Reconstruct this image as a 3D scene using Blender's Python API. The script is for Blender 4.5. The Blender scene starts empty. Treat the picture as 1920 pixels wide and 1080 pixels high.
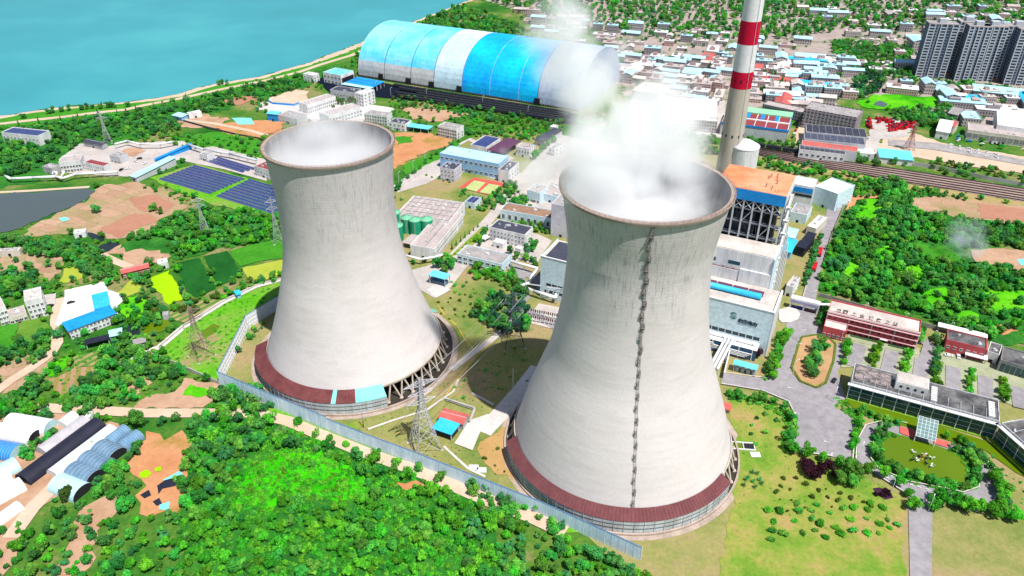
import bpy, bmesh, math, random
import numpy as np
from mathutils import Vector, Matrix
from mathutils.geometry import tessellate_polygon

sc = bpy.context.scene
COL = sc.collection
rnd = random.Random(7)

# ------------------------------------------------------------------ camera, sky, sun, exposure
FPX, PITCH, HC = 1416.0, 0.557, 249.0          # focal length in photo pixels, downward pitch, drone height (m)
cd = bpy.data.cameras.new("camera"); cam = bpy.data.objects.new("camera", cd); COL.objects.link(cam)
cam.location = (0, 0, HC); cam.rotation_euler = (math.pi/2 - PITCH, 0, 0)
cd.sensor_fit = 'HORIZONTAL'; cd.sensor_width = 36; cd.lens = 36*FPX/1920
cd.clip_start = 1; cd.clip_end = 20000
sc.camera = cam
SUN_EL, SUN_AZ = math.radians(63.5), math.radians(-51)      # azimuth of the sun, counter-clockwise from +x
w = bpy.data.worlds.new("World"); sc.world = w; w.use_nodes = True
nt = w.node_tree; bg = nt.nodes['Background']
sky = nt.nodes.new('ShaderNodeTexSky'); sky.sky_type = 'NISHITA'; sky.sun_disc = False
sky.sun_elevation = SUN_EL; sky.sun_rotation = math.radians(141)
sky.air_density = 1.0; sky.dust_density = 0.6; sky.altitude = 100
nt.links.new(sky.outputs[0], bg.inputs[0]); bg.inputs[1].default_value = 0.085
sd = bpy.data.lights.new("sun", 'SUN'); sun = bpy.data.objects.new("sun", sd); COL.objects.link(sun)
sd.energy = 5.0; sd.angle = math.radians(0.5); sd.color = (1.0, 0.96, 0.9)
sdir = Vector((math.cos(SUN_EL)*math.cos(SUN_AZ), math.cos(SUN_EL)*math.sin(SUN_AZ), math.sin(SUN_EL)))
sun.rotation_euler = sdir.to_track_quat('Z', 'Y').to_euler(); sun.location = (0, 0, 600)
sc.view_settings.view_transform = 'Standard'; sc.view_settings.look = 'None'
sc.view_settings.exposure = 0.4; sc.view_settings.gamma = 1.0
cy = sc.cycles
cy.use_denoising = True
cy.max_bounces = 12; cy.diffuse_bounces = 3; cy.glossy_bounces = 2; cy.transmission_bounces = 3
cy.volume_bounces = 10; cy.transparent_max_bounces = 8
cy.volume_step_rate = 0.5; cy.volume_max_steps = 256

# ------------------------------------------------------------------ photo pixel -> place on the ground (or at a height)
_F = np.array([0, math.cos(PITCH), -math.sin(PITCH)]); _R = np.array([1., 0, 0]); _U = np.cross(_R, _F); _C = np.array([0, 0, HC])
def G(p, z=0.0, y=None):
    px, py = p if y is None else (p, y)
    v = _F*FPX + _R*(px-960) - _U*(py-540)
    q = _C + v*(z-HC)/v[2]
    return Vector((q[0], q[1], z))
def PX(P):
    d = np.array(P) - _C; z = d @ _F
    return 960 + FPX*(d @ _R)/z, 540 - FPX*(d @ _U)/z, z
def lin(c):
    return c/12.92 if c <= .04045 else ((c+.055)/1.055)**2.4
def P3(r, g, b, k=0.62):
    return tuple(min(.85, lin(x/255)*k) for x in (r, g, b))

# ------------------------------------------------------------------ materials
MATS = {}
def _new(name):
    m = bpy.data.materials.new(name); m.use_nodes = True
    t = m.node_tree; b = t.nodes['Principled BSDF']
    b.inputs['Specular IOR Level'].default_value = 0.25
    return m, t, b
def N(t, typ, **kw):
    n = t.nodes.new(typ)
    for k, v in kw.items():
        if k.startswith('i_'):
            n.inputs[k[2:].replace('_', ' ')].default_value = v
        else: setattr(n, k, v)
    return n
def ramp(t, fac, stops):
    r = t.nodes.new('ShaderNodeValToRGB'); e = r.color_ramp.elements
    while len(e) < len(stops): e.new(.5)
    for x, (p, c) in zip(e, stops):
        x.position = p; x.color = tuple(c)+(1,) if len(c) == 3 else c
    t.links.new(fac, r.inputs[0]); return r.outputs[0]
def mixc(t, fac, a, b, mode='MIX'):
    n = t.nodes.new('ShaderNodeMix'); n.data_type = 'RGBA'; n.blend_type = mode
    for s, v in ((n.inputs[0], fac), (n.inputs[6], a), (n.inputs[7], b)):
        if hasattr(v, 'links'): t.links.new(v, s)
        elif isinstance(v, (int, float)): s.default_value = v
        else: s.default_value = tuple(v)+(1,) if len(v) == 3 else v
    return n.outputs[2]
def noise(t, vec, scale, detail=4, rough=.6, out=0):
    n = N(t, 'ShaderNodeTexNoise'); n.inputs['Scale'].default_value = scale
    n.inputs['Detail'].default_value = detail; n.inputs['Roughness'].default_value = rough
    t.links.new(vec, n.inputs['Vector']); return n.outputs[out]
def world(t): return t.nodes.new('ShaderNodeNewGeometry').outputs['Position']
def objco(t): return t.nodes.new('ShaderNodeTexCoord').outputs['Object']

def mat(name, col, col2=None, scale=.15, rough=.85, metal=0, spec=None, streak=False, loc=False, bump=0, fine=.2):
    """a surface whose colour wanders between two tones (large patches plus a fine grain)"""
    if name in MATS: return MATS[name]
    m, t, b = _new(name)
    if col2 is None: col2 = tuple(c*.78 for c in col)
    v = objco(t) if loc else world(t)
    if streak:
        mp = N(t, 'ShaderNodeMapping'); mp.inputs['Scale'].default_value = (1, 1, .12); t.links.new(v, mp.inputs[0]); v = mp.outputs[0]
    n1 = noise(t, v, scale, 5, .65)
    c = ramp(t, n1, [(.38, col2), (.62, col)])
    if fine:
        n2 = noise(t, v, scale*9, 3, .7)
        g = ramp(t, n2, [(.3, (1-fine,)*3), (.7, (1+fine*.6,)*3)])
        c = mixc(t, 1.0, c, g, 'MULTIPLY')
    t.links.new(c, b.inputs['Base Color'])
    b.inputs['Roughness'].default_value = rough; b.inputs['Metallic'].default_value = metal
    if spec is not None: b.inputs['Specular IOR Level'].default_value = spec
    if bump:
        bp = N(t, 'ShaderNodeBump'); bp.inputs['Strength'].default_value = bump; bp.inputs['Distance'].default_value = .6
        t.links.new(noise(t, v, scale*6, 4, .7), bp.inputs['Height']); t.links.new(bp.outputs[0], b.inputs['Normal'])
    MATS[name] = m; return m

def mat_ground(name, stops, scale, fine_scale=.35, fine=.3, rough=.95):
    """soil / grass mosaic: colour ramp over a distorted noise, with a fine tufty grain"""
    if name in MATS: return MATS[name]
    m, t, b = _new(name); v = world(t)
    n1 = noise(t, v, scale, 7, .68)
    c = ramp(t, n1, stops)
    n2 = noise(t, v, fine_scale, 4, .75)
    g = ramp(t, n2, [(.25, (1-fine,)*3), (.75, (1+fine*.5,)*3)])
    c = mixc(t, 1.0, c, g, 'MULTIPLY')
    t.links.new(c, b.inputs['Base Color']); b.inputs['Roughness'].default_value = rough
    bp = N(t, 'ShaderNodeBump'); bp.inputs['Strength'].default_value = .5; bp.inputs['Distance'].default_value = .4
    t.links.new(n2, bp.inputs['Height']); t.links.new(bp.outputs[0], b.inputs['Normal'])
    b.inputs['Specular IOR Level'].default_value = .1
    MATS[name] = m; return m

def mat_rows(name, a, c2, period, ang, noise_amt=1.2, scale=.08, rough=.95):
    """planted or panelled rows: stripes across the direction ang (degrees)"""
    if name in MATS: return MATS[name]
    m, t, b = _new(name); v = world(t)
    mp = N(t, 'ShaderNodeMapping'); mp.inputs['Rotation'].default_value = (0, 0, math.radians(ang)); t.links.new(v, mp.inputs[0])
    wv = N(t, 'ShaderNodeTexWave'); wv.inputs['Scale'].default_value = 2*math.pi/period/20*1.0
    wv.inputs['Distortion'].default_value = noise_amt; wv.inputs['Detail Scale'].default_value = .4
    t.links.new(mp.outputs[0], wv.inputs[0])
    n1 = noise(t, v, scale, 5)
    base = ramp(t, n1, [(.35, tuple(x*.75 for x in a)), (.65, a)])
    f = ramp(t, wv.outputs['Fac'], [(.35, (0, 0, 0)), (.6, (1, 1, 1))])
    c = mixc(t, f, base, c2)
    t.links.new(c, b.inputs['Base Color']); b.inputs['Roughness'].default_value = rough
    MATS[name] = m; return m

def mat_leaf(name, dark, light, hue=.03):
    if name in MATS: return MATS[name]
    m, t, b = _new(name)
    at = N(t, 'ShaderNodeAttribute'); at.attribute_name = 'tone'
    c = ramp(t, at.outputs['Fac'], [(0, dark), (1, light)])
    oi = N(t, 'ShaderNodeObjectInfo')
    hs = N(t, 'ShaderNodeHueSaturation')
    mr = N(t, 'ShaderNodeMapRange'); mr.inputs['To Min'].default_value = .5-hue; mr.inputs['To Max'].default_value = .5+hue
    mv = N(t, 'ShaderNodeMapRange'); mv.inputs['To Min'].default_value = .62; mv.inputs['To Max'].default_value = 1.35
    t.links.new(oi.outputs['Random'], mr.inputs[0])
    wn = N(t, 'ShaderNodeTexWhiteNoise'); wn.noise_dimensions = '1D'; t.links.new(oi.outputs['Random'], wn.inputs['W'])
    t.links.new(wn.outputs['Value'], mv.inputs[0])
    t.links.new(mr.outputs[0], hs.inputs['Hue']); t.links.new(mv.outputs[0], hs.inputs['Value']); t.links.new(c, hs.inputs['Color'])
    t.links.new(hs.outputs[0], b.inputs['Base Color']); b.inputs['Roughness'].default_value = .75
    b.inputs['Specular IOR Level'].default_value = .15
    tr = N(t, 'ShaderNodeBsdfTranslucent'); t.links.new(hs.outputs[0], tr.inputs[0])
    mx = N(t, 'ShaderNodeMixShader'); mx.inputs[0].default_value = .38
    out = t.nodes['Material Output']
    t.links.new(b.outputs[0], mx.inputs[1]); t.links.new(tr.outputs[0], mx.inputs[2]); t.links.new(mx.outputs[0], out.inputs[0])
    MATS[name] = m; return m

def mat_windowed(name, wall, win, sx, sz, fx=.5, fz=.5, off=0.0):
    """far facade: openings in the wall in a regular grid (object space)"""
    if name in MATS: return MATS[name]
    m, t, b = _new(name); v = objco(t)
    sp = N(t, 'ShaderNodeSeparateXYZ'); t.links.new(v, sp.inputs[0])
    def M_(op, a, bb=None):
        n = N(t, 'ShaderNodeMath'); n.operation = op
        for i, x in enumerate((a, bb)):
            if x is None: continue
            if hasattr(x, 'links'): t.links.new(x, n.inputs[i])
            else: n.inputs[i].default_value = x
        return n.outputs[0]
    xy = M_('ADD', sp.outputs[0], sp.outputs[1])
    a = M_('LESS_THAN', M_('FRACT', M_('DIVIDE', xy, sx)), fx)
    c = M_('LESS_THAN', M_('FRACT', M_('DIVIDE', M_('ADD', sp.outputs[2], off), sz)), fz)
    f = M_('MULTIPLY', a, c)
    n1 = noise(t, v, .2, 4)
    wc = ramp(t, n1, [(.3, tuple(x*.8 for x in wall)), (.7, wall)])
    t.links.new(mixc(t, f, wc, win), b.inputs['Base Color']); b.inputs['Roughness'].default_value = .7
    MATS[name] = m; return m

W = dict(
 white=mat('white_wall', (.76, .755, .75), (.58, .575, .575), .14, streak=True), cream=mat('cream_wall', (.66, .6, .52), (.55, .5, .44), .1),
 palewall=mat('pale_blue_wall', (.62, .76, .82), (.54, .68, .75), .06), bluewall=mat('light_blue_wall', (.30, .52, .76), (.25, .45, .68), .08),
 lilac=mat('lilac_wall', (.62, .6, .68), (.52, .5, .58), .08), greywall=mat('grey_wall', (.42, .42, .43), (.33, .33, .34), .12),
 red=mat('red_wall', (.52, .085, .10), (.44, .07, .085), .1), dkred=mat('dark_red_wall', (.34, .03, .05), (.28, .025, .045), .1),
 brick=mat('brick_wall', (.38, .17, .12), (.3, .12, .09), .2),
 conc=mat('grey_concrete', (.46, .43, .40), (.36, .34, .32), .15), dkconc=mat('stained_concrete', (.3, .29, .28), (.2, .2, .2), .12),
 r_grey=mat('grey_roof', (.36, .33, .32), (.26, .24, .24), .12, fine=.2), r_dark=mat('dark_roof', (.055, .06, .085), (.04, .045, .07), .2),
 r_mott=mat('mottled_dark_roof', (.045, .045, .05), (.17, .165, .165), .11, fine=.3), r_pink=mat('pinkish_grey_roof', (.46, .39, .37), (.36, .31, .3), .1, fine=.2),
 r_beige=mat('beige_roof', (.60, .53, .485), (.44, .39, .36), .07), r_white=mat('white_roof', (.80, .79, .785), (.62, .61, .61), .07),
 r_cyan=mat('cyan_metal_roof', (.16, .62, .74), (.12, .54, .68), .08, rough=.5), r_blue=mat('blue_metal_roof', (.012, .28, .72), (.01, .22, .6), .08, rough=.5),
 r_lblue=mat('pale_blue_metal_roof', (.42, .72, .80), (.36, .64, .74), .06, rough=.5), r_sky=mat('sky_blue_metal_roof', (.04, .48, .78), (.03, .4, .7), .08, rough=.5),
 r_red=mat('red_metal_roof', (.52, .12, .10), (.42, .09, .08), .15), r_maroon=mat('maroon_roof', (.27, .05, .055), (.21, .04, .045), .2),
 r_orange=mat('orange_roof', (.80, .20, .085), (.80, .33, .19), .06, fine=.14), r_brown=mat('rusty_brown_roof', (.34, .19, .12), (.22, .14, .1), .3, fine=.3),
 r_green=mat('pale_green_metal_roof', (.28, .66, .36), (.24, .58, .33), .06), r_solar=mat('solar_panels', (.030, .042, .15), (.042, .056, .18), .4, rough=.25, spec=.5),
 r_purple=mat('purple_solar_roof', (.13, .045, .09), (.1, .035, .075), .3, rough=.4),
 teal=mat('teal_panel', (.20, .66, .60), (.17, .58, .54), .1), glass=mat('dark_glass', (.01, .02, .025), (.015, .035, .04), .3, rough=.12, spec=.6, fine=0),
 teglass=mat('teal_glass', (.01, .05, .06), (.02, .08, .09), .15, rough=.15, spec=.6), blglass=mat('blue_glass', (.01, .07, .17), (.02, .11, .22), .15, rough=.15, spec=.6),
 steel=mat('pale_steel', (.5, .52, .55), (.42, .44, .47), .3, rough=.55), wsteel=mat('white_steel', (.75, .75, .76), (.66, .66, .67), .3, rough=.5),
 dark=mat('dark_void', (.012, .013, .016), (.018, .02, .024), .3), black=mat('black_sheet', (.014, .016, .03), (.02, .022, .04), .2, rough=.6),
 asphalt=mat('asphalt', (.29, .27, .285), (.235, .22, .232), .03, fine=.2), concpave=mat('concrete_paving', (.47, .42, .39), (.38, .345, .325), .06, fine=.12),
 paleconc=mat('pale_concrete_paving', (.58, .53, .50), (.49, .45, .425), .05), whitepave=mat('white_concrete_yard', (.70, .68, .67), (.58, .56, .55), .06),
 line=mat('white_paint', (.8, .8, .8)), redpaint=mat('red_paint', (.58, .01, .05), (.52, .01, .045), .1), coal=mat('coal', (.012, .013, .016), (.02, .021, .024), .8),
 carblack=mat('black_paint', (.02, .02, .025), rough=.3), carwhite=mat('white_car_paint', (.75, .75, .75), rough=.3), carred=mat('red_car_paint', (.6, .01, .02), rough=.3), carblue=mat('blue_car_paint', (.04, .2, .5), rough=.3),
 ltgreen=mat('green_tank_paint', (.02, .33, .17), (.018, .28, .15), .2, rough=.5), ltgreentop=mat('green_tank_top', (.16, .55, .30), (.13, .48, .27), .2, rough=.5),
 trunk=mat('bark', (.12, .085, .06), (.08, .06, .045), 1.5), yellow=mat('yellow_pipe_paint', (.75, .55, .05)),
 plast=mat('white_film', (.80, .80, .81), (.72, .74, .76), .2, rough=.5), plastb=mat('blue_film', (.10, .22, .36), (.15, .28, .41), .25, rough=.35), plastg=mat('grey_film', (.48, .45, .47), (.4, .37, .4), .3, rough=.5),
 plastc=mat('aqua_film', (.45, .70, .72), (.4, .62, .66), .2, rough=.4), bluetarp=mat('blue_tarp', (.03, .24, .62), (.025, .2, .52), .2, rough=.5),
 grey2=mat('light_grey_wall', (.55, .55, .57), (.45, .45, .47), .1),
)
# ------------------------------------------------------------------ mesh building
class MB:
    def __init__(s): s.v, s.f, s.m, s.sm = [], [], [], []
    def add(s, vs, fs, mi=0, smooth=False):
        o = len(s.v); s.v += [tuple(x) for x in vs]
        for f in fs: s.f.append(tuple(i+o for i in f)); s.m.append(mi); s.sm.append(smooth)
        return s
    def quad(s, a, b, c, d, mi=0): return s.add([a, b, c, d], [(0, 1, 2, 3)], mi)
    def box(s, x0, x1, y0, y1, z0, z1, mi=0, bottom=True):
        vs = [(x0,y0,z0),(x1,y0,z0),(x1,y1,z0),(x0,y1,z0),(x0,y0,z1),(x1,y0,z1),(x1,y1,z1),(x0,y1,z1)]
        fs = [(4,5,6,7),(0,1,5,4),(1,2,6,5),(2,3,7,6),(3,0,4,7)]
        if bottom: fs.append((3,2,1,0))
        s.add(vs, fs, mi); return s
    def bar(s, p, q, r, mi=0, n=4):
        p, q = Vector(p), Vector(q); d = (q-p)
        if d.length < 1e-6: return s
        d.normalize(); a = d.orthogonal().normalized(); b = d.cross(a)
        vs = []
        for e in (p, q):
            for k in range(n):
                t = 2*math.pi*(k+.5)/n; vs.append(e + a*(r*math.cos(t)) + b*(r*math.sin(t)))
        fs = [(k, (k+1) % n, n+(k+1) % n, n+k) for k in range(n)] + [tuple(range(n))[::-1], tuple(range(n, 2*n))]
        s.add(vs, fs, mi, n > 6); return s
    def path(s, pts, r, mi=0, n=6):
        for a, b in zip(pts[:-1], pts[1:]): s.bar(a, b, r, mi, n)
        return s
    def lathe(s, prof, n=48, a0=0, a1=2*math.pi, mi=0, smooth=True, close=True, c=(0, 0)):
        full = abs(a1-a0-2*math.pi) < 1e-6; k = n if full else n+1
        vs = [(c[0]+r*math.cos(a0+(a1-a0)*i/n), c[1]+r*math.sin(a0+(a1-a0)*i/n), z) for r, z in prof for i in range(k)]
        fs = []
        for j in range(len(prof)-1):
            for i in range(n):
                i2 = (i+1) % k
                fs.append((j*k+i, j*k+i2, (j+1)*k+i2, (j+1)*k+i))
        s.add(vs, fs, mi, smooth); return s
    def prism(s, pts, z0, z1, mi=0, mtop=None):
        n = len(pts); vs = [(x, y, z0) for x, y in pts] + [(x, y, z1) for x, y in pts]
        s.add(vs, [(i, (i+1) % n, n+(i+1) % n, n+i) for i in range(n)], mi)
        s.flat([(x, y) for x, y in pts], z1, mi if mtop is None else mtop); return s
    def flat(s, pts, z, mi=0):
        tri = tessellate_polygon([[Vector((x, y, 0)) for x, y in pts]])
        out = []
        for t in tri:
            a, b, c = (pts[i] for i in t)
            if (b[0]-a[0])*(c[1]-a[1])-(b[1]-a[1])*(c[0]-a[0]) < 0: t = t[::-1]
            out.append(tuple(t))
        s.add([(x, y, z) for x, y in pts], out, mi); return s
    def build(s, name, mats, parent=None, label=None, cat=None, group=None, kind=None, loc=None):
        me = bpy.data.meshes.new(name); me.from_pydata(s.v, [], s.f)
        if not isinstance(mats, (list, tuple)): mats = [mats]
        for m in mats: me.materials.append(W[m] if isinstance(m, str) else m)
        me.polygons.foreach_set('material_index', s.m); me.polygons.foreach_set('use_smooth', s.sm)
        me.update()
        o = bpy.data.objects.new(name, me); COL.objects.link(o)
        if parent is not None: o.parent = parent
        if loc is not None: o.location = loc
        return tag(o, label, cat, group, kind)
def tag(o, label=None, cat=None, group=None, kind=None):
    if label: o['label'] = label
    if cat: o['category'] = cat
    if group: o['group'] = group
    if kind: o['kind'] = kind
    return o
def thing(name, label, cat, loc=(0, 0, 0), rz=0, group=None):
    o = bpy.data.objects.new(name, None); COL.objects.link(o)
    o.location = loc; o.rotation_euler = (0, 0, rz); o.empty_display_size = 1
    return tag(o, label, cat, group)
def dup(root, loc, rz=0, scale=None, label=None, group=None):
    def cp(o, par):
        c = o.copy(); COL.objects.link(c)
        if par is not None: c.parent = par
        for ch in list(o.children): cp(ch, c)
        return c
    r = cp(root, None); r.location = loc; r.rotation_euler = (0, 0, rz)
    if scale is not None: r.scale = scale if isinstance(scale, tuple) else (scale,)*3
    if label: r['label'] = label
    if group: r['group'] = group
    return r

FOOT = []     # building footprints, so that no tree grows through a wall
OPENP = []    # bare fields, plots, yards and roads, kept free of wild growth
def blocked(x, y, m=1.5, lists=None):
    for pts, c, R in (FOOT if lists is None else lists):
        if (x-c[0])**2+(y-c[1])**2 > (R+m)**2: continue
        inside = False; j = len(pts)-1
        for i in range(len(pts)):
            xi, yi = pts[i]; xj, yj = pts[j]
            if (yi > y) != (yj > y) and x < (xj-xi)*(y-yi)/(yj-yi)+xi: inside = not inside
            j = i
        if inside: return True
    return False
def keep_open(pts):
    cx = sum(p[0] for p in pts)/len(pts); cy_ = sum(p[1] for p in pts)/len(pts)
    OPENP.append((pts, (cx, cy_), max(math.hypot(x-cx, y-cy_) for x, y in pts)))
POND_PTS = []
CLEAR = []     # grassy clearings inside the woods
GROWN = ('woodland_floor', 'plant_lawn', 'shore_verge', 'weedy_ground', 'scrub_verge', 'town_ground', 'bright_grass', 'rail_verge', 'shed_verge', 'clearing', 'river_sand', 'meadow')
def foot(pts, grow=1.5):
    cx = sum(p[0] for p in pts)/len(pts); cy_ = sum(p[1] for p in pts)/len(pts)
    q = []
    for x, y in pts:
        d = math.hypot(x-cx, y-cy_) or 1; q.append((x+(x-cx)/d*grow, y+(y-cy_)/d*grow))
    FOOT.append((q, (cx, cy_), max(math.hypot(x-cx, y-cy_) for x, y in q)))

# ------------------------------------------------------------------ ground patches
def rough_poly(pts, step, amp, seed=0):
    r = random.Random(seed); out = []
    for (x0, y0), (x1, y1) in zip(pts, pts[1:]+pts[:1]):
        L = math.hypot(x1-x0, y1-y0); n = max(1, int(L/step)); nx, ny = -(y1-y0)/(L or 1), (x1-x0)/(L or 1)
        for i in range(n):
            t = i/n; a = r.gauss(0, amp) if i else r.gauss(0, amp*.3)
            out.append((x0+(x1-x0)*t+nx*a, y0+(y1-y0)*t+ny*a))
    return out
LAYER = [0]
def patch(name, m, pts, layer=1, rough=0, step=4, seed=None):
    g = [tuple(G(p)[:2]) for p in pts]
    if rough: g = rough_poly(g, step, rough, seed if seed is not None else int(pts[0][0]*7+pts[0][1]))
    if name not in GROWN: keep_open(g)
    if name in ('fountain_pond', 'algae_pond', 'moat_water'): POND_PTS.append(g)
    if name in ('bright_grass', 'meadow', 'clearing'): CLEAR.append((g, (sum(p[0] for p in g)/len(g), sum(p[1] for p in g)/len(g)), 400.0))
    LAYER[0] += 1
    z = layer*.15 + LAYER[0]*.0008
    return MB().flat(g, z).build(name, m, kind='structure')
def strip(name, m, line, width, layer=2, closed=False, z=None):
    """a path or road of constant width along a line of photo points"""
    g = [Vector(G(p)[:2]) for p in line]
    L, Rr = [], []
    for i, p in enumerate(g):
        a = g[i-1] if i else p; b = g[i+1] if i < len(g)-1 else p
        d = (b-a).normalized(); n = Vector((-d.y, d.x))
        L.append(tuple(p+n*width/2)); Rr.append(tuple(p-n*width/2))
    LAYER[0] += 1
    z = layer*.15 + LAYER[0]*.0008 if z is None else z
    keep_open(L+Rr[::-1])
    mb = MB(); n = len(g)
    mb.add([(x, y, z) for x, y in L]+[(x, y, z) for x, y in Rr], [(n+i, n+i+1, i+1, i) for i in range(n-1)])
    return mb.build(name, m, kind='structure')
# ------------------------------------------------------------------ the setting: land, water, fields, roads
g_dirt = P3(214,172,140); g_dirt2 = P3(196,150,120); g_olive = P3(176,176,84); g_green = P3(70,150,40); g_dk = P3(30,92,36)
base_m = mat_ground('scrub_land', [(.3, P3(30,100,30)), (.43, P3(66,134,44)), (.53, P3(110,150,60)), (.6, P3(176,160,112)), (.68, P3(90,146,54)), (.8, P3(50,120,40))], .016, .4, .42)
MB().add([(-4000,-300,0),(4000,-300,0),(4000,9000,0),(-4000,9000,0)], [(0,1,2,3)]).build('ground', base_m, kind='structure')
m_lawn = mat_ground('dry_lawn', [(.28, P3(90,136,58)), (.42, P3(142,156,82)), (.52, P3(172,168,104)), (.62, P3(190,166,124)), (.75, P3(122,152,74))], .022, .5, .22)
m_lawn2 = mat_ground('green_lawn', [(.28, P3(98,156,48)), (.44, P3(136,172,62)), (.54, P3(172,176,86)), (.64, P3(198,170,112)), (.76, P3(116,166,54))], .045, .5, .24)
m_wood = mat_ground('forest_floor', [(.3, P3(34,104,38)), (.5, P3(56,136,48)), (.7, P3(84,164,56))], .05, .5, .4)
m_bright = mat_ground('bright_grass', [(.28, P3(40,140,20)), (.45, P3(84,205,16)), (.6, P3(120,225,30)), (.75, P3(160,190,80))], .03, .5, .28)
m_weeds = mat_ground('weedy_ground', [(.25, P3(50,150,26)), (.45, P3(110,200,36)), (.56, P3(140,190,70)), (.66, P3(186,166,120)), (.8, P3(90,170,40))], .025, .4, .35)
m_dirt = mat_ground('bare_soil', [(.3, P3(190,146,116)), (.5, P3(220,180,150)), (.65, P3(200,156,122)), (.8, P3(160,150,90))], .03, .4, .16)
m_red = mat_ground('reddish_soil', [(.3, P3(188,128,104)), (.5, P3(206,150,124)), (.8, P3(180,128,100))], .03, .5, .12)
m_orange = mat_ground('orange_soil', [(.3, P3(214,140,90)), (.5, P3(230,166,120)), (.62, P3(190,150,80)), (.75, P3(120,170,50))], .03, .4, .15)
m_sand = mat_ground('pale_sand', [(.3, P3(226,196,166)), (.6, P3(240,216,192)), (.8, P3(200,176,140))], .04, .4, .12)
m_paddy = mat_ground('dark_paddy', [(.3, P3(24,92,34)), (.6, P3(40,116,44)), (.8, P3(30,100,30))], .05, .8, .22)
m_paddy2 = mat_ground('grass_plot', [(.3, P3(60,150,34)), (.6, P3(84,170,46)), (.8, P3(60,140,40))], .06, .7, .25)
m_lime = mat_ground('lime_plot', [(.3, P3(168,226,8)), (.6, P3(186,240,14)), (.8, P3(150,214,20))], .05, .6, .1)
m_yg = mat_ground('yellow_green_plot', [(.3, P3(176,196,60)), (.6, P3(196,206,80)), (.8, P3(150,190,50))], .06, .6, .15)
m_beds = mat_rows('garden_beds', P3(196,176,120), P3(96,150,56), 4.5, 35)
m_beds2 = mat_rows('tilled_beds', P3(208,166,130), P3(160,150,80), 5, -20)

def water_mat(name, col, col2, rough=.12):
    m, t, b = _new(name); v = world(t)
    t.links.new(ramp(t, noise(t, v, .0035, 6, .6), [(.32, tuple(x*.86 for x in col2)), (.5, col2), (.68, col)]), b.inputs['Base Color'])  # broad tone wander; glare variation is painted into the water colour too
    b.inputs['Roughness'].default_value = rough; b.inputs['Specular IOR Level'].default_value = .35
    bp = N(t, 'ShaderNodeBump'); bp.inputs['Strength'].default_value = .12; bp.inputs['Distance'].default_value = .3
    t.links.new(noise(t, v, .35, 4, .6), bp.inputs['Height']); t.links.new(bp.outputs[0], b.inputs['Normal'])
    return m
m_river = water_mat('turquoise_river_water', P3(84,190,196,.62), P3(66,174,184,.62), .35)
m_pond = water_mat('grey_pond_water', P3(116,126,128,.55), P3(100,112,112,.55), .2)
m_algae = water_mat('algae_green_water', P3(118,144,16,.75), P3(98,126,14,.75), .16)
m_dkpond = water_mat('dark_pond_water', (.012,.02,.03), (.016,.026,.03), .1)

SHORE = [(-60,230),(0,217),(60,209),(120,200),(170,197),(240,191),(300,183),(345,173),(372,164),(400,158),(440,151),(490,143),(530,131),(575,119),(640,95),(720,60),(830,20),(930,-20),(1050,-70)]
patch('river_sand', m_sand, SHORE + [(1060,-62),(850,14),(735,62),(655,97),(583,122),(536,134),(496,147),(443,155),(403,161.5),(376,169),(342,181),(300,188),(243,194),(172,199.5),(60,212),(-60,234)], 1, 1.5)
foot([tuple(G(p)[:2]) for p in SHORE+[(1000,-110),(-1500,-110),(-1200,230)]], 0)
patch('river_water', m_river, SHORE + [(1000,-110),(-1500,-110),(-1200,230)], 2, 1.2, 8)
patch('woodland_floor', m_wood, [(-60,250),(120,226),(240,212),(330,193),(430,170),(520,150),(590,132),(640,118),(650,128),(570,165),(470,190),(390,216),(300,230),(260,262),(215,275),(150,300),(100,330),(60,345),(-60,355)], 1, 3)
patch('shore_verge', m_paddy2, [(-60,250),(0,239),(60,231),(118,225),(180,217),(237,210),(270,203),(330,192),(420,172),(500,155),(560,140),(660,108),(740,70),(830,22),(735,62),(655,97),(583,122),(536,134),(496,147),(443,155),(403,161.5),(376,169),(342,181),(300,188),(243,194),(172,199.5),(60,212),(-60,234)], 1)
patch('shore_verge', m_paddy2, [(-60,243),(0,227),(120,212),(250,196),(262,203),(230,212),(118,226),(0,240),(-60,256)], 1, 1)
strip('levee_road', m_sand, [(-60,246),(0,233),(60,226),(118,220),(180,212),(237,206),(270,198),(330,187),(420,167),(500,151),(560,136),(600,122),(660,104),(740,66)], 7, 3)
patch('pond_water', m_pond, [(-80,372),(0,365),(60,362),(120,358),(165,355),(177,359),(166,372),(140,386),(90,406),(40,428),(-80,460)], 3, 1)
foot([tuple(G(p)[:2]) for p in [(-80,372),(0,365),(60,362),(120,358),(165,355),(177,359),(166,372),(140,386),(90,406),(40,428),(-80,460)]], 1)
strip('pond_bank', m_sand, [(-80,369),(0,361),(60,358),(120,354),(168,351)], 4, 2)
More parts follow.
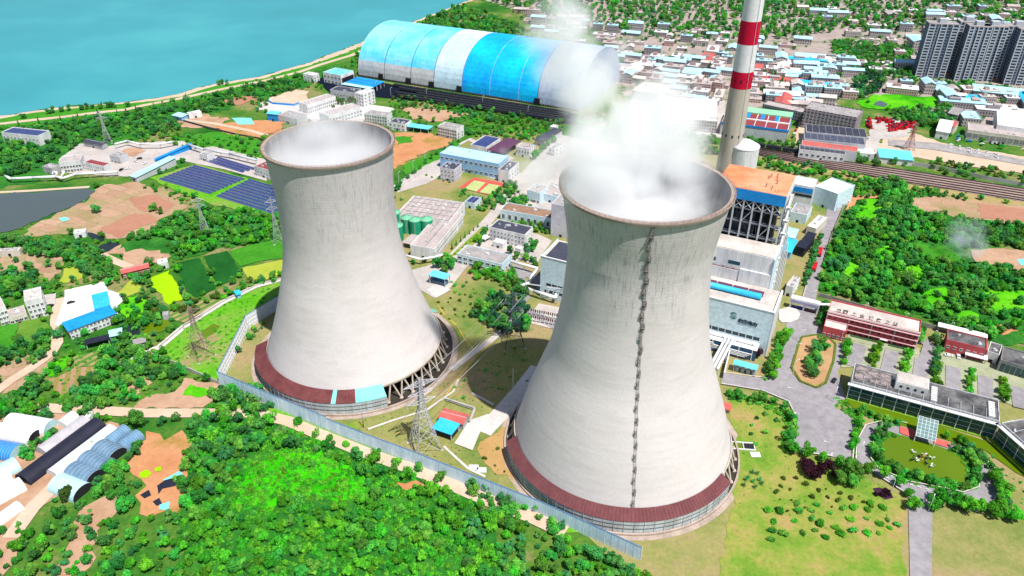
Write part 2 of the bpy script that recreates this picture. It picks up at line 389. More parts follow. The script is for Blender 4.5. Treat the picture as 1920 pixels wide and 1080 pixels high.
def plots_mat(name, sx, sy, ang, cols):
    m, t, b = _new(name); v = world(t)
    mp = N(t, 'ShaderNodeMapping'); mp.inputs['Rotation'].default_value = (0, 0, math.radians(ang)); t.links.new(v, mp.inputs[0])
    nn = N(t, 'ShaderNodeTexNoise'); nn.inputs['Scale'].default_value = .05; nn.inputs['Detail'].default_value = 3; t.links.new(v, nn.inputs['Vector'])
    ad = N(t, 'ShaderNodeVectorMath', operation='MULTIPLY_ADD'); t.links.new(nn.outputs['Color'], ad.inputs[0]); ad.inputs[1].default_value = (14, 14, 0); t.links.new(mp.outputs[0], ad.inputs[2])
    br = N(t, 'ShaderNodeTexBrick'); br.inputs['Scale'].default_value = 1; br.inputs['Brick Width'].default_value = sx; br.inputs['Row Height'].default_value = sy; br.inputs['Mortar Size'].default_value = .45; br.inputs['Mortar Smooth'].default_value = .6
    br.inputs['Color1'].default_value = (0, 0, 0, 1); br.inputs['Color2'].default_value = (1, 1, 1, 1); br.inputs['Mortar'].default_value = (.5, .5, .5, 1); t.links.new(ad.outputs[0], br.inputs[0])
    c = ramp(t, br.outputs['Color'], [(i/(len(cols)-1), q) for i, q in enumerate(cols)])
    c = mixc(t, br.outputs['Fac'], c, P3(120, 140, 70))
    c = mixc(t, .55, c, ramp(t, noise(t, v, .03, 6), [(.3, P3(190,146,116)), (.5, P3(220,180,150)), (.7, P3(170,156,100))]))
    c = mixc(t, 1, c, ramp(t, noise(t, v, .6, 4, .75), [(.25, (.72,)*3), (.75, (1.12,)*3)]), 'MULTIPLY')
    t.links.new(c, b.inputs['Base Color']); b.inputs['Roughness'].default_value = .95; return m
m_plots = plots_mat('vegetable_plots', 17, 9, 28, [P3(200,150,122), P3(228,190,160), P3(214,170,140), P3(150,160,84), P3(206,160,130)])
m_plots2 = plots_mat('small_plots', 12, 7, -15, [P3(214,170,140), P3(120,150,60), P3(226,190,160), P3(190,140,112)])
patch('bare_field', m_plots, [(186,352),(250,342),(330,360),(352,390),(300,412),(290,432),(225,448),(150,436),(70,445),(20,455),(60,425),(110,400),(160,380)], 2, 2)
patch('reddish_plot', m_red, [(184,432),(240,404),(285,402),(296,414),(260,428),(224,446)], 3, .8)
patch('reddish_plot', m_red, [(240,372),(290,365),(330,385),(310,398),(262,396)], 3, .8)
patch('teal_net_cover', 'teal', [(110,410),(124,408),(132,413),(118,417)], 4, .3)
patch('pale_yard', m_dirt, [(190,478),(240,456),(290,452),(330,462),(335,476),(300,490),(262,500),(240,500),(230,482)], 2, 2)
strip('pale_track', m_sand, [(190,478),(215,490),(240,500),(262,506)], 6, 3)
patch('dark_pond', m_dkpond, [(160,436),(182,440),(196,450),(184,456),(170,446)], 3, .6)
patch('dark_pond', m_dkpond, [(184,464),(206,456),(226,458),(204,472),(190,476)], 3, .6)
patch('bare_field', m_plots2, [(0,466),(60,470),(118,484),(115,510),(92,528),(60,505),(0,520)], 1, 2)
patch('yellow_green_plot', m_yg, [(120,505),(160,500),(172,512),(140,528),(110,530)], 2, 1)
# fields by the left tower
patch('dark_paddy', m_paddy, [(331,494),(373,484),(405,542),(368,558),(350,550)], 3, .4)
patch('dark_paddy', m_paddy, [(381,482),(426,471),(457,515),(410,537)], 3, .4)
patch('grass_plot', m_paddy2, [(429,471),(480,458),(530,447),(530,485),(480,492),(450,500)], 3, .4)
patch('yellow_green_plot', m_yg, [(452,505),(500,494),(530,488),(530,516),(500,525),(468,526)], 3, .4)
patch('lime_plot', m_lime, [(284,521),(318,508),(344,563),(316,573),(297,548),(276,535)], 3, .6)
patch('yellow_green_plot', m_yg, [(234,537),(252,524),(271,545),(237,558),(218,550)], 3, .6)
patch('woodland_floor', m_wood, [(215,470),(300,425),(340,400),(420,392),(530,400),(530,450),(470,460),(400,472),(330,490),(300,470)], 2, 2)
patch('bright_grass', m_bright, [(226,560),(260,555),(290,570),(275,590),(240,600),(228,588)], 2, 1)
# waste ground between the garden path and the tall compound wall
patch('weedy_ground', m_weeds, [(268,664),(300,652),(345,615),(420,568),(480,540),(530,526),(530,566),(465,600),(413,722),(335,688),(300,668)], 2, 1)
patch('algae_pond', m_algae, [(378,622),(400,608),(413,612),(404,624),(384,636)], 3, .5)
strip('garden_path', 'paleconc', [(230,690),(268,664),(300,652),(345,614),(420,567),(480,538),(535,523)], 4.5, 4)
patch('garden_beds', m_beds, [(300,590),(340,575),(400,558),(440,548),(400,575),(345,606),(320,598)], 3, .5)
patch('algae_pond', m_algae, [(264,608),(290,598),(315,600),(325,614),(300,624),(272,630)], 3, .6)
patch('dark_pond', m_dkpond, [(240,612),(262,610),(264,626),(250,642),(228,640)], 3, .6)
patch('bright_plot', m_paddy2, [(-20,618),(35,604),(30,655),(-20,662)], 3, .5)
patch('grass_plot', mat_ground('olive_plot', [(.3, P3(96,150,44)), (.6, P3(124,168,64)), (.8, P3(110,150,60))], .05, .6, .2), [(40,603),(78,598),(98,620),(90,640),(32,655)], 3, .5)
patch('bare_field', m_plots2, [(0,690),(60,665),(110,655),(95,690),(60,720),(0,740)], 1, 2)
strip('dirt_track', m_sand, [(-40,760),(20,715),(60,690),(95,665),(108,645),(105,600),(112,560)], 6, 3)
patch('tilled_plot', m_beds2, [(90,712),(140,690),(180,690),(170,715),(150,730),(110,745)], 2, 1)
patch('garden_beds', m_beds, [(134,672),(185,660),(192,684),(140,690)], 2, .6)
patch('bright_grass', m_bright, [(90,690),(130,665),(130,682),(110,702),(92,708)], 2, 1)
patch('bare_field', m_dirt, [(345,710),(412,722),(415,740),(380,765),(300,768),(250,765),(275,745),(330,735)], 2, 1)
patch('bright_grass', m_bright, [(343,742),(358,722),(385,728),(400,740),(370,747)], 3, .6)
patch('bare_field', m_dirt, [(225,722),(270,708),(285,718),(250,745)], 2, 1)
strip('dirt_track', m_sand, [(-40,768),(40,762),(110,768),(200,772),(270,776),(330,776),(400,776),(455,776),(495,780),(540,791),(590,812),(630,828),(690,852),(760,876),(830,903),(880,925),(940,950),(990,968),(1060,1000)], 6.5, 4)
patch('scrub_verge', m_weeds, [(410,722),(640,808),(1060,965),(1100,1000),(1040,1000),(930,950),(760,880),(600,820),(500,785),(420,770)], 2, 1)
patch('woodland_floor', m_wood, [(345,790),(380,770),(440,768),(500,790),(560,815),(660,845),(760,872),(860,915),(900,940),(960,1100),(340,1100),(330,900),(350,860)], 2, 2)
patch('bright_grass', mat_ground('vivid_grass', [(.25, P3(26,150,8)), (.45, P3(60,214,6)), (.6, P3(84,228,10)), (.8, P3(40,190,10))], .04, .5, .3), [(480,870),(540,848),(600,846),(660,872),(690,900),(700,940),(620,935),(540,925),(480,950),(430,950),(440,900)], 3, 3)
patch('orange_soil', m_orange, [(250,840),(275,808),(300,815),(350,820),(370,850),(350,890),(345,930),(330,965),(260,965),(255,930),(262,900),(240,880)], 2, 2)
patch('bare_field', m_dirt, [(640,822),(680,845),(650,840)], 3, 1)
patch('sand_patch', m_orange, [(740,905),(780,900),(800,912),(760,922)], 4, 1)
patch('bare_field', m_dirt, [(150,955),(215,925),(230,940),(200,980),(130,1100),(100,1100)], 2, 2)
patch('bare_field', m_dirt, [(-60,780),(60,790),(140,775),(230,800),(250,830),(200,860),(160,900),(120,925),(60,964),(0,1100),(-60,1100)], 1, 2)
strip('dirt_track', m_sand, [(20,1010),(60,955),(110,905),(150,870)], 7, 3)
for q, m_ in (([(262,888),(275,882),(285,889),(276,898),(264,897)], m_lime), ([(290,880),(302,876),(303,884),(292,886)], m_lime), ([(305,902),(338,884),(344,892),(322,905)], 'teal'), ([(295,912),(310,902),(345,893),(330,912),(305,918),(298,928)], 'black'), ([(264,930),(280,920),(284,930),(272,936)], 'black'), ([(287,942),(300,935),(305,947),(294,950)], 'black'), ([(300,948),(320,942),(316,958),(298,957)], 'teal')):
    patch('ground_cover_sheet', m_, q, 4, .3)
# ---- the plant's own land
patch('plant_lawn', m_lawn, [(413,722),(465,600),(532,566),(600,500),(720,370),(760,348),(830,290),(900,250),(1000,250),(1100,260),(1340,270),(1400,290),(1500,320),(1590,370),(1555,450),(1532,560),(1560,566),(1790,630),(1990,690),(2300,800),(2300,1150),(1250,1150),(1060,966),(800,868),(640,806)], 1)
patch('mown_lawn', m_lawn2, [(1365,742),(1480,770),(1500,850),(1600,885),(1690,930),(1700,1100),(1340,1100),(1372,960),(1385,860)], 2, 1)
patch('mown_lawn', m_lawn2, [(642,800),(680,788),(682,800),(660,812)], 3)
patch('bare_field', mat_ground('dry_soil', [(.3, P3(200,160,96)), (.6, P3(214,172,116)), (.8, P3(184,170,80))], .03, .5, .12), [(900,830),(945,800),(950,860),(960,905),(930,890),(905,870)], 2, 2)
strip('lawn_road', 'concpave', [(985,572),(960,600),(925,635),(880,668),(845,695)], 4, 3)
strip('service_road', 'paleconc', [(1010,690),(975,735),(940,775),(905,812)], 9, 3)
strip('footpath', 'paleconc', [(690,806),(735,790),(800,770),(850,735),(860,712)], 1.2, 3)
strip('footpath', 'paleconc', [(885,738),(925,760)], 1.4, 3)
strip('footpath', 'paleconc', [(832,838),(878,880),(910,895)], 1.2, 3)
patch('concrete_yard', 'paleconc', [(900,812),(935,780),(915,778),(880,790),(852,833),(886,846)], 4)
# roads and yards among the central buildings
patch('concrete_yard', 'concpave', [(742,350),(790,318),(828,290),(860,296),(1000,330),(1000,345),(955,345),(880,322),(828,330),(800,345),(745,362)], 2)
patch('concrete_yard', 'concpave', [(955,350),(1010,298),(1060,258),(1120,268),(1120,385),(1040,402),(985,392)], 2)
strip('plant_road', 'concpave', [(690,372),(745,350),(790,318),(826,290),(880,262),(960,300)], 7, 3)
strip('plant_road', 'concpave', [(1060,255),(1010,300),(970,345),(940,385),(915,415),(880,450),(835,500),(800,530)], 8, 3)
patch('concrete_yard', 'concpave', [(905,418),(940,425),(1010,440),(1035,452),(1015,480),(1005,500),(960,480),(905,462),(880,452)], 2)
patch('mown_lawn', m_lawn2, [(845,480),(905,425),(918,432),(868,482),(850,492)], 3)
patch('concrete_yard', 'concpave', [(760,510),(800,500),(880,470),(905,440),(1000,450),(1010,475),(950,500),(880,495),(845,540),(815,560),(780,540)], 3)
patch('concrete_yard', 'paleconc', [(800,545),(824,528),(845,545),(818,560)], 4)
strip('plant_road', 'asphalt', [(960,500),(1000,520),(1020,545),(1040,560)], 7, 4)
strip('plant_road', 'asphalt', [(900,480),(975,510),(985,560),(975,575),(1020,600),(1060,625)], 6, 4)
patch('mown_lawn', m_lawn, [(760,392),(800,350),(850,348),(890,368),(900,380),(870,392)], 3, .6)
patch('lawn_pond', mat('pale_green_pool', P3(150,210,190), P3(130,190,170), .1), [(796,583),(812,580),(822,586),(806,590)], 4, .4)
patch('court', mat('red_court', P3(238,110,96), P3(226,100,88), .1), [(861.5,353),(888,334),(947,345),(921,368)], 4)
patch('court_field', mat('green_court', P3(214,226,150), P3(200,214,140), .1), [(871,355),(889,340),(911,344),(893,361)], 5)
patch('court_field', mat('green_court', P3(214,226,150)), [(899,362),(917,346),(938,350),(921,366)], 5)
patch('orange_soil', m_orange, [(735,250),(790,248),(850,262),(845,275),(790,290),(740,318),(735,300)], 2, 2)
patch('bright_grass', m_paddy2, [(740,258),(775,256),(770,268),(745,272)], 3, 1.5)
patch('bright_grass', m_paddy2, [(755,310),(830,282),(850,268),(866,262),(850,285),(790,318),(760,330)], 3, 1)
patch('bare_field', m_dirt, [(750,200),(820,205),(880,215),(820,228),(770,222)], 2, 2)
patch('substation_yard', 'concpave', [(985,605),(1010,570),(1062,580),(1045,620)], 3)
# ground north-west of the left tower
patch('orange_soil', m_orange, [(400,235),(470,224),(530,228),(530,245),(480,262),(420,255)], 2, 2)
patch('bright_grass', m_paddy2, [(330,262),(400,248),(480,262),(500,275),(470,290),(400,285),(340,275)], 2, 2)
patch('bare_field', m_dirt, [(330,220),(380,214),(430,225),(400,240),(340,240)], 2, 2)
patch('teal_net_cover', 'teal', [(434,222),(470,222),(478,234),(446,234)], 3, .6)
strip('pale_track', m_sand, [(345,226),(400,232),(470,246),(500,255)], 5, 3)
strip('painted_conveyor_shadow', 'dark', [(306,222),(340,226),(390,240),(440,252),(495,262)], 3, 4)  # conveyor's shadow painted on the ground as a dark strip
patch('concrete_yard', 'concpave', [(110,300),(150,270),(200,275),(250,268),(345,265),(380,290),(300,310),(240,332),(200,330),(130,325)], 2, 1)
patch('bare_field', m_dirt, [(228,285),(250,277),(275,283),(250,296)], 3, 1)
patch('concrete_yard', 'concpave', [(330,285),(400,275),(500,300),(500,340),(420,318),(340,302)], 2)
patch('solar_field_grass', m_weeds, [(280,335),(370,308),(500,345),(530,395),(520,408),(400,385),(340,362)], 3, .6)
patch('sand_yard', m_sand, [(510,185),(550,168),(580,172),(575,190),(550,198),(512,196)], 3, 1)
patch('concrete_yard', 'paleconc', [(490,192),(512,182),(575,196),(640,190),(720,200),(740,205),(700,230),(640,232),(560,225),(480,205)], 2, 1)
patch('sand_yard', m_red, [(410,190),(450,180),(490,182),(450,198)], 2, 1)
# ---- rail yard before the coal shed, main line on the right
m_ballast = mat_ground('ballast', [(.3, P3(176,150,142)), (.5, P3(204,178,166)), (.7, P3(160,138,128))], .05, .8, .2)
patch('rail_yard', mat_ground('coal_dusted_ballast', [(.3, P3(14,22,40)), (.6, P3(24,36,58)), (.8, P3(40,48,66))], .05, .6, .3), [(590,150),(640,138),(700,152),(800,172),(960,194),(1080,214),(1090,238),(960,216),(800,192),(700,182),(620,176)], 3)
patch('shed_verge', m_lawn, [(668,146),(760,160),(870,178),(1000,200),(1090,212),(1090,217),(960,197),(800,174),(690,154)], 2, .6)
patch('railway_bed', m_ballast, [(1360,266),(1440,282),(1553,299),(1703,320),(1960,360),(2300,415),(2300,450),(1960,386),(1677,340),(1440,297),(1360,280)], 3, .5)
patch('rail_verge', mat_ground('dry_verge', [(.3, P3(160,150,80)), (.5, P3(200,176,120)), (.7, P3(130,160,60))], .03, .5, .2), [(1360,280),(1440,297),(1677,340),(1960,386),(2300,450),(2300,470),(1960,400),(1660,352),(1440,305),(1360,288)], 2, .8)
m_rail = mat('rail_steel', P3(96,74,74), P3(70,54,56), .5, rough=.6)
for k, off in enumerate((0.06, .22, .4, .58, .76, .92)):
    up = [(1360,266),(1440,282),(1553,299),(1703,320),(1960,360),(2300,415)]; dn = [(1360,280),(1440,297),(1553,318),(1703,345),(1960,386),(2300,450)]
    strip('rail_track', m_rail, [(a[0], a[1]+(b[1]-a[1])*off) for a, b in zip(up, dn)], 1.9, 6)
# ---- right: roads, plaza, parking
patch('plant_plaza', 'asphalt', [(1553,385),(1583,375),(1556,447),(1542,490),(1530,560),(1528,600),(1548,640),(1590,650),(1570,700),(1585,748),(1565,765),(1604,787),(1598,862),(1560,858),(1500,850),(1488,830),(1490,780),(1478,755),(1430,735),(1352,722),(1352,700),(1440,712),(1462,660),(1476,600),(1500,570),(1519,510),(1537,447)], 3)
patch('forecourt', 'paleconc', [(1460,582),(1478,577),(1493,580),(1500,590),(1496,600),(1482,606),(1466,606),(1460,600)], 4, .1)
patch('parking_area', mat('grass_paver', P3(196,200,166), P3(176,184,146), .12), [(1590,628),(1722,662),(1790,660),(1960,720),(2100,760),(2100,830),(1925,770),(1870,752),(1610,690),(1576,690)], 3)
patch('parking_area', mat('grass_paver', P3(196,200,166)), [(1590,615),(1725,655),(1720,668),(1592,640)], 4)
for a, b in (((1612,648),(1600,690)), ((1672,660),(1662,702)), ((1728,676),(1722,716)), ((1786,690),(1786,735)), ((1846,708),(1848,752)), ((1906,728),(1914,768))):
    strip('parking_lane', 'asphalt', [a, b], 7, 5)
strip('parking_road', 'asphalt', [(1726,640),(1745,650),(1738,675),(1732,682)], 8, 5)
# oval drive round the ornamental pond
def oval(cx, cy_, rx, ry, rz, n=40, a0=0, a1=2*math.pi):
    c = G((cx, cy_)); out = []
    for i in range(n):
        t = a0+(a1-a0)*i/n; x, y = rx*math.copysign(abs(math.cos(t))**.8, math.cos(t)), ry*math.copysign(abs(math.sin(t))**.8, math.sin(t))
        out.append((c.x+x*math.cos(rz)-y*math.sin(rz), c.y+x*math.sin(rz)+y*math.cos(rz)))
    return out
patch('oval_drive', 'asphalt', [(1604,862),(1606,830),(1622,800),(1660,790),(1700,796),(1790,838),(1832,850),(1868,885),(1870,925),(1858,950),(1830,962),(1790,950),(1748,932),(1746,1100),(1706,1100),(1702,930),(1650,897)], 3)
patch('hedge_island', m_wood, [(1632,840),(1640,815),(1655,808),(1690,820),(1775,845),(1820,858),(1838,890),(1834,916),(1805,926),(1770,918),(1700,905),(1645,880),(1632,862)], 4, .3)
patch('fountain_pond', m_algae, [(1652,838),(1662,824),(1690,818),(1778,846),(1802,862),(1812,888),(1806,908),(1770,900),(1700,892),(1660,868)], 5, .3)
patch('moat_water', m_algae, [(1585,748),(1600,752),(1690,775),(1760,800),(1860,832),(1940,890),(1940,905),(1905,888),(1850,848),(1760,822),(1690,800),(1600,768)], 3)
patch('ramp_carpet', mat('red_carpet', P3(250,120,110), P3(236,104,96), .2), [(1687,802),(1720,812),(1716,826),(1686,814)], 6)
patch('ramp_carpet', mat('red_carpet', P3(250,120,110)), [(1750,824),(1778,832),(1776,842),(1750,834)], 6)
patch('planter_island', mat_ground('planter_soil', [(.3, P3(200,156,110)), (.6, P3(216,176,130)), (.8, P3(190,150,110))], .06, .6, .15), [(1484,690),(1496,650),(1502,634),(1530,630),(1556,638),(1566,648),(1562,680),(1548,718),(1530,728),(1500,716),(1486,702)], 5, .2)
strip('drive_marking', 'line', [(1560,852),(1556,858)], .4, 7)
for k in range(9):
    x = 1660+k*15; strip('lane_dash', 'line', [(x, 898+k*4.3), (x+6, 899.6+k*4.3)], .35, 6)
def kerb(line, w_=.5):
    return strip('kerb', 'paleconc', line, w_, 8)
kerb([(1352,722),(1430,735),(1478,755),(1490,780),(1488,830),(1500,850),(1560,858)]); kerb([(1604,787),(1598,862)]); kerb([(1604,862),(1606,830),(1622,800),(1660,790),(1700,796)]); kerb([(1632,840),(1632,862),(1645,880),(1700,905),(1770,918),(1805,926),(1834,916),(1838,890),(1820,858)])
kerb([(1790,838),(1832,850),(1868,885),(1870,925),(1858,950)]); kerb([(1702,930),(1650,897)]); kerb([(1519,510),(1503,566)]); kerb([(1537,447),(1519,510)]); kerb([(1462,660),(1440,712),(1352,700)])
# ---- right edge, beyond the wood
patch('woodland_floor', m_wood, [(1590,395),(1640,372),(1760,355),(1830,420),(1800,460),(1820,500),(1880,495),(1960,520),(1960,650),(1860,640),(1790,625),(1720,590),(1600,560),(1533,545),(1540,500),(1560,440)], 2, 2)
patch('bright_grass', m_bright, [(1602,398),(1625,374),(1650,376),(1652,408),(1640,416),(1610,412)], 3, 1)
for q in ([(1572,505),(1600,490),(1618,505),(1590,520)], [(1680,506),(1720,498),(1745,520),(1704,534)], [(1725,548),(1770,540),(1795,562),(1750,574)], [(1845,545),(1930,548),(1930,592),(1862,588)], [(1640,470),(1668,462),(1680,480),(1652,490)], [(1780,590),(1820,584),(1840,606),(1800,614)]): patch('clearing', m_bright, q, 3, 1.5)
patch('bright_grass', m_paddy2, [(1700,456),(1770,462),(1800,480),(1790,492),(1735,482)], 3, 2)
patch('dirt_path', m_orange, [(1586,398),(1594,366),(1650,364),(1650,372),(1606,376),(1596,396)], 3, .5)
patch('bare_field', m_plots, [(1700,372),(1760,368),(1840,380),(1960,392),(1960,430),(1900,418),(1830,418),(1760,400),(1705,395)], 2, 2)
patch('reddish_plot', m_red, [(1832,382),(1960,396),(1960,422),(1880,412),(1836,408)], 3, .8)
patch('bare_field', m_dirt, [(1820,470),(1870,466),(1960,480),(1960,512),(1890,508),(1830,492)], 3, 1.5)
patch('teal_net_cover', 'teal', [(1906,488),(1930,486),(1930,500),(1912,498)], 4, .3)
patch('orange_soil', m_orange, [(1856,618),(1900,605),(1910,622),(1880,630)], 3, 1)
patch('meadow', m_bright, [(1605,195),(1640,178),(1690,177),(1770,185),(1780,198),(1720,208),(1660,205),(1620,202)], 3, 2)
patch('meadow_pool', m_pond, [(1636,198),(1650,190),(1664,196),(1656,202)], 4, .8)
patch('construction_yard', m_sand, [(1635,290),(1660,255),(1710,250),(1790,275),(1860,285),(1960,300),(2200,340),(2200,365),(1960,330),(1800,310),(1720,296)], 2, 1)
patch('machinery_yard', 'concpave', [(1622,225),(1680,222),(1712,240),(1700,256),(1650,262),(1640,290),(1615,290),(1630,250)], 3, 1)
patch('grey_haul_road', 'r_grey', [(1665,262),(1760,270),(1960,308),(2200,345),(2200,355),(1960,318),(1750,282),(1665,274)], 4)
patch('town_ground', mat_ground('town_ground', [(.3, P3(176,160,156)), (.5, P3(206,188,180)), (.62, P3(120,140,96)), (.75, P3(190,176,170))], .02, .3, .25), [(1150,150),(1140,60),(900,0),(1000,-60),(2600,-60),(2400,240),(1960,290),(1800,230),(1690,180),(1600,180),(1500,215),(1400,205),(1300,218),(1200,220)], 1, 6)
patch('works_yard', m_sand, [(1485,290),(1500,222),(1515,222),(1500,292)], 3, 1)
patch('works_yard', 'concpave', [(1180,190),(1280,160),(1360,190),(1360,260),(1250,245),(1180,220)], 2, 1)
# ------------------------------------------------------------------ cooling towers
def tower_mat(name, top, seed, streak_amt=.6):
    m, t, b = _new(name); v = objco(t)
    sp = N(t, 'ShaderNodeSeparateXYZ'); t.links.new(v, sp.inputs[0])
    at = N(t, 'ShaderNodeMath', operation='ARCTAN2'); t.links.new(sp.outputs[0], at.inputs[0]); t.links.new(sp.outputs[1], at.inputs[1])
    def mul(a, k):
        n = N(t, 'ShaderNodeMath', operation='MULTIPLY'); t.links.new(a, n.inputs[0]); n.inputs[1].default_value = k; return n.outputs[0]
    def comb(x, y, z=None):
        n = N(t, 'ShaderNodeCombineXYZ')
        t.links.new(x, n.inputs[0]); t.links.new(y, n.inputs[1])
        if z is not None: n.inputs[2].default_value = z
        return n.outputs[0]
    A = at.outputs[0]; Z = sp.outputs[2]
    # cast lifts (fine courses) and shutter panels
    pan = comb(mul(A, 34), mul(Z, .8), seed)
    vo = N(t, 'ShaderNodeTexBrick'); vo.offset = 0.5; vo.inputs['Scale'].default_value = 1; vo.inputs['Mortar Size'].default_value = .1
    vo.inputs['Color1'].default_value = (1, 1, 1, 1); vo.inputs['Color2'].default_value = (.92, .92, .93, 1); vo.inputs['Mortar'].default_value = (.83, .84, .85, 1)
    vo.inputs['Brick Width'].default_value = 1.4; vo.inputs['Row Height'].default_value = 1.1
    t.links.new(pan, vo.inputs[0])
    # vertical run-off streaks, long and thin
    st = noise(t, comb(mul(A, 40), mul(Z, .11), seed), 1, 5, .7)
    st2 = noise(t, comb(mul(A, 3), mul(Z, .03), seed+3), 1.2, 4, .6)
    # horizontal weather bands
    hb = noise(t, comb(mul(A, 2.2), mul(Z, .3), seed+7), 1, 7, .66)
    big = noise(t, v, .035, 4, .6)
    def mr(x, a, bb, c, d):
        n = N(t, 'ShaderNodeMapRange', interpolation_type='SMOOTHSTEP'); t.links.new(x, n.inputs[0])
        for i, q in enumerate((a, bb, c, d)): n.inputs[i+1].default_value = q
        return n.outputs[0]
    def m2(a, bb, op='MULTIPLY'):
        n = N(t, 'ShaderNodeMath', operation=op); t.links.new(a, n.inputs[0])
        if hasattr(bb, 'links'): t.links.new(bb, n.inputs[1])
        else: n.inputs[1].default_value = bb
        return n.outputs[0]
    wav = m2(Z, mr(st2, .3, .7, -10, 10), 'ADD')
    upper = mr(wav, top-44, top-30, 0, 1)           # the stained upper third shows its panels and streaks
    base = ramp(t, big, [(.3, (.545, .50, .49)), (.7, (.60, .555, .545))])
    base = mixc(t, mr(hb, .46, .74, 0, .28), base, (.37, .345, .32))
    c = mixc(t, m2(upper, .8), base, mixc(t, 1, base, vo.outputs[0], 'MULTIPLY'))
    c = mixc(t, m2(upper, mr(st, .5, .7, 0, streak_amt)), c, (.19, .205, .22))
    c = mixc(t, mr(noise(t, comb(mul(A, 2.2), mul(Z, .05), seed+9), 1, 4), .55, .78, 0, .18), c, (.44, .40, .37))
    fine = noise(t, comb(mul(A, 30), mul(Z, .5), seed), 1, 5, .75)
    c = mixc(t, 1, c, ramp(t, fine, [(.3, (.95,)*3), (.7, (1.03,)*3)]), 'MULTIPLY')
    t.links.new(c, b.inputs['Base Color']); b.inputs['Roughness'].default_value = .9
    bp = N(t, 'ShaderNodeBump'); bp.inputs['Strength'].default_value = .15; bp.inputs['Distance'].default_value = .3
    t.links.new(m2(mr(hb, .3, .7, 0, 1), mr(fine, .3, .7, 0, .5), 'ADD'), bp.inputs['Height']); t.links.new(bp.outputs[0], b.inputs['Normal'])
    return m
def smooth_prof(pts, n=60):
    pts = sorted(pts, key=lambda p: p[0]); zs = [p[0] for p in pts]; rs = [p[1] for p in pts]; out = []
    for i in range(n+1):
        z = zs[0]+(zs[-1]-zs[0])*i/n
        k = max(j for j in range(len(zs)-1) if zs[j] <= z+1e-9)
        t = (z-zs[k])/(zs[k+1]-zs[k])
        def sl(j):
            if j == 0: return (rs[1]-rs[0])/(zs[1]-zs[0])
            if j == len(zs)-1: return (rs[-1]-rs[-2])/(zs[-1]-zs[-2])
            return (rs[j+1]-rs[j-1])/(zs[j+1]-zs[j-1])
        h = zs[k+1]-zs[k]; m0, m1 = sl(k)*h, sl(k+1)*h
        r = (2*t**3-3*t*t+1)*rs[k]+(t**3-2*t*t+t)*m0+(-2*t**3+3*t*t)*rs[k+1]+(t**3-t*t)*m1
        out.append((r, z))
    return out
m_basin = mat('basin_concrete', P3(216,196,182), P3(190,170,156), .15)
m_basinfloor = mat('basin_water_dark', (.06, .05, .035), (.04, .035, .03), .1, rough=.2)
m_col = mat('column_concrete', P3(236,222,206), P3(206,190,172), .3)
m_rust = mat('rusty_railing', P3(170,120,96), P3(140,100,84), .5)
m_baffle_ = mat_rows('grey_sheet_cladding', P3(176,186,190), P3(140,150,156), 1.6, 0, .5, .1)
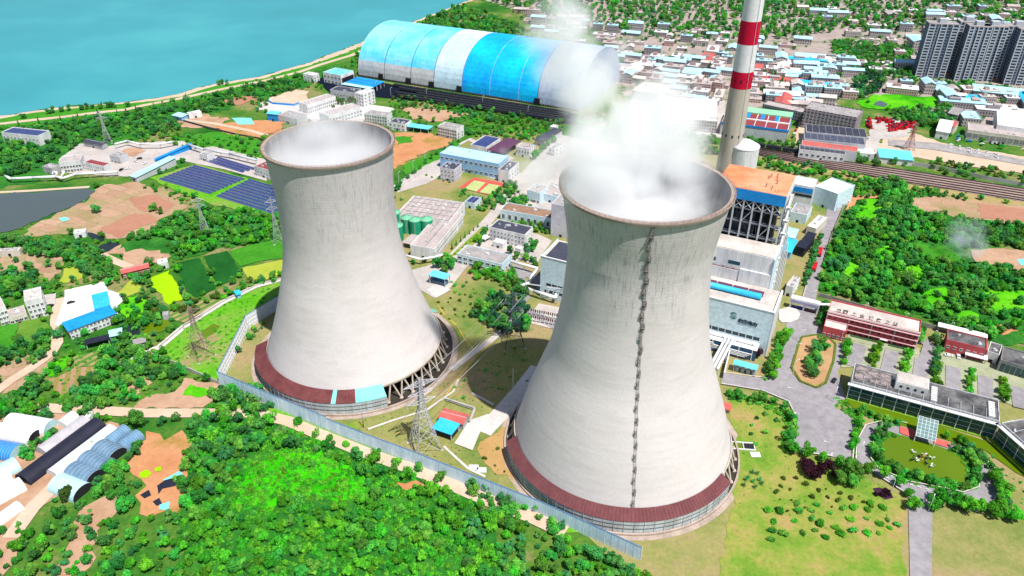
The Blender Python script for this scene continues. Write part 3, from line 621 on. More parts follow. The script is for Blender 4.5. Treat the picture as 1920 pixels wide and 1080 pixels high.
def cooling_tower(label, T, Rs, prof, zb, ro, roof_secs, seed, top):
    t = thing('cooling_tower', label, 'cooling tower', (T[0], T[1], 0))
    P = smooth_prof(prof); mt = tower_mat('tower_concrete', top, seed, .46 if seed < 3 else .72)
    inner = [(r-.7, z) for r, z in P][::-1]
    m_in = mat('tower_inside_concrete', (.34, .34, .345), (.24, .24, .25), .1, streak=True)
    MB().lathe(P, 128).build('shell', mt, t)
    MB().lathe(inner, 96).build('shell_lining', m_in, t)
    rt, zt = P[-1]
    MB().lathe([(rt-.72, zt-.6), (rt+1.0, zt-.6), (rt+1.1, zt+.0), (rt+1.1, zt+.35), (rt-.72, zt+.35), (rt-.72, zt-.6)], 128, smooth=False).build('rim', mat('rim_concrete', P3(200,178,164), P3(176,158,148), .3), t)
    rail = MB()
    for i in range(90):
        a = 2*math.pi*i/90; b = 2*math.pi*(i+1)/90; r = rt+.95
        p = (r*math.cos(a), r*math.sin(a)); q = (r*math.cos(b), r*math.sin(b))
        rail.bar((*p, zt+.3), (*p, zt+1.4), .05); rail.bar((*p, zt+1.4), (*q, zt+1.4), .06); rail.bar((*p, zt+.9), (*q, zt+.9), .04)
    rail.build('rim_railing', m_rust, t)
    r0 = P[0][0]
    MB().lathe([(r0-1.2, zb-.2), (r0+.5, zb-.2), (r0+.5, zb+.8), (r0, zb+.9)], 128, smooth=False).build('ring_beam', m_col, t)
    nV = 44
    for i in range(nV):
        a = 2*math.pi*(i+.5)/nV; da = math.pi/nV*.86; mb = MB(); rf = r0+3.0
        for s in (-1, 1):
            mb.bar((rf*math.cos(a), rf*math.sin(a), .3), ((r0-.3)*math.cos(a+s*da), (r0-.3)*math.sin(a+s*da), zb), .45, n=6)
        mb.box(rf*math.cos(a)-.8, rf*math.cos(a)+.8, rf*math.sin(a)-.8, rf*math.sin(a)+.8, .1, .9)
        mb.build('support_column', m_col, t)
    MB().lathe([(ro-.5, .3), (ro-.5, 1.3), (ro+.4, 1.3), (ro+.4, .3)], 128, smooth=False).build('basin_wall', m_basin, t)
    MB().lathe([(ro+.4, .32), (ro+2.6, .32), (ro+2.6, .1)], 128, smooth=False).build('basin_apron', m_basin, t)
    MB().lathe([(5, .45), (ro-.5, .45)], 96, smooth=False).build('basin_water', m_basinfloor, t)
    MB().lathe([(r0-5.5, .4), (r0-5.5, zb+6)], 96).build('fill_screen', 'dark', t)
    for sec, a0, a1, m in roof_secs:
        zo, zi = zb-1.2, zb+1.9; ri = r0-.1; rw = ro-.6; mb = MB(); n = max(3, int(abs(a1-a0)/.03))
        for i in range(n):
            b0 = a0+(a1-a0)*i/n; b1 = a0+(a1-a0)*(i+1)/n
            def pt(r, a, z): return (r*math.cos(a), r*math.sin(a), z)
            mb.quad(pt(rw+.3, b0, zo), pt(rw+.3, b1, zo), pt(ri, b1, zi), pt(ri, b0, zi))
            mb.quad(pt(rw+.3, b0, zo-.2), pt(ri, b0, zi-.2), pt(ri, b1, zi-.2), pt(rw+.3, b1, zo-.2))
            if sec != 'teal': mb.bar(pt(rw+.3, b0, zo+.05), pt(ri, b0, zi+.05), .09)
        mb.build('baffle_roof', m, t)
    A0 = roof_secs[0][1]; A1 = roof_secs[-1][2]; mb = MB(); n = 90
    for i in range(n):
        b0 = A0+(A1-A0)*i/n; b1 = A0+(A1-A0)*(i+1)/n; rw = ro-.6
        c0, s0, c1, s1 = math.cos(b0), math.sin(b0), math.cos(b1), math.sin(b1)
        for z0, z1, e in ((1.3, 3.6, 0), (3.6, 5.8, .06), (5.8, zb-1.3, .12)):
            mb.quad(((rw+e)*c0, (rw+e)*s0, z0), ((rw+e)*c1, (rw+e)*s1, z0), ((rw+e)*c1, (rw+e)*s1, z1), ((rw+e)*c0, (rw+e)*s0, z1))
        if i % 3 == 0: mb.bar(((rw+.2)*c0, (rw+.2)*s0, 1.2), ((rw+.2)*c0, (rw+.2)*s0, zb-1.3), .12)
        for z in (3.6, 5.8): mb.bar(((rw+.18)*c0, (rw+.18)*s0, z), ((rw+.18)*c1, (rw+.18)*s1, z), .09, 1)
    mb.build('baffle_wall', [W['steelclad'], W['dark']], t)
    # end cheek of the baffle house
    for a in (A0, A1):
        c, s = math.cos(a), math.sin(a); rw = ro-.6
        MB().add([((r0+.3)*c, (r0+.3)*s, .6), (rw*c, rw*s, .6), (rw*c, rw*s, zb-1.2), ((r0+.3)*c, (r0+.3)*s, zb+1.7)], [(0, 1, 2, 3)]).build('baffle_end_panel', 'wsteel', t)
    foot([((ro+3)*math.cos(2*math.pi*i/24)+T[0], (ro+3)*math.sin(2*math.pi*i/24)+T[1]) for i in range(24)], 0)
    return t, P
W['steelclad'] = mat('sheet_cladding', P3(206,214,218,.85), P3(178,184,186,.85), .25, streak=True, rough=.6)
T1 = (-68.126*1.25, 266.936*1.25); T2 = (40.512*1.25, 209.777*1.25)
def angpx(T, p, z=8.0):
    q = G(p, z); return math.atan2(q.y-T[1], q.x-T[0])
def asc(a, ref):
    while a < ref: a += 2*math.pi
    return a
a0 = angpx(T1, (481, 648)); a1 = asc(angpx(T1, (620, 757)), a0); a2 = asc(angpx(T1, (629, 757)), a0); a3 = asc(angpx(T1, (667, 753)), a0); a4 = asc(angpx(T1, (724, 741)), a0)
tow1, P1 = cooling_tower('smaller concrete cooling tower with thin mist and teal patches on its lower roof', T1, 0,
    [(120.6, 29.6), (110, 28.7), (98, 28.0), (85, 27.9), (73, 28.4), (60, 30.3), (46, 33.9), (30, 38.6), (18, 42.8), (9.2, 46.2)], 9.2, 53.0,
    [('maroon', a0, a1, mat('maroon_sheet_roof', P3(138,78,78), P3(118,62,64), .2)), ('teal', a1, a2, 'teal'), ('maroon', a2, a3, mat('maroon_sheet_roof', (0,0,0))), ('teal', a3, a4, 'teal')], 1.3, 120.6)
b0 = angpx(T2, (946, 828)); b1 = asc(angpx(T2, (1368, 904)), b0)
tow2, P2 = cooling_tower('larger concrete cooling tower with dark zigzag stairway and thick white steam', T2, 0,
    [(131.2, 31.9), (122, 30.6), (110, 28.8), (102, 28.5), (92, 29.0), (79, 30.1), (66, 32.3), (55, 34.6), (42, 39.0), (28, 43.7), (16, 47.2), (9.2, 49.2)], 9.2, 54.0,
    [('maroon', b0, b1, mat('wine_sheet_roof', P3(140,84,86), P3(124,72,76), .15))], 5.1, 131.2)
# stairway on the larger tower: two stringers following the profile, rungs, and caged landings that zigzag
ar = angpx(T2, (1185, 950), 8); zs = [p[1] for p in P2]; rs = [p[0] for p in P2]
def rad(z): return float(np.interp(z, zs, rs))
at_ = angpx(T2, (1222, 418), 131)
def sp(z, da=0, out=.25):
    f = (z-9)/(131-9); a = ar+(at_-ar)*f+da/rad(z); r = rad(z)+out
    return Vector((r*math.cos(a), r*math.sin(a), z))
m_stair = mat('stair_steel', P3(196,184,176), P3(166,156,150), .6); m_land = mat('dark_landing_steel', P3(156,146,140), P3(126,118,114), .6)
mb = MB()
z = 8.5
while z < 131:
    z2 = min(z+2, 131.5)
    for s in (-.5, .5): mb.bar(sp(z, s, .2), sp(z2, s, .2), .05)
    for k in range(3): mb.bar(sp(z+k*.66, -.5, .3), sp(z+k*.66, .5, .3), .05)
    z = z2
stair = mb.build('stairway', m_stair, tow2)
nl = 24
for k in range(nl):
    z = 13+k*(126-13)/(nl-1); s = 1 if k % 2 else -1; mb = MB(); w_ = .85 if k > nl*.6 else .5
    c = [sp(z, s*.3-w_*.7, .1), sp(z, s*.3+w_*.7, .1), sp(z, s*.3+w_*.7, 1.1), sp(z, s*.3-w_*.7, 1.1)]
    mb.add(c, [(0, 1, 2, 3)])
    for i in range(4):
        mb.bar(c[i], c[i]+Vector((0, 0, 1.3)), .06); mb.bar(c[i]+Vector((0, 0, 1.3)), c[(i+1) % 4]+Vector((0, 0, 1.3)), .06); mb.bar(c[i], c[(i+1) % 4], .07)
    mb.bar(c[2], sp(z-2.2, s*.3+w_*.7, .1), .09); mb.bar(c[3], sp(z-2.2, s*.3-w_*.7, .1), .09)
    if k > nl*.5:      # cranked flight down to the next landing
        q = sp(z-4.4, -s*1.1, .7); mb.bar(sp(z, s*1.0, .7), q, .12); mb.bar(sp(z+1.2, s*1.0, .7), q+Vector((0, 0, 1.2)), .05)
    mb.build('landing', m_land, stair)
mb = MB(); mb.bar(sp(131, 1.2, .6), sp(124, -1.2, .9), .3); mb.box(-.01, .01, -.01, .01, 0, .01)
mb.build('top_flight', m_stair, stair)

# ------------------------------------------------------------------ steam
def steam(name, label, T, z0, z1, dom, fill, billows, dens, nscale, seed, amp=1.9, lo=.12, soft=.55):
    """a cloud of steam: a closed air volume whose density follows a drifting column"""
    m = bpy.data.materials.new('steam'); m.use_nodes = True; t = m.node_tree; t.nodes.clear()
    out = N(t, 'ShaderNodeOutputMaterial'); pv = N(t, 'ShaderNodeVolumePrincipled')
    pv.inputs['Color'].default_value = (1, 1, 1, 1); pv.inputs['Anisotropy'].default_value = 0.0
    v = objco(t); sp_ = N(t, 'ShaderNodeSeparateXYZ'); t.links.new(v, sp_.inputs[0])
    def Mt(op, a, b=None, cl=False):
        n = N(t, 'ShaderNodeMath', operation=op); n.use_clamp = cl
        for i, x in enumerate((a, b)):
            if x is None: continue
            if hasattr(x, 'links'): t.links.new(x, n.inputs[i])
            else: n.inputs[i].default_value = x
        return n.outputs[0]
    X, Y, Z = sp_.outputs
    def nz(sc_, d, off):
        mp = N(t, 'ShaderNodeMapping'); mp.inputs['Location'].default_value = (off, off*.7, off*.3); t.links.new(v, mp.inputs[0])
        n = N(t, 'ShaderNodeTexNoise'); n.inputs['Scale'].default_value = sc_; n.inputs['Detail'].default_value = d; n.inputs['Roughness'].default_value = .62; n.inputs['Distortion'].default_value = .5
        t.links.new(mp.outputs[0], n.inputs['Vector']); return n.outputs[0]
    # the throat is filled up to the lip; above it the cloud is a handful of drifting billows
    zr = P2[-1][1] if T is T2 else P1[-1][1]; rr = P2[-1][0] if T is T2 else P1[-1][0]
    r2 = Mt('SQRT', Mt('ADD', Mt('MULTIPLY', Mt('SUBTRACT', X, fill[0]), Mt('SUBTRACT', X, fill[0])), Mt('MULTIPLY', Mt('SUBTRACT', Y, fill[1]), Mt('SUBTRACT', Y, fill[1]))))
    f = Mt('MULTIPLY', Mt('SUBTRACT', 1.0, Mt('DIVIDE', r2, rr*fill[2])), 1.6)
    f = Mt('MINIMUM', f, Mt('DIVIDE', Mt('SUBTRACT', zr+fill[3], Z), 9.0))
    for (px, py, rp, wgt, dy) in billows:
        vv = Vector(_F*FPX + _R*(px-960) - _U*(py-540)); k = (T[1]+dy)/vv.y; c = Vector(_C)+vv*k-Vector((T[0], T[1], 0)); R_ = rp*k
        n = N(t, 'ShaderNodeVectorMath', operation='DISTANCE'); t.links.new(v, n.inputs[0]); n.inputs[1].default_value = c
        f = Mt('MAXIMUM', f, Mt('MULTIPLY', Mt('SUBTRACT', 1.0, Mt('DIVIDE', n.outputs['Value'], R_)), wgt))
    f = Mt('ADD', f, Mt('MULTIPLY', Mt('SUBTRACT', nz(nscale, 6, seed), .5), amp))
    ss = N(t, 'ShaderNodeMapRange', interpolation_type='SMOOTHSTEP'); ss.inputs[1].default_value = lo; ss.inputs[2].default_value = lo+soft
    t.links.new(f, ss.inputs[0])
    top = N(t, 'ShaderNodeMapRange', interpolation_type='SMOOTHSTEP'); top.inputs[1].default_value = z1; top.inputs[2].default_value = z1-14; t.links.new(Z, top.inputs[0])
    t.links.new(Mt('MULTIPLY', Mt('MULTIPLY', ss.outputs[0], top.outputs[0]), dens), pv.inputs['Density'])
    t.links.new(pv.outputs[0], out.inputs['Volume'])
    x0, x1, y0, y1 = dom
    mb = MB()
    # inside the throat the cloud keeps clear of the shell, above it opens out
    secs = []
    P = P2 if T is T2 else P1; zt = P[-1][1]; rt = P[-1][0]
    n = 24
    rings = [(z0, rt-2.4, 0), (zt-.5, rt-1.5, 0), (zt+2.5, rt+1.5, 0), (zt+9, 0, 1), (z1, 0, 1)]
    for z, r, full in rings:
        for i in range(n):
            a = 2*math.pi*i/n
            if full:
                ca, sa = math.cos(a), math.sin(a); k = 1/max(abs(ca), abs(sa))
                x, y = ca*k, sa*k
                mb.v.append((x1*x if x > 0 else -x0*x, y1*y if y > 0 else -y0*y, z))
            else: mb.v.append((r*math.cos(a), r*math.sin(a), z))
    L = len(rings)
    for j in range(L-1):
        for i in range(n):
            i2 = (i+1) % n; mb.f.append((j*n+i, j*n+i2, (j+1)*n+i2, (j+1)*n+i)); mb.m.append(0); mb.sm.append(False)
    mb.f.append(tuple(range(n))[::-1]); mb.f.append(tuple(range((L-1)*n, L*n))); mb.m += [0, 0]; mb.sm += [False, False]
    return mb.build(name, m, None, label, 'steam', None, 'stuff', (T[0], T[1], 0))
steam('steam_cloud', 'thick white steam rising and drifting from the larger cooling tower', T2, 106, 204, (-70, 42, -38, 46),
      (-8, -4, 1.2, 5), [(1190,330,105,1.25,0), (1115,320,105,1.15,-6), (1215,270,115,1.5,2), (1265,290,95,1.25,6), (1240,220,98,1.5,8), (1170,235,85,1.25,6), (1105,240,80,1.2,4), (1100,175,84,1.45,8),
       (1075,120,86,1.25,10), (1135,130,66,.85,10), (1060,60,90,1.15,12), (1310,265,60,.75,6), (1010,330,80,.6,-4), (1050,280,80,.65,0)], .1, .05, 3.0, 2.5, .06, .85)
steam('steam_cloud', 'thin grey mist lying in the mouth of the smaller cooling tower', T1, 98, 146, (-44, 44, -36, 40),
      (-2, 0, 1.35, 3), [(600,235,80,.85,6), (650,225,65,.8,8), (560,215,60,.6,8), (640,200,55,.5,12)], .075, .045, 9.0, 1.5, .15, .9)

# ------------------------------------------------------------------ chimney behind the boiler house
ch = G((1352, 388)); ch.z = 0
m_chim = mat('chimney_concrete', (.52, .46, .38), (.44, .40, .34), .06, streak=True)
m_band = mat('crimson_band_paint', P3(214,0,60,.8), P3(200,0,52,.8), .1)
t = thing('chimney', 'tall tapering chimney with crimson and white bands behind the orange roofed boiler house', 'chimney', ch)
def cr_(z): return 8.6-3.0*z/190
for nm, z0, z1, m in (('shaft', 0, 91.5, m_chim), ('red_band', 91.5, 103, m_band), ('white_band', 103, 121, 'wsteel'), ('red_band', 121, 136, m_band), ('white_band', 136, 150, 'wsteel'), ('red_band', 150, 164, m_band), ('white_band', 164, 180, 'wsteel')):
    MB().lathe([(cr_(z0), z0), (cr_(z1), z1)], 48).build(nm, m, t)
MB().lathe([(cr_(180), 180), (cr_(180)-1, 180), (cr_(180)-1, 170)], 32).build('mouth', 'dark', t)
for zz_ in (58, 97):
    for k in range(6):
        a = -math.pi/2+(k-2.5)*.6; r = cr_(zz_)+.05
        MB().box(r-.3, r+.15, -.5, .5, -.9, .9).build('opening', 'dark', t).matrix_local = Matrix.Translation((0, 0, zz_)) @ Matrix.Rotation(a, 4, 'Z')
mb = MB()
for z in range(0, 180, 3): mb.bar(((cr_(z)+.5)*.3, -(cr_(z)+.5)*.95, z), ((cr_(z+3)+.5)*.3, -(cr_(z+3)+.5)*.95, z+3), .15)
mb.build('ladder', 'steel', t)
# white silo beside it
sl = G((1377, 392)); t = thing('white_silo', 'plain white round silo at the foot of the banded chimney', 'silo', (sl.x, sl.y, 0))
MB().lathe([(10, 0), (10, 50)], 40).build('silo_wall', 'white', t)
MB().lathe([(10.2, 50), (10.2, 50.6), (4, 54), (.01, 55)], 40).build('silo_roof', 'r_white', t)

# ------------------------------------------------------------------ lattice pylons
m_lat = mat('galvanised_lattice', (.50, .49, .52), (.36, .355, .39), .5, rough=.6)
m_latd = mat('weathered_lattice', P3(96,110,120), P3(70,84,92), .5, rough=.6)
def pylon(label, base, h, bw, m, arms, rz=.3, group=None, bar=.16):
    b = G(base); t = thing('transmission_pylon', label, 'pylon', (b.x, b.y, 0), rz, group)
    def hw(z):
        z = z/h
        return bw*(1-z/.62)*.5+bw*.13 if z < .62 else bw*.13*(1-(z-.62)/.38*.55)
    lv = [0]; z = 0
    while z < h-1: z += max(1.6, hw(z)*1.5); lv.append(min(z, h))
    mb = MB()
    cs = [(-1,-1),(1,-1),(1,1),(-1,1)]
    for z0, z1 in zip(lv[:-1], lv[1:]):
        a, c = hw(z0), hw(z1)
        for i in range(4):
            p, q = cs[i], cs[(i+1) % 4]
            mb.bar((p[0]*a, p[1]*a, z0), (p[0]*c, p[1]*c, z1), bar*1.3)
            mb.bar((p[0]*a, p[1]*a, z0), (q[0]*c, q[1]*c, z1), bar*.7); mb.bar((q[0]*a, q[1]*a, z0), (p[0]*c, p[1]*c, z1), bar*.7)
            mb.bar((p[0]*c, p[1]*c, z1), (q[0]*c, q[1]*c, z1), bar*.7)
            mx = ((p[0]+q[0])*a/2, (p[1]+q[1])*a/2, z0); mb.bar(mx, (p[0]*(a+c)/2, p[1]*(a+c)/2, (z0+z1)/2), bar*.5); mb.bar(mx, (q[0]*(a+c)/2, q[1]*(a+c)/2, (z0+z1)/2), bar*.5)
    mb.build('lattice_mast', m, t)
    for zf, L in arms:
        z = h*zf; a = hw(z)
        for s in (-1, 1):
            mb = MB(); tip = (s*L, 0, z+.6)
            for yy in (-a, a):
                mb.bar((s*a, yy, z), tip, bar); mb.bar((s*a, yy, z+2.2), tip, bar)
                for f in (.25, .5, .75):
                    p = Vector((s*a, yy, z)).lerp(Vector(tip), f); q = Vector((s*a, yy, z+2.2)).lerp(Vector(tip), f-.2); mb.bar(p, q, bar*.6)
                    mb.bar(p, Vector((s*a, -yy, z)).lerp(Vector(tip), f-.2), bar*.6)
            mb.bar(tip, (tip[0], 0, z-1.6), .12)
            mb.build('cross_arm', m, t)
    for x, y in cs:
        MB().box(x*bw*.63-.6, x*bw*.63+.6, y*bw*.63-.6, y*bw*.63+.6, 0, .5).build('footing', 'conc', t)
    return t
pylon('pale grey lattice pylon beside the blue roofed shed between the two cooling towers', (797, 838), 41, 9.5, m_lat, ((.66, 7), (.78, 6), (.9, 8)), .5, bar=.15)
pylon('dark lattice pylon in front of the garden trees above the shaded lawn', (962, 645), 34, 9, m_latd, ((.66, 6), (.8, 7), (.93, 5)), .2, bar=.13)
pylon('tan lattice pylon on the weedy ground outside the tall compound wall', (379, 668), 33, 8, mat('tan_lattice', P3(190,170,150), P3(150,136,120), .5), ((.7, 5.5), (.85, 6)), .9, bar=.1)
for lb, b, h in (('thin lattice pylon at the edge of the river bank woods', (203, 268), 30), ('thin lattice pylon rising from woods before the solar rows', (522, 455), 34), ('faint lattice pylon among trees left of the hedged paddies', (385, 438), 28)):
    pylon(lb, b, h, 5, m_lat, ((.75, 4), (.9, 4)), .4, bar=.07)
pylon('red and white lattice pylon at the edge of the pale construction yard', (1703, 282), 26, 6, mat('pinkish_lattice', P3(206,150,150), P3(180,120,120), .5), ((.7, 4), (.88, 4)), .4, bar=.15)
# power lines from pylon to pylon
def wire(label, p, q, sag, r=.09, m='steel'):
    p, q = Vector(p), Vector(q); mb = MB(); pts = []
    for i in range(13):
        f = i/12; v = p.lerp(q, f); v.z -= sag*4*f*(1-f); pts.append(v)
    mb.path(pts, r, n=4); return mb.build('power_line', m, None, label, 'power line', 'power lines between the pylons')
pa, pb = G((797, 838)), G((962, 645))
for k, (zf, L, zf2, L2) in enumerate(((.66, 7, .66, 6), (.9, 8, .93, 5))):
    for s in (-1, 1):
        ca, sa = math.cos(.5), math.sin(.5); cb, sb = math.cos(.2), math.sin(.2)
        wire('thin cable strung between the pale pylon and the dark pylon', (pa.x+s*L*ca, pa.y+s*L*sa, 41*zf-1), (pb.x+s*L2*cb, pb.y+s*L2*sb, 34*zf2-1), 2.5)
# ------------------------------------------------------------------ buildings
WIN = {}
def win_mesh(w_, h_, glass='glass', frame='white'):
    k = (w_, h_, glass, frame)
    if k not in WIN:
        mb = MB(); f = .12
        mb.box(-w_/2, w_/2, -.06, .02, 0, h_, 1)                                   # pane, proud of the wall
        for x in (-w_/2-f/2, 0, w_/2-f/2): mb.box(x, x+f, -.12, .02, 0, h_, 0)
        mb.box(-w_/2-.1, w_/2+.1, -.16, .02, -.12, 0, 0); mb.box(-w_/2-.1, w_/2+.1, -.14, .02, h_, h_+.1, 0)
        o = mb.build('window', [frame, glass]); WIN[k] = o.data; bpy.data.objects.remove(o)
    return WIN[k]
def put_windows(t, wall_par, spots, size, glass, frame):
    me = win_mesh(size[0], size[1], glass, frame)
    for M_ in spots:
        o = bpy.data.objects.new('window', me); COL.objects.link(o); o.parent = t; o.matrix_local = M_
BUILT = {}
def bld(name, label, P0, P1, P2, h, wall='white', roof='r_grey', front=None, side=None, back=False, size=(1.7, 1.6), glass='glass', frame='white',
        kind='flat', cat='building', group=None, clutter=5, parapet=.7, z0=1.0, fl=3.3, depth=None, door=True, mat_wall=None, nopatch=False, solar=0):
    """a building from three roof corners in the photo (near-left, near-right, far-right) and its height in metres"""
    A, B, C_ = G(P0, h), G(P1, h), G(P2, h)
    u = (B-A); u.z = 0; L = u.length; u.normalize(); v = Vector((-u.y, u.x, 0))
    if v.dot(Vector((A.x, A.y, 0))) < 0: v = -v
    D = depth or max(4, abs((C_-B).dot(v)))
    rz = math.atan2(u.y, u.x)
    t = thing(name, label, cat, (A.x, A.y, 0), rz, group)
    foot([tuple((A+u*a+v*b)[:2]) for a, b in ((0, 0), (L, 0), (L, D), (0, D))])
    r = random.Random(int(A.x*13+A.y*7)); wl = mat_wall or wall
    mb = MB(); p = parapet; e = .3
    if kind == 'flat':
        mb.box(0, L, 0, D, 0, h-.3, bottom=False)
        for x0, x1, y0, y1 in ((0, L, 0, e), (0, L, D-e, D), (0, e, e, D-e), (L-e, L, e, D-e)): mb.box(x0, x1, y0, y1, h-.3, h+p, bottom=False)
        mb.build('wall', wl, t)
        MB().box(e, L-e, e, D-e, h-.29, h).build('roof', roof, t)
        for k in range(clutter):
            bx, by = r.uniform(2, max(2.1, L-4)), r.uniform(1.5, max(1.6, D-3)); s_ = r.uniform(.7, 1.5)
            m_ = MB().box(bx, bx+s_*1.5, by, by+s_, h, h+r.uniform(.5, 1.2)); m_.box(bx+.2, bx+s_, by+.2, by+s_*.7, h+1.2, h+1.35)
            m_.build('roof_vent', r.choice(['grey2', 'steel', 'white']), t)
    elif kind in ('gable', 'gablex'):
        rise = D*.16 if kind == 'gable' else L*.16; ov = .5
        if kind == 'gable':
            mb.add([(0,0,0),(L,0,0),(L,D,0),(0,D,0),(0,0,h),(L,0,h),(L,D,h),(0,D,h),(0,D/2,h+rise),(L,D/2,h+rise)],
                   [(0,1,5,4),(1,2,6,9,5),(2,3,7,6),(3,0,4,8,7)])
            mb.build('wall', wl, t); rf = MB(); k = rise/(D/2)
            for y0, z_0, y1, z_1 in ((-ov, h-ov*k, D/2, h+rise), (D+ov, h-ov*k, D/2, h+rise)):
                rf.add([(-ov,y0,z_0+.05),(L+ov,y0,z_0+.05),(L+ov,y1,z_1+.05),(-ov,y1,z_1+.05),(-ov,y0,z_0+.25),(L+ov,y0,z_0+.25),(L+ov,y1,z_1+.25),(-ov,y1,z_1+.25)],
                       [(4,5,6,7),(0,3,2,1),(0,1,5,4),(1,2,6,5),(3,0,4,7)])
                nb = int(L/3)
                for i in range(nb+1):
                    x = i*L/max(1, nb); rf.bar((x, y0, z_0+.27), (x, y1, z_1+.27), .05)
            rf.build('roof', roof, t)
        MB().bar((-ov, D/2, h+rise+.3), (L+ov, D/2, h+rise+.3), .15).build('ridge_cap', 'steel', t)
    elif kind == 'shed':
        rise = D*.06
        mb.add([(0,0,0),(L,0,0),(L,D,0),(0,D,0),(0,0,h),(L,0,h),(L,D,h+rise),(0,D,h+rise)], [(0,1,5,4),(1,2,6,5),(2,3,7,6),(3,0,4,7)])
        mb.build('wall', wl, t); rf = MB(); o_ = .6
        rf.add([(-o_,-o_,h+.02),(L+o_,-o_,h+.02),(L+o_,D+o_,h+rise+.06),(-o_,D+o_,h+rise+.06),(-o_,-o_,h+.3),(L+o_,-o_,h+.3),(L+o_,D+o_,h+rise+.35),(-o_,D+o_,h+rise+.35)],
               [(4,5,6,7),(0,3,2,1),(0,1,5,4),(1,2,6,5),(2,3,7,6),(3,0,4,7)])
        for i in range(int(L/2.5)+1):
            x = i*2.5; rf.bar((x, -o_, h+.32), (x, D+o_, h+rise+.37), .04)
        rf.build('roof', roof, t)
    elif kind == 'open':
        for x in np.linspace(.3, L-.3, max(2, int(L/6)+1)):
            for y in (.3, D-.3): MB().box(x-.2, x+.2, y-.2, y+.2, 0, h).build('post', 'steel', t)
        rf = MB().box(-.4, L+.4, -.4, D+.4, h, h+.3)
        for i in range(int(L/2)+1): rf.bar((i*2, -.4, h+.32), (i*2, D+.4, h+.32), .05)
        rf.build('roof', roof, t)
    if solar:
        for k in range(solar):
            x0 = 1+(L-2)*k/solar; MB().box(x0, x0+(L-2)/solar-.5, 1, D-1, h+.25, h+.4).build('solar_panel', 'r_solar', t)
    spots = []
    def frange(n, W_): return [(i+.5)*W_/n for i in range(n)]
    if front:
        for k in range(front[1]):
            for x in frange(front[0], L): spots.append(Matrix.Translation((x, 0, z0+k*fl)))
    if side:
        for k in range(side[1]):
            for y in frange(side[0], D):
                spots.append(Matrix.Translation((L, y, z0+k*fl)) @ Matrix.Rotation(math.pi/2, 4, 'Z'))
                if A.x > 0: spots.append(Matrix.Translation((0, y, z0+k*fl)) @ Matrix.Rotation(-math.pi/2, 4, 'Z'))
    if spots: put_windows(t, None, spots[:98], size, glass, frame)
    if door and kind != 'open' and h > 3:
        MB().box(L*.5-.9, L*.5+.9, -.08, .05, 0, 2.3).build('door', 'dark', t)
    BUILT[label] = (t, L, D, h); return t, L, D, h
# -- works and offices between the towers and the rail yard
bld('workshop', 'long light blue workshop with two rows of windows and pale cyan roof', (824.5,287), (935,307.5), (955,293), 13, 'bluewall', 'r_lblue', (12, 2), (5, 2), size=(2.6, 1.8), fl=7, z0=1.5, clutter=3, parapet=.2)
bld('annex_building', 'small grey three storey block with dark roof before the light blue workshop', (825,315), (852,319.5), (870,309), 10.5, 'lilac', 'r_dark', (4, 3), (4, 3), size=(1.4, 1.4))
bld('annex_building', 'white annex with dark roof at the right end of the light blue workshop', (934,319), (953.5,322.5), (977,306), 10, 'white', 'r_dark', (0, 0), (4, 2), z0=1.5)
bld('store_building', 'white store with dark solar roof behind the light blue workshop', (882,272), (912,278), (936,259.5), 6, 'white', 'r_pink', None, (7, 1), size=(1.6, 2), z0=2, solar=2, clutter=0)
bld('open_shed', 'open maroon roofed shed beside the white solar roofed store', (914,281), (941,287), (975,264), 6, roof='r_purple', kind='open')
bld('office_building', 'white two storey house with grey roof between maroon shed and steam', (967,276), (993,281), (1004.5,273), 8, 'white', 'r_pink', (5, 1), (3, 2), z0=4, size=(1.2, 2))
bld('dormitory', 'white three storey dormitory with galleries behind the orange bare ground', (820.6,237), (856,244), (868.5,236), 9.5, 'white', 'r_grey', (8, 3), (2, 2), fl=3, size=(2, 1.7))
bld('open_shed', 'long turquoise roofed shelter behind the orange bare ground', (760,237), (803,243), (805,236), 4.5, roof='r_cyan', kind='open')
bld('house', 'white two storey house at the left end of the turquoise shelter', (728.5,229), (759,234), (769,226), 7, 'white', 'r_dark', (4, 2), (2, 2))
bld('office_building', 'white office block with grey roof behind the smaller tower mist, right side', (682.5,213), (725,219), (731,212), 9.5, 'white', 'r_grey', (9, 3), (2, 2), fl=3)
bld('school_block', 'long white wing with grey roof, farthest left of the courtyard blocks', (560,193), (576,198), (619,178), 9, 'white', 'r_pink', (3, 2), (14, 2), size=(1.3, 2))
bld('school_block', 'white wing with grey roof half veiled by the smaller tower mist', (598,212), (616,219), (657,193), 9, 'white', 'r_pink', (3, 2), (11, 2), size=(1.8, 1.8))
bld('school_block', 'low grey roofed hall joining the white wings below the rail yard', (619,169), (664,175), (672,167), 9, 'grey2', 'r_dark', (8, 2), None)
bld('office_building', 'white four storey stair block beside the coal blackened rail yard', (667,175), (681,178), (690,167), 13, 'white', 'r_white', (3, 4), (3, 4), size=(1.6, 1.8))
bld('depot', 'white depot with cyan roof and dark mouth at the head of the rail yard', (605.5,136), (639,142.5), (660,133), 11, 'white', 'r_cyan', (5, 2), None, size=(2.6, 1.8), fl=5, z0=1.8)
t, L, D, h = BUILT['white depot with cyan roof and dark mouth at the head of the rail yard']
MB().box(L, L+.1, 1, D-1, 0, 8).build('depot_door', 'dark', t)
bld('house', 'white cube house left of the cyan roofed depot', (568,139), (587,142.5), (590.5,137), 8, 'white', 'r_white', (3, 2), (2, 2))
bld('shed', 'small blue shed with cyan roof left of the smaller tower mist', (500,213), (520,215), (523,210.5), 7, 'bluewall', 'r_cyan', kind='shed', mat_wall='r_blue')
bld('warehouse', 'grey low building beside the small blue shed', (521,216), (556,224), (568,214), 6.5, 'grey2', 'r_grey', (6, 1), None)
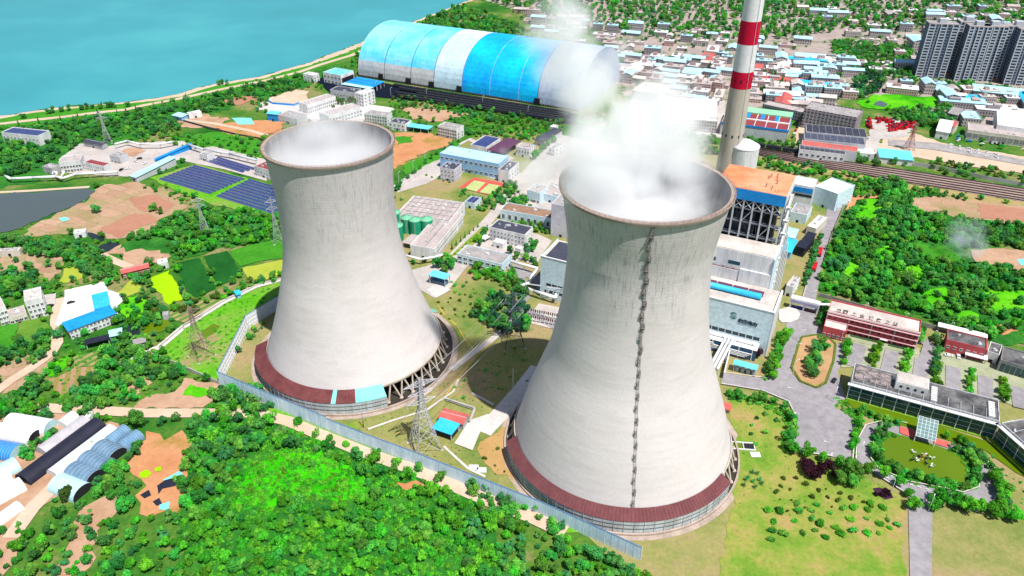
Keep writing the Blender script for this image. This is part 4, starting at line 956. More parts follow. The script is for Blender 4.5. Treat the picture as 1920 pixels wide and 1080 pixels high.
for k in range(4):
    a = (640+k*8, 158-k*3.6); b = (693+k*7, 167-k*3.6)
    bld('wagon_canopy', ['nearest', 'second nearest', 'third nearest', 'farthest'][k]+' of the four long blue canopies over the rail yard', a, b, (b[0]+3, b[1]-1.6), 6, roof=['r_lblue', 'r_blue', 'r_blue', 'r_blue'][k], kind='open', depth=6, group='blue canopies over the rail yard')
# -- middle plant blocks
bld('pump_house', 'long white pump building with wide beige roof right of the green tanks', (769,461), (815,468), (893,405), 8.5, 'white', 'r_pink', None, (22, 2), size=(1.6, 1.3), fl=3.6, clutter=9)
bld('treatment_hall', 'broad beige flat roofed hall behind the green tanks', (742,403), (842,417), (893,384), 9.5, 'white', 'r_pink', None, (3, 2), clutter=14)
# pipes and beams across that roof
t, L, D, h = BUILT['broad beige flat roofed hall behind the green tanks']
for k in range(9):
    MB().box(2+k*(L-4)/8-.2, 2+k*(L-4)/8+.2, 1, D-1, h+.02, h+.35).build('roof_beam', 'r_grey', t)
for k in range(5):
    MB().box(1, L-1, 2+k*(D-4)/4-.15, 2+k*(D-4)/4+.15, h+.04, h+.28).build('roof_beam', 'dkconc', t)
t, L, D, h = BUILT['long white pump building with wide beige roof right of the green tanks']
MB().box(L*.55, L*.58, .5, D-.5, h, h+.4).build('roof_beam', 'dkconc', t); MB().box(L*.3, L*.32, D*.4, D-.5, h, h+.4).build('roof_beam', 'dkconc', t)
bld('office_building', 'white three storey office with dark roof in the middle of the plant', (918,427), (984,442), (1009,429), 10, 'white', 'r_dark', (10, 3), (4, 3), fl=3.1, z0=.9, size=(1.2, 1.4))
bld('laboratory_building', 'pale two storey building with long grey roof beside the garden trees', (857,477), (941,497), (961,480), 7, 'palewall', 'r_grey', (8, 2), (3, 1), fl=3.3, size=(2.6, 1.6))
bld('workshop', 'white hall with rusty roof between hedge trees and the larger tower', (938,394), (1034,411), (1046,397), 8, 'palewall', 'r_brown', (8, 1), None, size=(2, 3.4), clutter=4, z0=2)
bld('stair_tower', 'lilac windowless block standing left of the larger tower', (1034,383), (1072,391), (1082,373), 24, 'lilac', 'r_grey', None, None)
bld('house', 'small pale blue block with flat roof in the drifting steam left of the larger tower', (988,357), (1012,363), (1020,350), 9, 'palewall', 'r_pink', (4, 1), None)
bld('pipe_house', 'long low hall with pipework roof in the drifting steam', (1010,362), (1052,372), (1066,352), 6, 'palewall', 'r_pink', None, None, clutter=10)
bld('house', 'small white hut below the sports court', (871,379), (890,383), (908,373), 4.5, 'palewall', 'r_grey', None, (3, 1), solar=2, clutter=0)
bld('house', 'lone white house at the foot of the brown roofed barracks in faint steam', (1029,277), (1041,280), (1046,270), 7, 'white', 'r_grey', (2, 2), (2, 2))
bld('shed', 'long bluish shed running away behind the drifting steam', (1003,262), (1018,266), (1048,246), 5, 'grey2', 'r_dark', kind='shed')
bld('gatehouse', 'tiny white turret house at the bend of the plant road', (1031,238), (1039,240), (1042,235), 6, 'white', 'r_white', (1, 1), None, clutter=0)
bld('carport', 'small grey flat roof on posts by the clipped cone trees', (901,446), (910,449), (915,443), 3, roof='r_white', kind='open')
bld('cabin', 'white and blue cabin in front of the three storey office', (924,454), (943,459), (945,451), 4, 'white', 'r_white', None, None, clutter=1)
bld('cabin', 'white hut with pale roof at the bend before the turbine hall', (966,466), (976,469), (980,463), 4, 'white', 'r_white', (2, 1), None, clutter=0)
bld('pump_shelter', 'turquoise roofed pump shelter on posts by the round tree group', (804,516), (834,524), (840,514), 6.5, roof='r_cyan', kind='open')
t, L, D, h = BUILT['turquoise roofed pump shelter on posts by the round tree group']
MB().box(1, L-1, 1, D-1, 0, 3).build('pump_unit', 'blglass', t); MB().box(-1.5, L+1.5, -6, -.6, 0, .5).build('platform', 'concpave', t)
bld('shed', 'open lean-to with tan roof beside the green tanks', (755,455), (774,459), (787,443), 4, roof='r_pink', kind='open')
# -- the little yard between the two towers
bld('house', 'shed with brick red ridged roof between the cooling towers', (823,783), (868,795), (880,779), 4.0, 'greywall', 'r_red', kind='gable')
bld('shed', 'open shed with sky blue flat roof by the pale pylon', (811,803), (846,815), (861,796), 4.5, roof='r_sky', kind='open')
t, L, D, h = BUILT['open shed with sky blue flat roof by the pale pylon']
MB().box(.6, L-.6, .6, D-.6, 0, 3.2).build('store_body', 'black', t)
w0 = [G(p) for p in ((836,752), (890,770), (880,795))]
t = thing('yard_wall', 'low pale yard wall behind the brick red shed roof', 'wall', w0[0])
mb = MB()
for a, b in zip(w0[:-1], w0[1:]): mb.bar(a-w0[0]+Vector((0, 0, 1)), b-w0[0]+Vector((0, 0, 1)), .5); mb.bar(a-w0[0]+Vector((0, 0, 2)), b-w0[0]+Vector((0, 0, 2)), .5)
mb.build('wall_panel', 'conc', t)

# -- green tanks
for k, (px, py, r, lb) in enumerate(((780,438,4.3,'green tank, third of the back row, fully in view'), (801,437,4.4,'green tank nearest the white pump building'), (745,449,4.6,'green tank in front, half hidden by the smaller tower'), (764,434,4.2,'green tank between the half hidden one and the third'), (742,424,4.2,'green tank farthest back beside the smaller tower'))):
    g = G((px, py)); t = thing('storage_tank', lb, 'tank', (g.x, g.y, 0), 0, 'green storage tanks')
    MB().lathe([(r, 0), (r, 11)], 36).build('tank_shell', 'ltgreen', t)
    MB().lathe([(r+.12, 11), (r+.12, 11.3), (.01, 12.2)], 36).build('tank_roof', 'ltgreentop', t)
    mb = MB()
    for a in np.linspace(0, 2*math.pi, 25)[:-1]: mb.bar((r*math.cos(a), r*math.sin(a), 11.3), (r*math.cos(a), r*math.sin(a), 12.3), .06)
    mb.lathe([(r+.02, 12.25), (r+.02, 12.37)], 24); mb.bar((0, 0, 12.2), (0, 0, 12.9), .3)
    mb.bar((-.3, -r-.3, 0), (-.3, -r-.3, 12), .06); mb.bar((.3, -r-.3, 0), (.3, -r-.3, 12), .06)
    mb.build('tank_railing', 'wsteel', t)
    foot([(g.x+r*c, g.y+r*s) for c, s in ((1,0),(.7,.7),(0,1),(-.7,.7),(-1,0),(-.7,-.7),(0,-1),(.7,-.7))])

# ------------------------------------------------------------------ main power block (local frame: x along the turbine hall, y to the back)
A = G((1014, 482), 28); B = G((1451, 589), 28); u = B-A; u.z = 0; LT = u.length; u.normalize(); rzT = math.atan2(u.y, u.x); vT = Vector((-u.y, u.x, 0))
def loc_T(p, z):
    q = G(p, z)-A; return q.dot(u), q.dot(vT)
DT = loc_T((1463, 546), 28)[1]
t = thing('turbine_hall', 'long pale blue turbine hall with green emblem and power company lettering', 'power station', (A.x, A.y, 0), rzT)
D1 = DT
mb = MB().box(0, LT, 0, D1, 0, 27.4, bottom=False)
for q in ((0, LT, 0, .5), (0, .5, .5, D1), (LT-.5, LT, .5, D1)): mb.box(*q, 27.4, 28.6, bottom=False)
mb.build('wall', 'palewall', t)
rf = MB().box(.5, LT-.5, .5, D1, 27.41, 27.8).build('roof', 'r_beige', t)
MB().box(-.25, LT+.25, -.25, .55, 28.61, 29.1).build('roof_edge', 'wsteel', t)
MB().box(LT-.55, LT+.25, .56, D1, 28.61, 29.1).build('roof_edge', 'wsteel', t)
MB().box(LT+.02, LT+.5, -.1, D1, 0, 28.6).build('end_wall', 'white', t)
MB().bar((LT*.28, D1*.46, 29.6), (LT-9, D1*.46, 29.6), 1.7, n=12).build('blue_pipe', 'r_sky', t)
for k in range(10):
    x0 = LT*.3+k*(LT*.64/10); MB().box(x0, x0+LT*.064-.5, D1*.56, D1*.78, 28.2, 28.5).build('solar_panel', 'r_purple', t)
MB().box(2, LT*.27, 1.5, D1-2, 27.81, 28.0).build('dark_roof_sheet', 'r_dark', t)
MB().box(LT*.1, LT*.2, D1*.4, D1*.6, 28.01, 30).build('roof_house', 'white', t)
# ribbon of windows and the glass annex below
for k in range(34):
    x = 4+k*(LT-8)/34; MB().box(x, x+(LT-8)/34-.5, -.08, .05, 9.2, 11.2).build('window', 'glass', t)
for k in range(12):
    x = 3+k*3.2; MB().box(x, x+2.2, -.08, .05, 4.6, 6.4).build('window', 'glass', t)
an = MB().box(LT*.52, LT-4, -7, -.1, 0, 7.2).build('glass_annex', 'blglass', t)
MB().box(LT*.52-.2, LT-3.8, -7.2, -.1, 7.21, 7.4).build('annex_roof', 'wsteel', an)
for k in range(9):
    x = LT*.52+2+k*(LT*.48-8)/8; MB().box(x-.2, x+.2, -7.4, -7.01, 0, 7.2).build('mullion', 'wsteel', an)
mb = MB()
for k, o_ in enumerate((0, 1.1, 2.2, 3.3)):
    mb.path([(LT*.72+o_*2, -8.2, 2+o_*.2), (LT*.72+o_*2, -8.2, 6.2-o_*.9), (LT*.8+o_, -8.2, 6.2-o_*.9), (LT*.8+o_, -8.2, 5-o_*.8), (LT-6-o_, -8.2, 5-o_*.8)], .3, n=6)
mb.build('white_pipework', 'wsteel', t)
mb = MB()
for o_ in (0, 1.5): mb.bar((LT*.45, -2-o_, 8.6), (LT-5, -2-o_, 8.6), .45, n=8)
for k in range(9):
    x = LT*.47+k*(LT*.48)/8; mb.bar((x, -.1, 8), (x, -4, 8), .2); mb.bar((x, -4, 8), (x, -4, 9.8), .12)
mb.build('pipe_bridge', 'wsteel', t)
# emblem and lettering on the facade
font = None
try: font = bpy.data.fonts.load(bpy.utils.system_resource('DATAFILES')+'/fonts/Noto Sans CJK Regular.woff2')
except Exception: pass
def text_obj(name, s, width, m, parent, M_, ext=.12, bold=.0):
    cu = bpy.data.curves.new(name, 'FONT'); cu.body = s; cu.size = 1; cu.extrude = ext; cu.offset = bold
    if font: cu.font = font
    cu.materials.append(W[m] if isinstance(m, str) else m)
    o = bpy.data.objects.new(name, cu); COL.objects.link(o); bpy.context.view_layer.update()
    me = bpy.data.meshes.new_from_object(o.evaluated_get(bpy.context.evaluated_depsgraph_get())); bpy.data.objects.remove(o)
    xs_all = [v.co.x for v in me.vertices] or [0, 1]; ys_all = [v.co.y for v in me.vertices] or [0]; kx = width/(max(xs_all)-min(xs_all)); x_lo = min(xs_all); y_lo = min(ys_all)
    for v in me.vertices: v.co = ((v.co.x-x_lo)*kx, (v.co.y-y_lo)*kx, v.co.z)
    o = bpy.data.objects.new(name, me); COL.objects.link(o); o.parent = parent; o.matrix_local = M_; return o
upright = Matrix.Rotation(math.pi/2, 4, 'X')
ex, ez = None, 19.5
def facade(p):                       # photo point -> (x along the facade, height)
    px, py = p; vv = _F*FPX + _R*(px-960) - _U*(py-540); vv = Vector(vv); C0 = Vector(_C); n = vT
    s_ = (Vector((A.x, A.y, 0))-C0).dot(n)/vv.dot(n); q = C0+vv*s_
    return (q-Vector((A.x, A.y, 0))).dot(u), q.z
W['emb'] = mat('emblem_green', (.02, .20, .16), (.02, .16, .13), .5); W['let'] = mat('sign_letter_paint', (.03, .05, .10), (.025, .04, .08), .5)
x0, z0_ = facade((1375.5, 591.5)); R_ = 2.1
mb = MB()
for s in (0, 1):                      # two swirling crescents round a wave
    for i in range(18):
        a = math.radians(20+i*8)+s*math.pi; b = math.radians(28+i*8)+s*math.pi; w1 = .65*math.sin(math.pi*(i+.3)/18.6)+.05; w2 = .65*math.sin(math.pi*(i+1.3)/18.6)+.02
        mb.quad((R_*math.cos(a), -.16, R_*math.sin(a)), (R_*math.cos(b), -.16, R_*math.sin(b)), ((R_-w2)*math.cos(b), -.16, (R_-w2)*math.sin(b)), ((R_-w1)*math.cos(a), -.16, (R_-w1)*math.sin(a)))
    for i in range(12):
        a = math.radians(200-i*9)+s*math.pi; b = math.radians(191-i*9)+s*math.pi
        mb.quad(*[(q_*math.cos(e_), -.16, q_*math.sin(e_)) for q_, e_ in ((1.3, a), (1.3, b), (1.0, b), (1.0, a))])
pw = [(-.8, .3), (-.4, -.35), (0, .35), (.4, -.35), (.8, .3)]
for p, q in zip(pw[:-1], pw[1:]): mb.bar((p[0], -.16, p[1]), (q[0], -.16, q[1]), .12)
mb.build('emblem', 'emb', t).location = (x0, 0, z0_)
x1, z1_ = facade((1384.5, 601)); x2, _ = facade((1420, 609.5))
txt = text_obj('company_sign', '皖能电力', x2-x1, 'let', t, Matrix.Translation((x1, -.2, z1_-1.1)) @ upright, bold=.02)
foot([tuple((A+u*a+vT*b)[:2]) for a, b in ((0, -8), (LT, -8), (LT, 75), (0, 75))])
# bunker bay behind the hall
hB = 46.0
y0 = D1+.2; yB = loc_T((1452, 486), hB)[1]; yB2 = loc_T((1461, 462), hB)[1]
t = thing('bunker_bay', 'tall white bunker bay with dark window strips above the turbine hall roof', 'power station', (A.x, A.y, 0), rzT)
xl = loc_T((1452, 488), hB)[0]
mb = MB().box(6, xl, yB, yB2, 0, hB, bottom=False).box(xl-17, xl-.1, y0, yB-.02, 0, hB-10, bottom=False); mb.build('wall', 'white', t)
MB().box(6.3, xl-.3, yB+.3, yB2-.2, hB+.01, hB+.5).build('roof', 'r_beige', t)
MB().box(8, xl-18, y0, yB-.03, 26, 34.5).build('lower_wall', 'white', t)
MB().box(8, xl-18, y0+.3, yB-.05, 34.51, 34.9).build('lower_roof', mat('dusty_maroon_roof', P3(160,104,106), P3(140,90,94), .15), t)
for k in range(9):
    x = xl-24-k*13.5
    if x > 6: MB().box(x, x+6.5, yB-.1, yB+.02, 37.5, 39.6).build('window', 'glass', t)
MB().box(xl+.02, xl+.4, y0, yB2, 0, hB).build('end_wall', 'palewall', t)
mb = MB()
for k in range(18):
    x = 10+k*(xl-30)/17; mb.bar((x, (y0+yB)/2, 34.9), (x, (y0+yB)/2, 36.6), .25); mb.bar((x-.6, (y0+yB)/2, 36.3), (x+.6, (y0+yB)/2, 36.3), .2)
mb.build('vent_rail', 'steel', t)
# boiler house: open steel frame under an orange roof
hR = 76.0
nr = loc_T((1466.7, 380), hR); fr = loc_T((1492, 329), hR); fl_ = loc_T((1369, 309), hR)
bx1, by0, by1 = (nr[0]+fr[0])/2, nr[1], (fr[1]+fl_[1])/2; bx0 = fl_[0]
by0 = max(by0, yB2+1)
t = thing('boiler_house', 'open steel boiler house with orange roof and bright blue eaves band', 'power station', (A.x, A.y, 0), rzT)
MB().box(bx0-.5, bx1+.5, by0-.5, by1+.5, hR-.6, hR).build('roof', 'r_orange', t)
MB().box((bx0+bx1)/2-.1, (bx0+bx1)/2+.1, by0-.3, by1+.3, hR+.005, hR+.12).build('roof_seam', 'dkconc', t)
r_ = random.Random(3)
for k in range(11):
    x = bx1-8-r_.choice((0, 4, 0, 44))+r_.uniform(-1, 1); y = by0+(by1-by0)*r_.uniform(.15, .8); mb = MB()
    mb.bar((x, y, hR), (x, y, hR+1.8), .3, n=6); mb.bar((x, y, hR+1.8), (x+.5, y, hR+2.2), .35, n=6); mb.build('roof_vent', 'dkconc', t)
MB().box(bx0-.6, bx1+.6, by0-.75, by0-.52, hR-6.5, hR-.3).build('eaves_band', 'r_blue', t)
MB().box(bx1+.52, bx1+.75, by0-.5, by1+.5, hR-6.5, hR-.3).build('end_band', 'white', t)
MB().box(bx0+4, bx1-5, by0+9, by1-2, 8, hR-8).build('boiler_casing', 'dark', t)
MB().box(bx0+6, bx0+22, by0+4, by0+8.8, 12, hR-16).build('air_duct', 'r_dark', t)
lev = [8, 16, 24, 32, 40, 48, 56, 64, hR-6.6]; nx = 8
xs_ = [bx0+(bx1-bx0)*i/(nx-1) for i in range(nx)]; ys_ = [by0, by0+(by1-by0)*.34, by0+(by1-by0)*.67, by1]
for i, x in enumerate(xs_):
    for j, y in enumerate(ys_):
        if i in (0, nx-1) or j in (0, 3): MB().box(x-.42, x+.42, y-.42, y+.42, 0, hR-.7).build('column', 'steel', t)
for z in lev:
    mb = MB()
    for y in (ys_[0], ys_[3]): mb.box(bx0, bx1, y-.25, y+.25, z-.32, z+.32)
    for x in (xs_[0], xs_[-1]): mb.box(x-.3, x+.3, by0, by1, z-.45, z+.45)
    mb.box(bx0, bx1, by0+.4, by0+3.4, z-.1, z+.1)
    for k in range(30):
        x = bx0+(bx1-bx0)*k/29; mb.bar((x, by0+.4, z), (x, by0+.4, z+1.2), .08)
    mb.bar((bx0, by0+.4, z+1.2), (bx1, by0+.4, z+1.2), .09)
    for k in range(8):
        x = bx0+(bx1-bx0)*r_.random(); mb.bar((x, by0+1.5, z), (x+r_.uniform(-4, 4), by0+2.5, z+8), .14)
    for y in ys_[1:3]:
        mb.bar((bx1, y, z), (bx1+3, y, z), .2)
    mb.build('platform', mat('walkway_steel', P3(150,156,166), P3(110,116,128), .4), t)
for i in range(nx-1):
    for j, (z0b, z1b) in enumerate(zip(lev[:-1], lev[1:])):
        if (i*3+j) % 5 == 0 or j == 7:
            mb = MB(); mb.bar((xs_[i], by0, z0b), (xs_[i+1], by0, z1b), .2)
            if j == 7: mb.bar((xs_[i+1], by0, z0b), (xs_[i], by0, z1b), .28)
            mb.build('brace', 'steel', t)
for j in range(3):
    for k, (z0b, z1b) in enumerate(zip(lev[:-1], lev[1:])):
        mb = MB()
        a_, b_ = (ys_[j], ys_[j+1]) if (j+k) % 2 else (ys_[j+1], ys_[j])
        mb.bar((bx1, a_, z0b), (bx1, b_, z1b), .28); mb.build('brace', 'steel', t)
mb = MB()                                   # zigzag stair on the right side
for k in range(18):
    z = k*4; a_, b_ = (by0+4, by0+12) if k % 2 else (by0+12, by0+4)
    mb.bar((bx1+2, a_, z), (bx1+2, b_, z+4), .5); mb.bar((bx1+3, a_, z+1), (bx1+3, b_, z+5), .1); mb.box(bx1+1, bx1+3, b_-1, b_+1, z+3.9, z+4.1)
mb.build('stair', 'wsteel', t)
mb = MB()
for k in range(7): mb.path([(bx1+1+k*.7, by0+14+k*1.5, 0), (bx1+1+k*.7, by0+14+k*1.5, hR-8-k*6)], .35, n=6)
mb.build('downpipes', 'wsteel', t)
# precipitator and sheds to the right of the boiler
bld('ash_building', 'pale blue hall with white roof far right of the boiler house', (1528,350), (1571,365), (1578,340), 14, 'palewall', 'r_white', None, (3, 1), clutter=0)
bld('transfer_tower', 'white block with bright blue panel against the boiler house', (1487,346), (1527,353), (1531,337), 17, 'white', 'r_white', None, None, clutter=0)
t, L, D, h = BUILT['white block with bright blue panel against the boiler house']
MB().box(.5, L-.5, -.25, -.02, h-5, h-1).build('blue_panel', 'r_blue', t); MB().box(.5, L-.5, -.2, -.02, h-8, h-6.2).build('window', 'glass', t)
bld('low_shed', 'grey lean-to below the white block with blue panel', (1482,398), (1513,405), (1523,388), 7, 'palewall', 'r_grey', None, None, clutter=6)
bld('small_shed', 'bright blue roofed shed at the foot of the boiler frame', (1471,443), (1489,447), (1492,432), 6, 'bluewall', 'r_lblue', kind='shed')
bld('small_shed', 'blue walled silo shed below the bright blue roofed one', (1466,470), (1483,474), (1486,452), 5, 'bluewall', 'r_sky', kind='shed')
bld('coal_hopper', 'black sided hopper shed between the boiler frame and the factory road', (1495,462), (1509,466), (1513,438), 7, 'black', 'black', kind='shed', door=False)
bld('yard_building', 'beige low block with flat roof near the top of the factory road', (1513,425), (1530,430), (1536,404), 6, 'cream', 'r_white', None, None, clutter=7)
bld('yard_building', 'white machine block beside the tall pale wall of the power block', (1474,536), (1487,540), (1493,520), 7, 'white', 'r_pink', None, (3, 1), clutter=5)
# gate bridge with notice strip over the factory road
gA, gB = G((1478, 578)), G((1532, 592)); uu = gB-gA; Lg = uu.length; t = thing('gate_bridge', 'white covered gate bridge with notice strip across the factory road', 'gate', gA, math.atan2(uu.y, uu.x))
MB().box(0, Lg, -.2, 3.6, 4.6, 7.6).build('bridge_body', 'white', t)
MB().box(.5, Lg-.5, -.35, -.22, 5.0, 6.8).build('notice_strip', mat('lilac_notice', P3(196,190,226), P3(176,176,210), .4), t)
MB().box(.2, Lg-.2, -.1, 3.5, 7.61, 8.0).build('bridge_roof', 'r_white', t)
for x in (.6, Lg*.5, Lg-.6): MB().box(x-.4, x+.4, .4, 3, 0, 4.59).build('pier', 'wsteel', t)
MB().box(Lg*.1, Lg*.48, .8, 1.0, .2, 2.6).build('sliding_gate', mat('navy_gate', (.01, .02, .13), (.012, .025, .16), .3), t)
MB().box(Lg*.52, Lg*.92, .8, 1.0, .2, 2.0).build('sliding_gate', mat('brown_gate', P3(110,70,80), P3(90,56,66), .3), t)
pw_ = G((1545, 583)); mb = MB(); mb.bar((Lg-.6, 1.5, 7), (Lg+9, 6, 7), .9); mb.build('pipe_arm', 'white', t)

# ------------------------------------------------------------------ administration side
t, L, D, h = bld('administration_block', 'long red three storey block with slogan letters on its flat roof', (1553,584.5), (1725,625.5), (1727,602.5), 11.5, 'red', 'r_beige', (16, 3), None, fl=3.5, z0=1.2, size=(1.5, 1.5), clutter=0, parapet=.9, frame='dkred')
for k in range(1, 4): MB().box(-.15, L+.15, -1.3, -.02, k*3.5-.3, k*3.5).build('shading_slab', mat('dull_pink_trim', (.62, .36, .37), (.56, .32, .33), .2), t)  # slabs at the floor lines, added jutting out to shade the storeys below
MB().box(-.2, L+.2, -.45, -.02, 11.3, 12.3).build('cornice', mat('pale_pink_trim', (.75, .66, .66), (.7, .6, .6), .2), t)
for k in range(5): MB().box(k*L/4-.25, k*L/4+.25, -.3, -.01, 0, 11.3).build('pilaster', 'r_beige', t)
W['rl'] = mat('roof_letter_paint', (.12, .11, .11), (.16, .15, .15), .5)
slog = '爱国敬业诚信友善'; xsl = [(1573,582), (1585,586), (1602.5,590.5), (1616,594), (1633,598), (1647,601.5), (1664,605.5), (1678,609)]
for ch_, p in zip(slog, xsl):
    q = G(p, 12.2)-G((1553,584.5), 11.5); ca, sa = math.cos(-t.rotation_euler.z), math.sin(-t.rotation_euler.z)
    lx = q.x*ca-q.y*sa
    o = text_obj('roof_letter', ch_, 2.5, 'rl', t, Matrix.Translation((lx-1.3, 1.6, 11.6)) @ upright, .08, bold=.015)
    MB().box(lx-1.2, lx+1.2, 1.9, 2.0, 11.5, 11.75).build('letter_stand', 'rl', t)
MB().box(L*.66-2, L*.66+2, -2.2, -.36, 3.0, 3.3).build('entrance_canopy', 'white', t); MB().box(L*.66-1.6, L*.66+1.6, -.12, -.03, 0, 2.9).build('entrance_door', 'dark', t)
for a_, b_ in ((.3, .6), (.72, .99)): MB().box(L*a_, L*b_, -2.6, -1.2, 0, .9).build('clipped_bed', mat('clipped_hedge_green', P3(60,110,60), P3(40,84,44), .5), t)
bld('administration_wing', 'low red wing with pale flat roof at the left end of the slogan block', (1544.5,613), (1587,623.5), (1592,607), 6.5, 'red', 'r_beige', (5, 1), None, z0=1.4, size=(1.3, 1.5), clutter=0)
bld('canteen', 'dark red two storey block with mottled black roof right of the car park', (1775,638), (1850,656.5), (1851,636), 8, 'red', 'r_mott', (6, 1), None, z0=3.6, size=(1.4, 1.5), clutter=3)
bld('store_building', 'low mottled roof link beside the dark red block', (1851,660), (1873,667), (1876,648), 6, 'white', 'r_mott', None, None, clutter=2)
bld('garage', 'grey mottled roof building with glazed front at the right edge', (1876,676), (1965,702), (1970,676), 7, 'dkconc', 'r_mott', None, None, clutter=5)
t, L, D, h = BUILT['grey mottled roof building with glazed front at the right edge']
for k in range(8): MB().box(1+k*(L-2)/8, 1+(k+1)*(L-2)/8-.5, -.1, -.01, .4, 5.6).build('window', 'teglass', t)
bld('lean_to', 'white lean-to roof in front of the dark red block', (1811,665), (1850,675), (1850,668), 3.5, roof='r_white', kind='open')
bld('shed', 'long white roofed shed under trees behind the dark red block', (1760,612), (1850,634), (1870,640), 4, roof='r_white', kind='open', depth=4)
# glass office: two wings round the moat
def glass_wing(label, P0, P1, P2, h, nb, extra=0):
    t, L, D, h = bld('glass_office', label, P0, P1, P2, h, 'grey2', 'r_mott', None, None, clutter=2, parapet=.5, door=False)
    for k in range(nb):
        x0, x1 = L*k/nb, L*(k+1)/nb
        MB().box(x0+.25, x1-.25, -.45, -.02, .8, h-1.6).build('glass_panel', 'teglass', t)
        MB().bar((x0, -1.1, 0), (x0, -1.1, h-.6), .16).build('mast', 'wsteel', t)
        mb = MB()
        for z in (3.2, 6.0): mb.bar((x0, -.6, z), (x1, -.6, z), .1)
        mb.build('transom', 'wsteel', t)
    MB().box(-1.2, L+1.2, -2.4, -.5, h-.75, h-.35).build('eaves_band', 'wsteel', t)
    MB().box(-.2, L+.2, -1.6, -.46, 0, .78).build('planted_ledge', mat('ledge_green', P3(150,196,60), P3(120,170,50), .4), t)
    for x in np.linspace(0, L, nb+1): MB().bar((x, -2.3, h-.3), (x, D*.4, h+.9), .12).build('roof_strut', 'steel', t)
    return t, L, D, h
tg, Lg1, Dg, hg = glass_wing('long low glass fronted office with mottled black roof beside the moat', (1596,716), (1874,791), (1893,757), 10.5, 12)
bx = MB().box(Lg1*.3, Lg1*.52, Dg*.25, Dg*.8, hg, hg+4.5).build('roof_house', 'white', tg)
MB().box(Lg1*.3+.3, Lg1*.52-.3, Dg*.25+.3, Dg*.8-.3, hg+4.51, hg+4.8).build('roof_house_top', 'r_beige', tg)
for k in range(4): MB().box(Lg1*.33+k*3.2, Lg1*.33+k*3.2+1.2, Dg*.25-.08, Dg*.25, hg+1.6, hg+2.8).build('window', 'glass', tg)
MB().box(1, Lg1*.28, Dg*.2, Dg*.9, hg+.01, hg+.3).build('skylight', mat('pale_skylight', P3(196,180,176), P3(90,86,90), .5), tg)
for cx_ in (.55, .93):
    for k in range(8):
        MB().box(Lg1*cx_, Lg1*cx_+2.6, 1.6+k*1.5, 2.6+k*1.5, hg+.01, hg+1.1).build('air_unit', 'white', tg)
glass_wing('angled glass wing of the low office turning toward the picture edge', (1877,794), (1985,888), (2010,850), 10.5, 5)
g0 = G((1717, 817), 4.4); t = thing('glass_canopy', 'sloping glass entrance canopy over the red carpet ramp', 'canopy', (g0.x, g0.y, 0), tg.rotation_euler.z)
q = G((1754, 827), 4.4)-g0; wv = q.length; q2 = G((1717, 776), 8.5)-g0; ln = q2.length
mb = MB(); mb.add([(0, 0, 4.4), (wv, 0, 4.4), (wv, ln*.9, 8.3), (0, ln*.9, 8.3)], [(0, 1, 2, 3)])
W['canopyglass'] = mat('frosted_canopy_glass', P3(130,164,160,.7), P3(110,150,148,.7), .3, rough=.2, spec=.5)
mb.build('canopy_glass', 'canopyglass', t); mb = MB()
for k in range(6):
    mb.bar((wv*k/5, 0, 4.45), (wv*k/5, ln*.9, 8.35), .12)
for k in range(7): mb.bar((0, ln*.9*k/6, 4.45+3.9*k/6), (wv, ln*.9*k/6, 4.45+3.9*k/6), .1)
mb.build('canopy_frame', 'wsteel', t)
for x in (0, wv): MB().bar((x, .3, 0), (x, .3, 4.4), .22).build('post', 'wsteel', t)
MB().box(-2.5, wv+2.5, -2.4, -1.6, 0, .8).build('terrace_wall', 'white', t); MB().box(-1, wv+1, -1.59, ln*.8, .02, .5).build('terrace', mat('terrace_stone', P3(200,150,140), P3(180,134,126), .3), t)
# bird sculptures in the pond
r_ = random.Random(5)
for k, (px, py) in enumerate(((1711,853), (1720,860), (1731,858), (1736,864), (1745,864), (1709,867), (1719,868), (1735,873), (1745,879))):
    g = G((px, py)); o = MB(); o.path([(0,0,0), (0,0,1.3)], .1); o.bar((-.7, 0, 1.2), (.5, 0, 1.7), .32, n=6); o.bar((.5, 0, 1.7), (.8, 0, 2.7), .12); o.bar((.8, 0, 2.7), (1.2, 0, 2.6), .07)
    o.add([(-.2,0,1.6), (.2,1.3,2.3), (-.6,1.1,2.2)], [(0,1,2)]); o.add([(-.2,0,1.6), (-.6,-1.1,2.2), (.2,-1.3,2.3)], [(0,1,2)])
    b = o.build('bird_sculpture', 'carblack' if k % 2 else 'white', None, ('dark' if k % 2 else 'white')+' crane figure standing in the green fountain pond', 'sculpture', 'crane figures in the fountain pond', None, (g.x, g.y, .3)); b.rotation_euler.z = r_.uniform(0, 6)
g = G((1728, 862)); o = MB(); o.lathe([(1.1, .1), (.9, .6), (.3, .8), (.25, 2.2), (.9, 2.5), (.2, 2.7), (.12, 4.4), (.01, 5)], 16); o.build('fountain', mat('gold_stone', P3(214,180,70), P3(190,150,60), .5), None, 'slim golden fountain column among the pond crane figures', 'fountain', None, None, (g.x, g.y, .3))
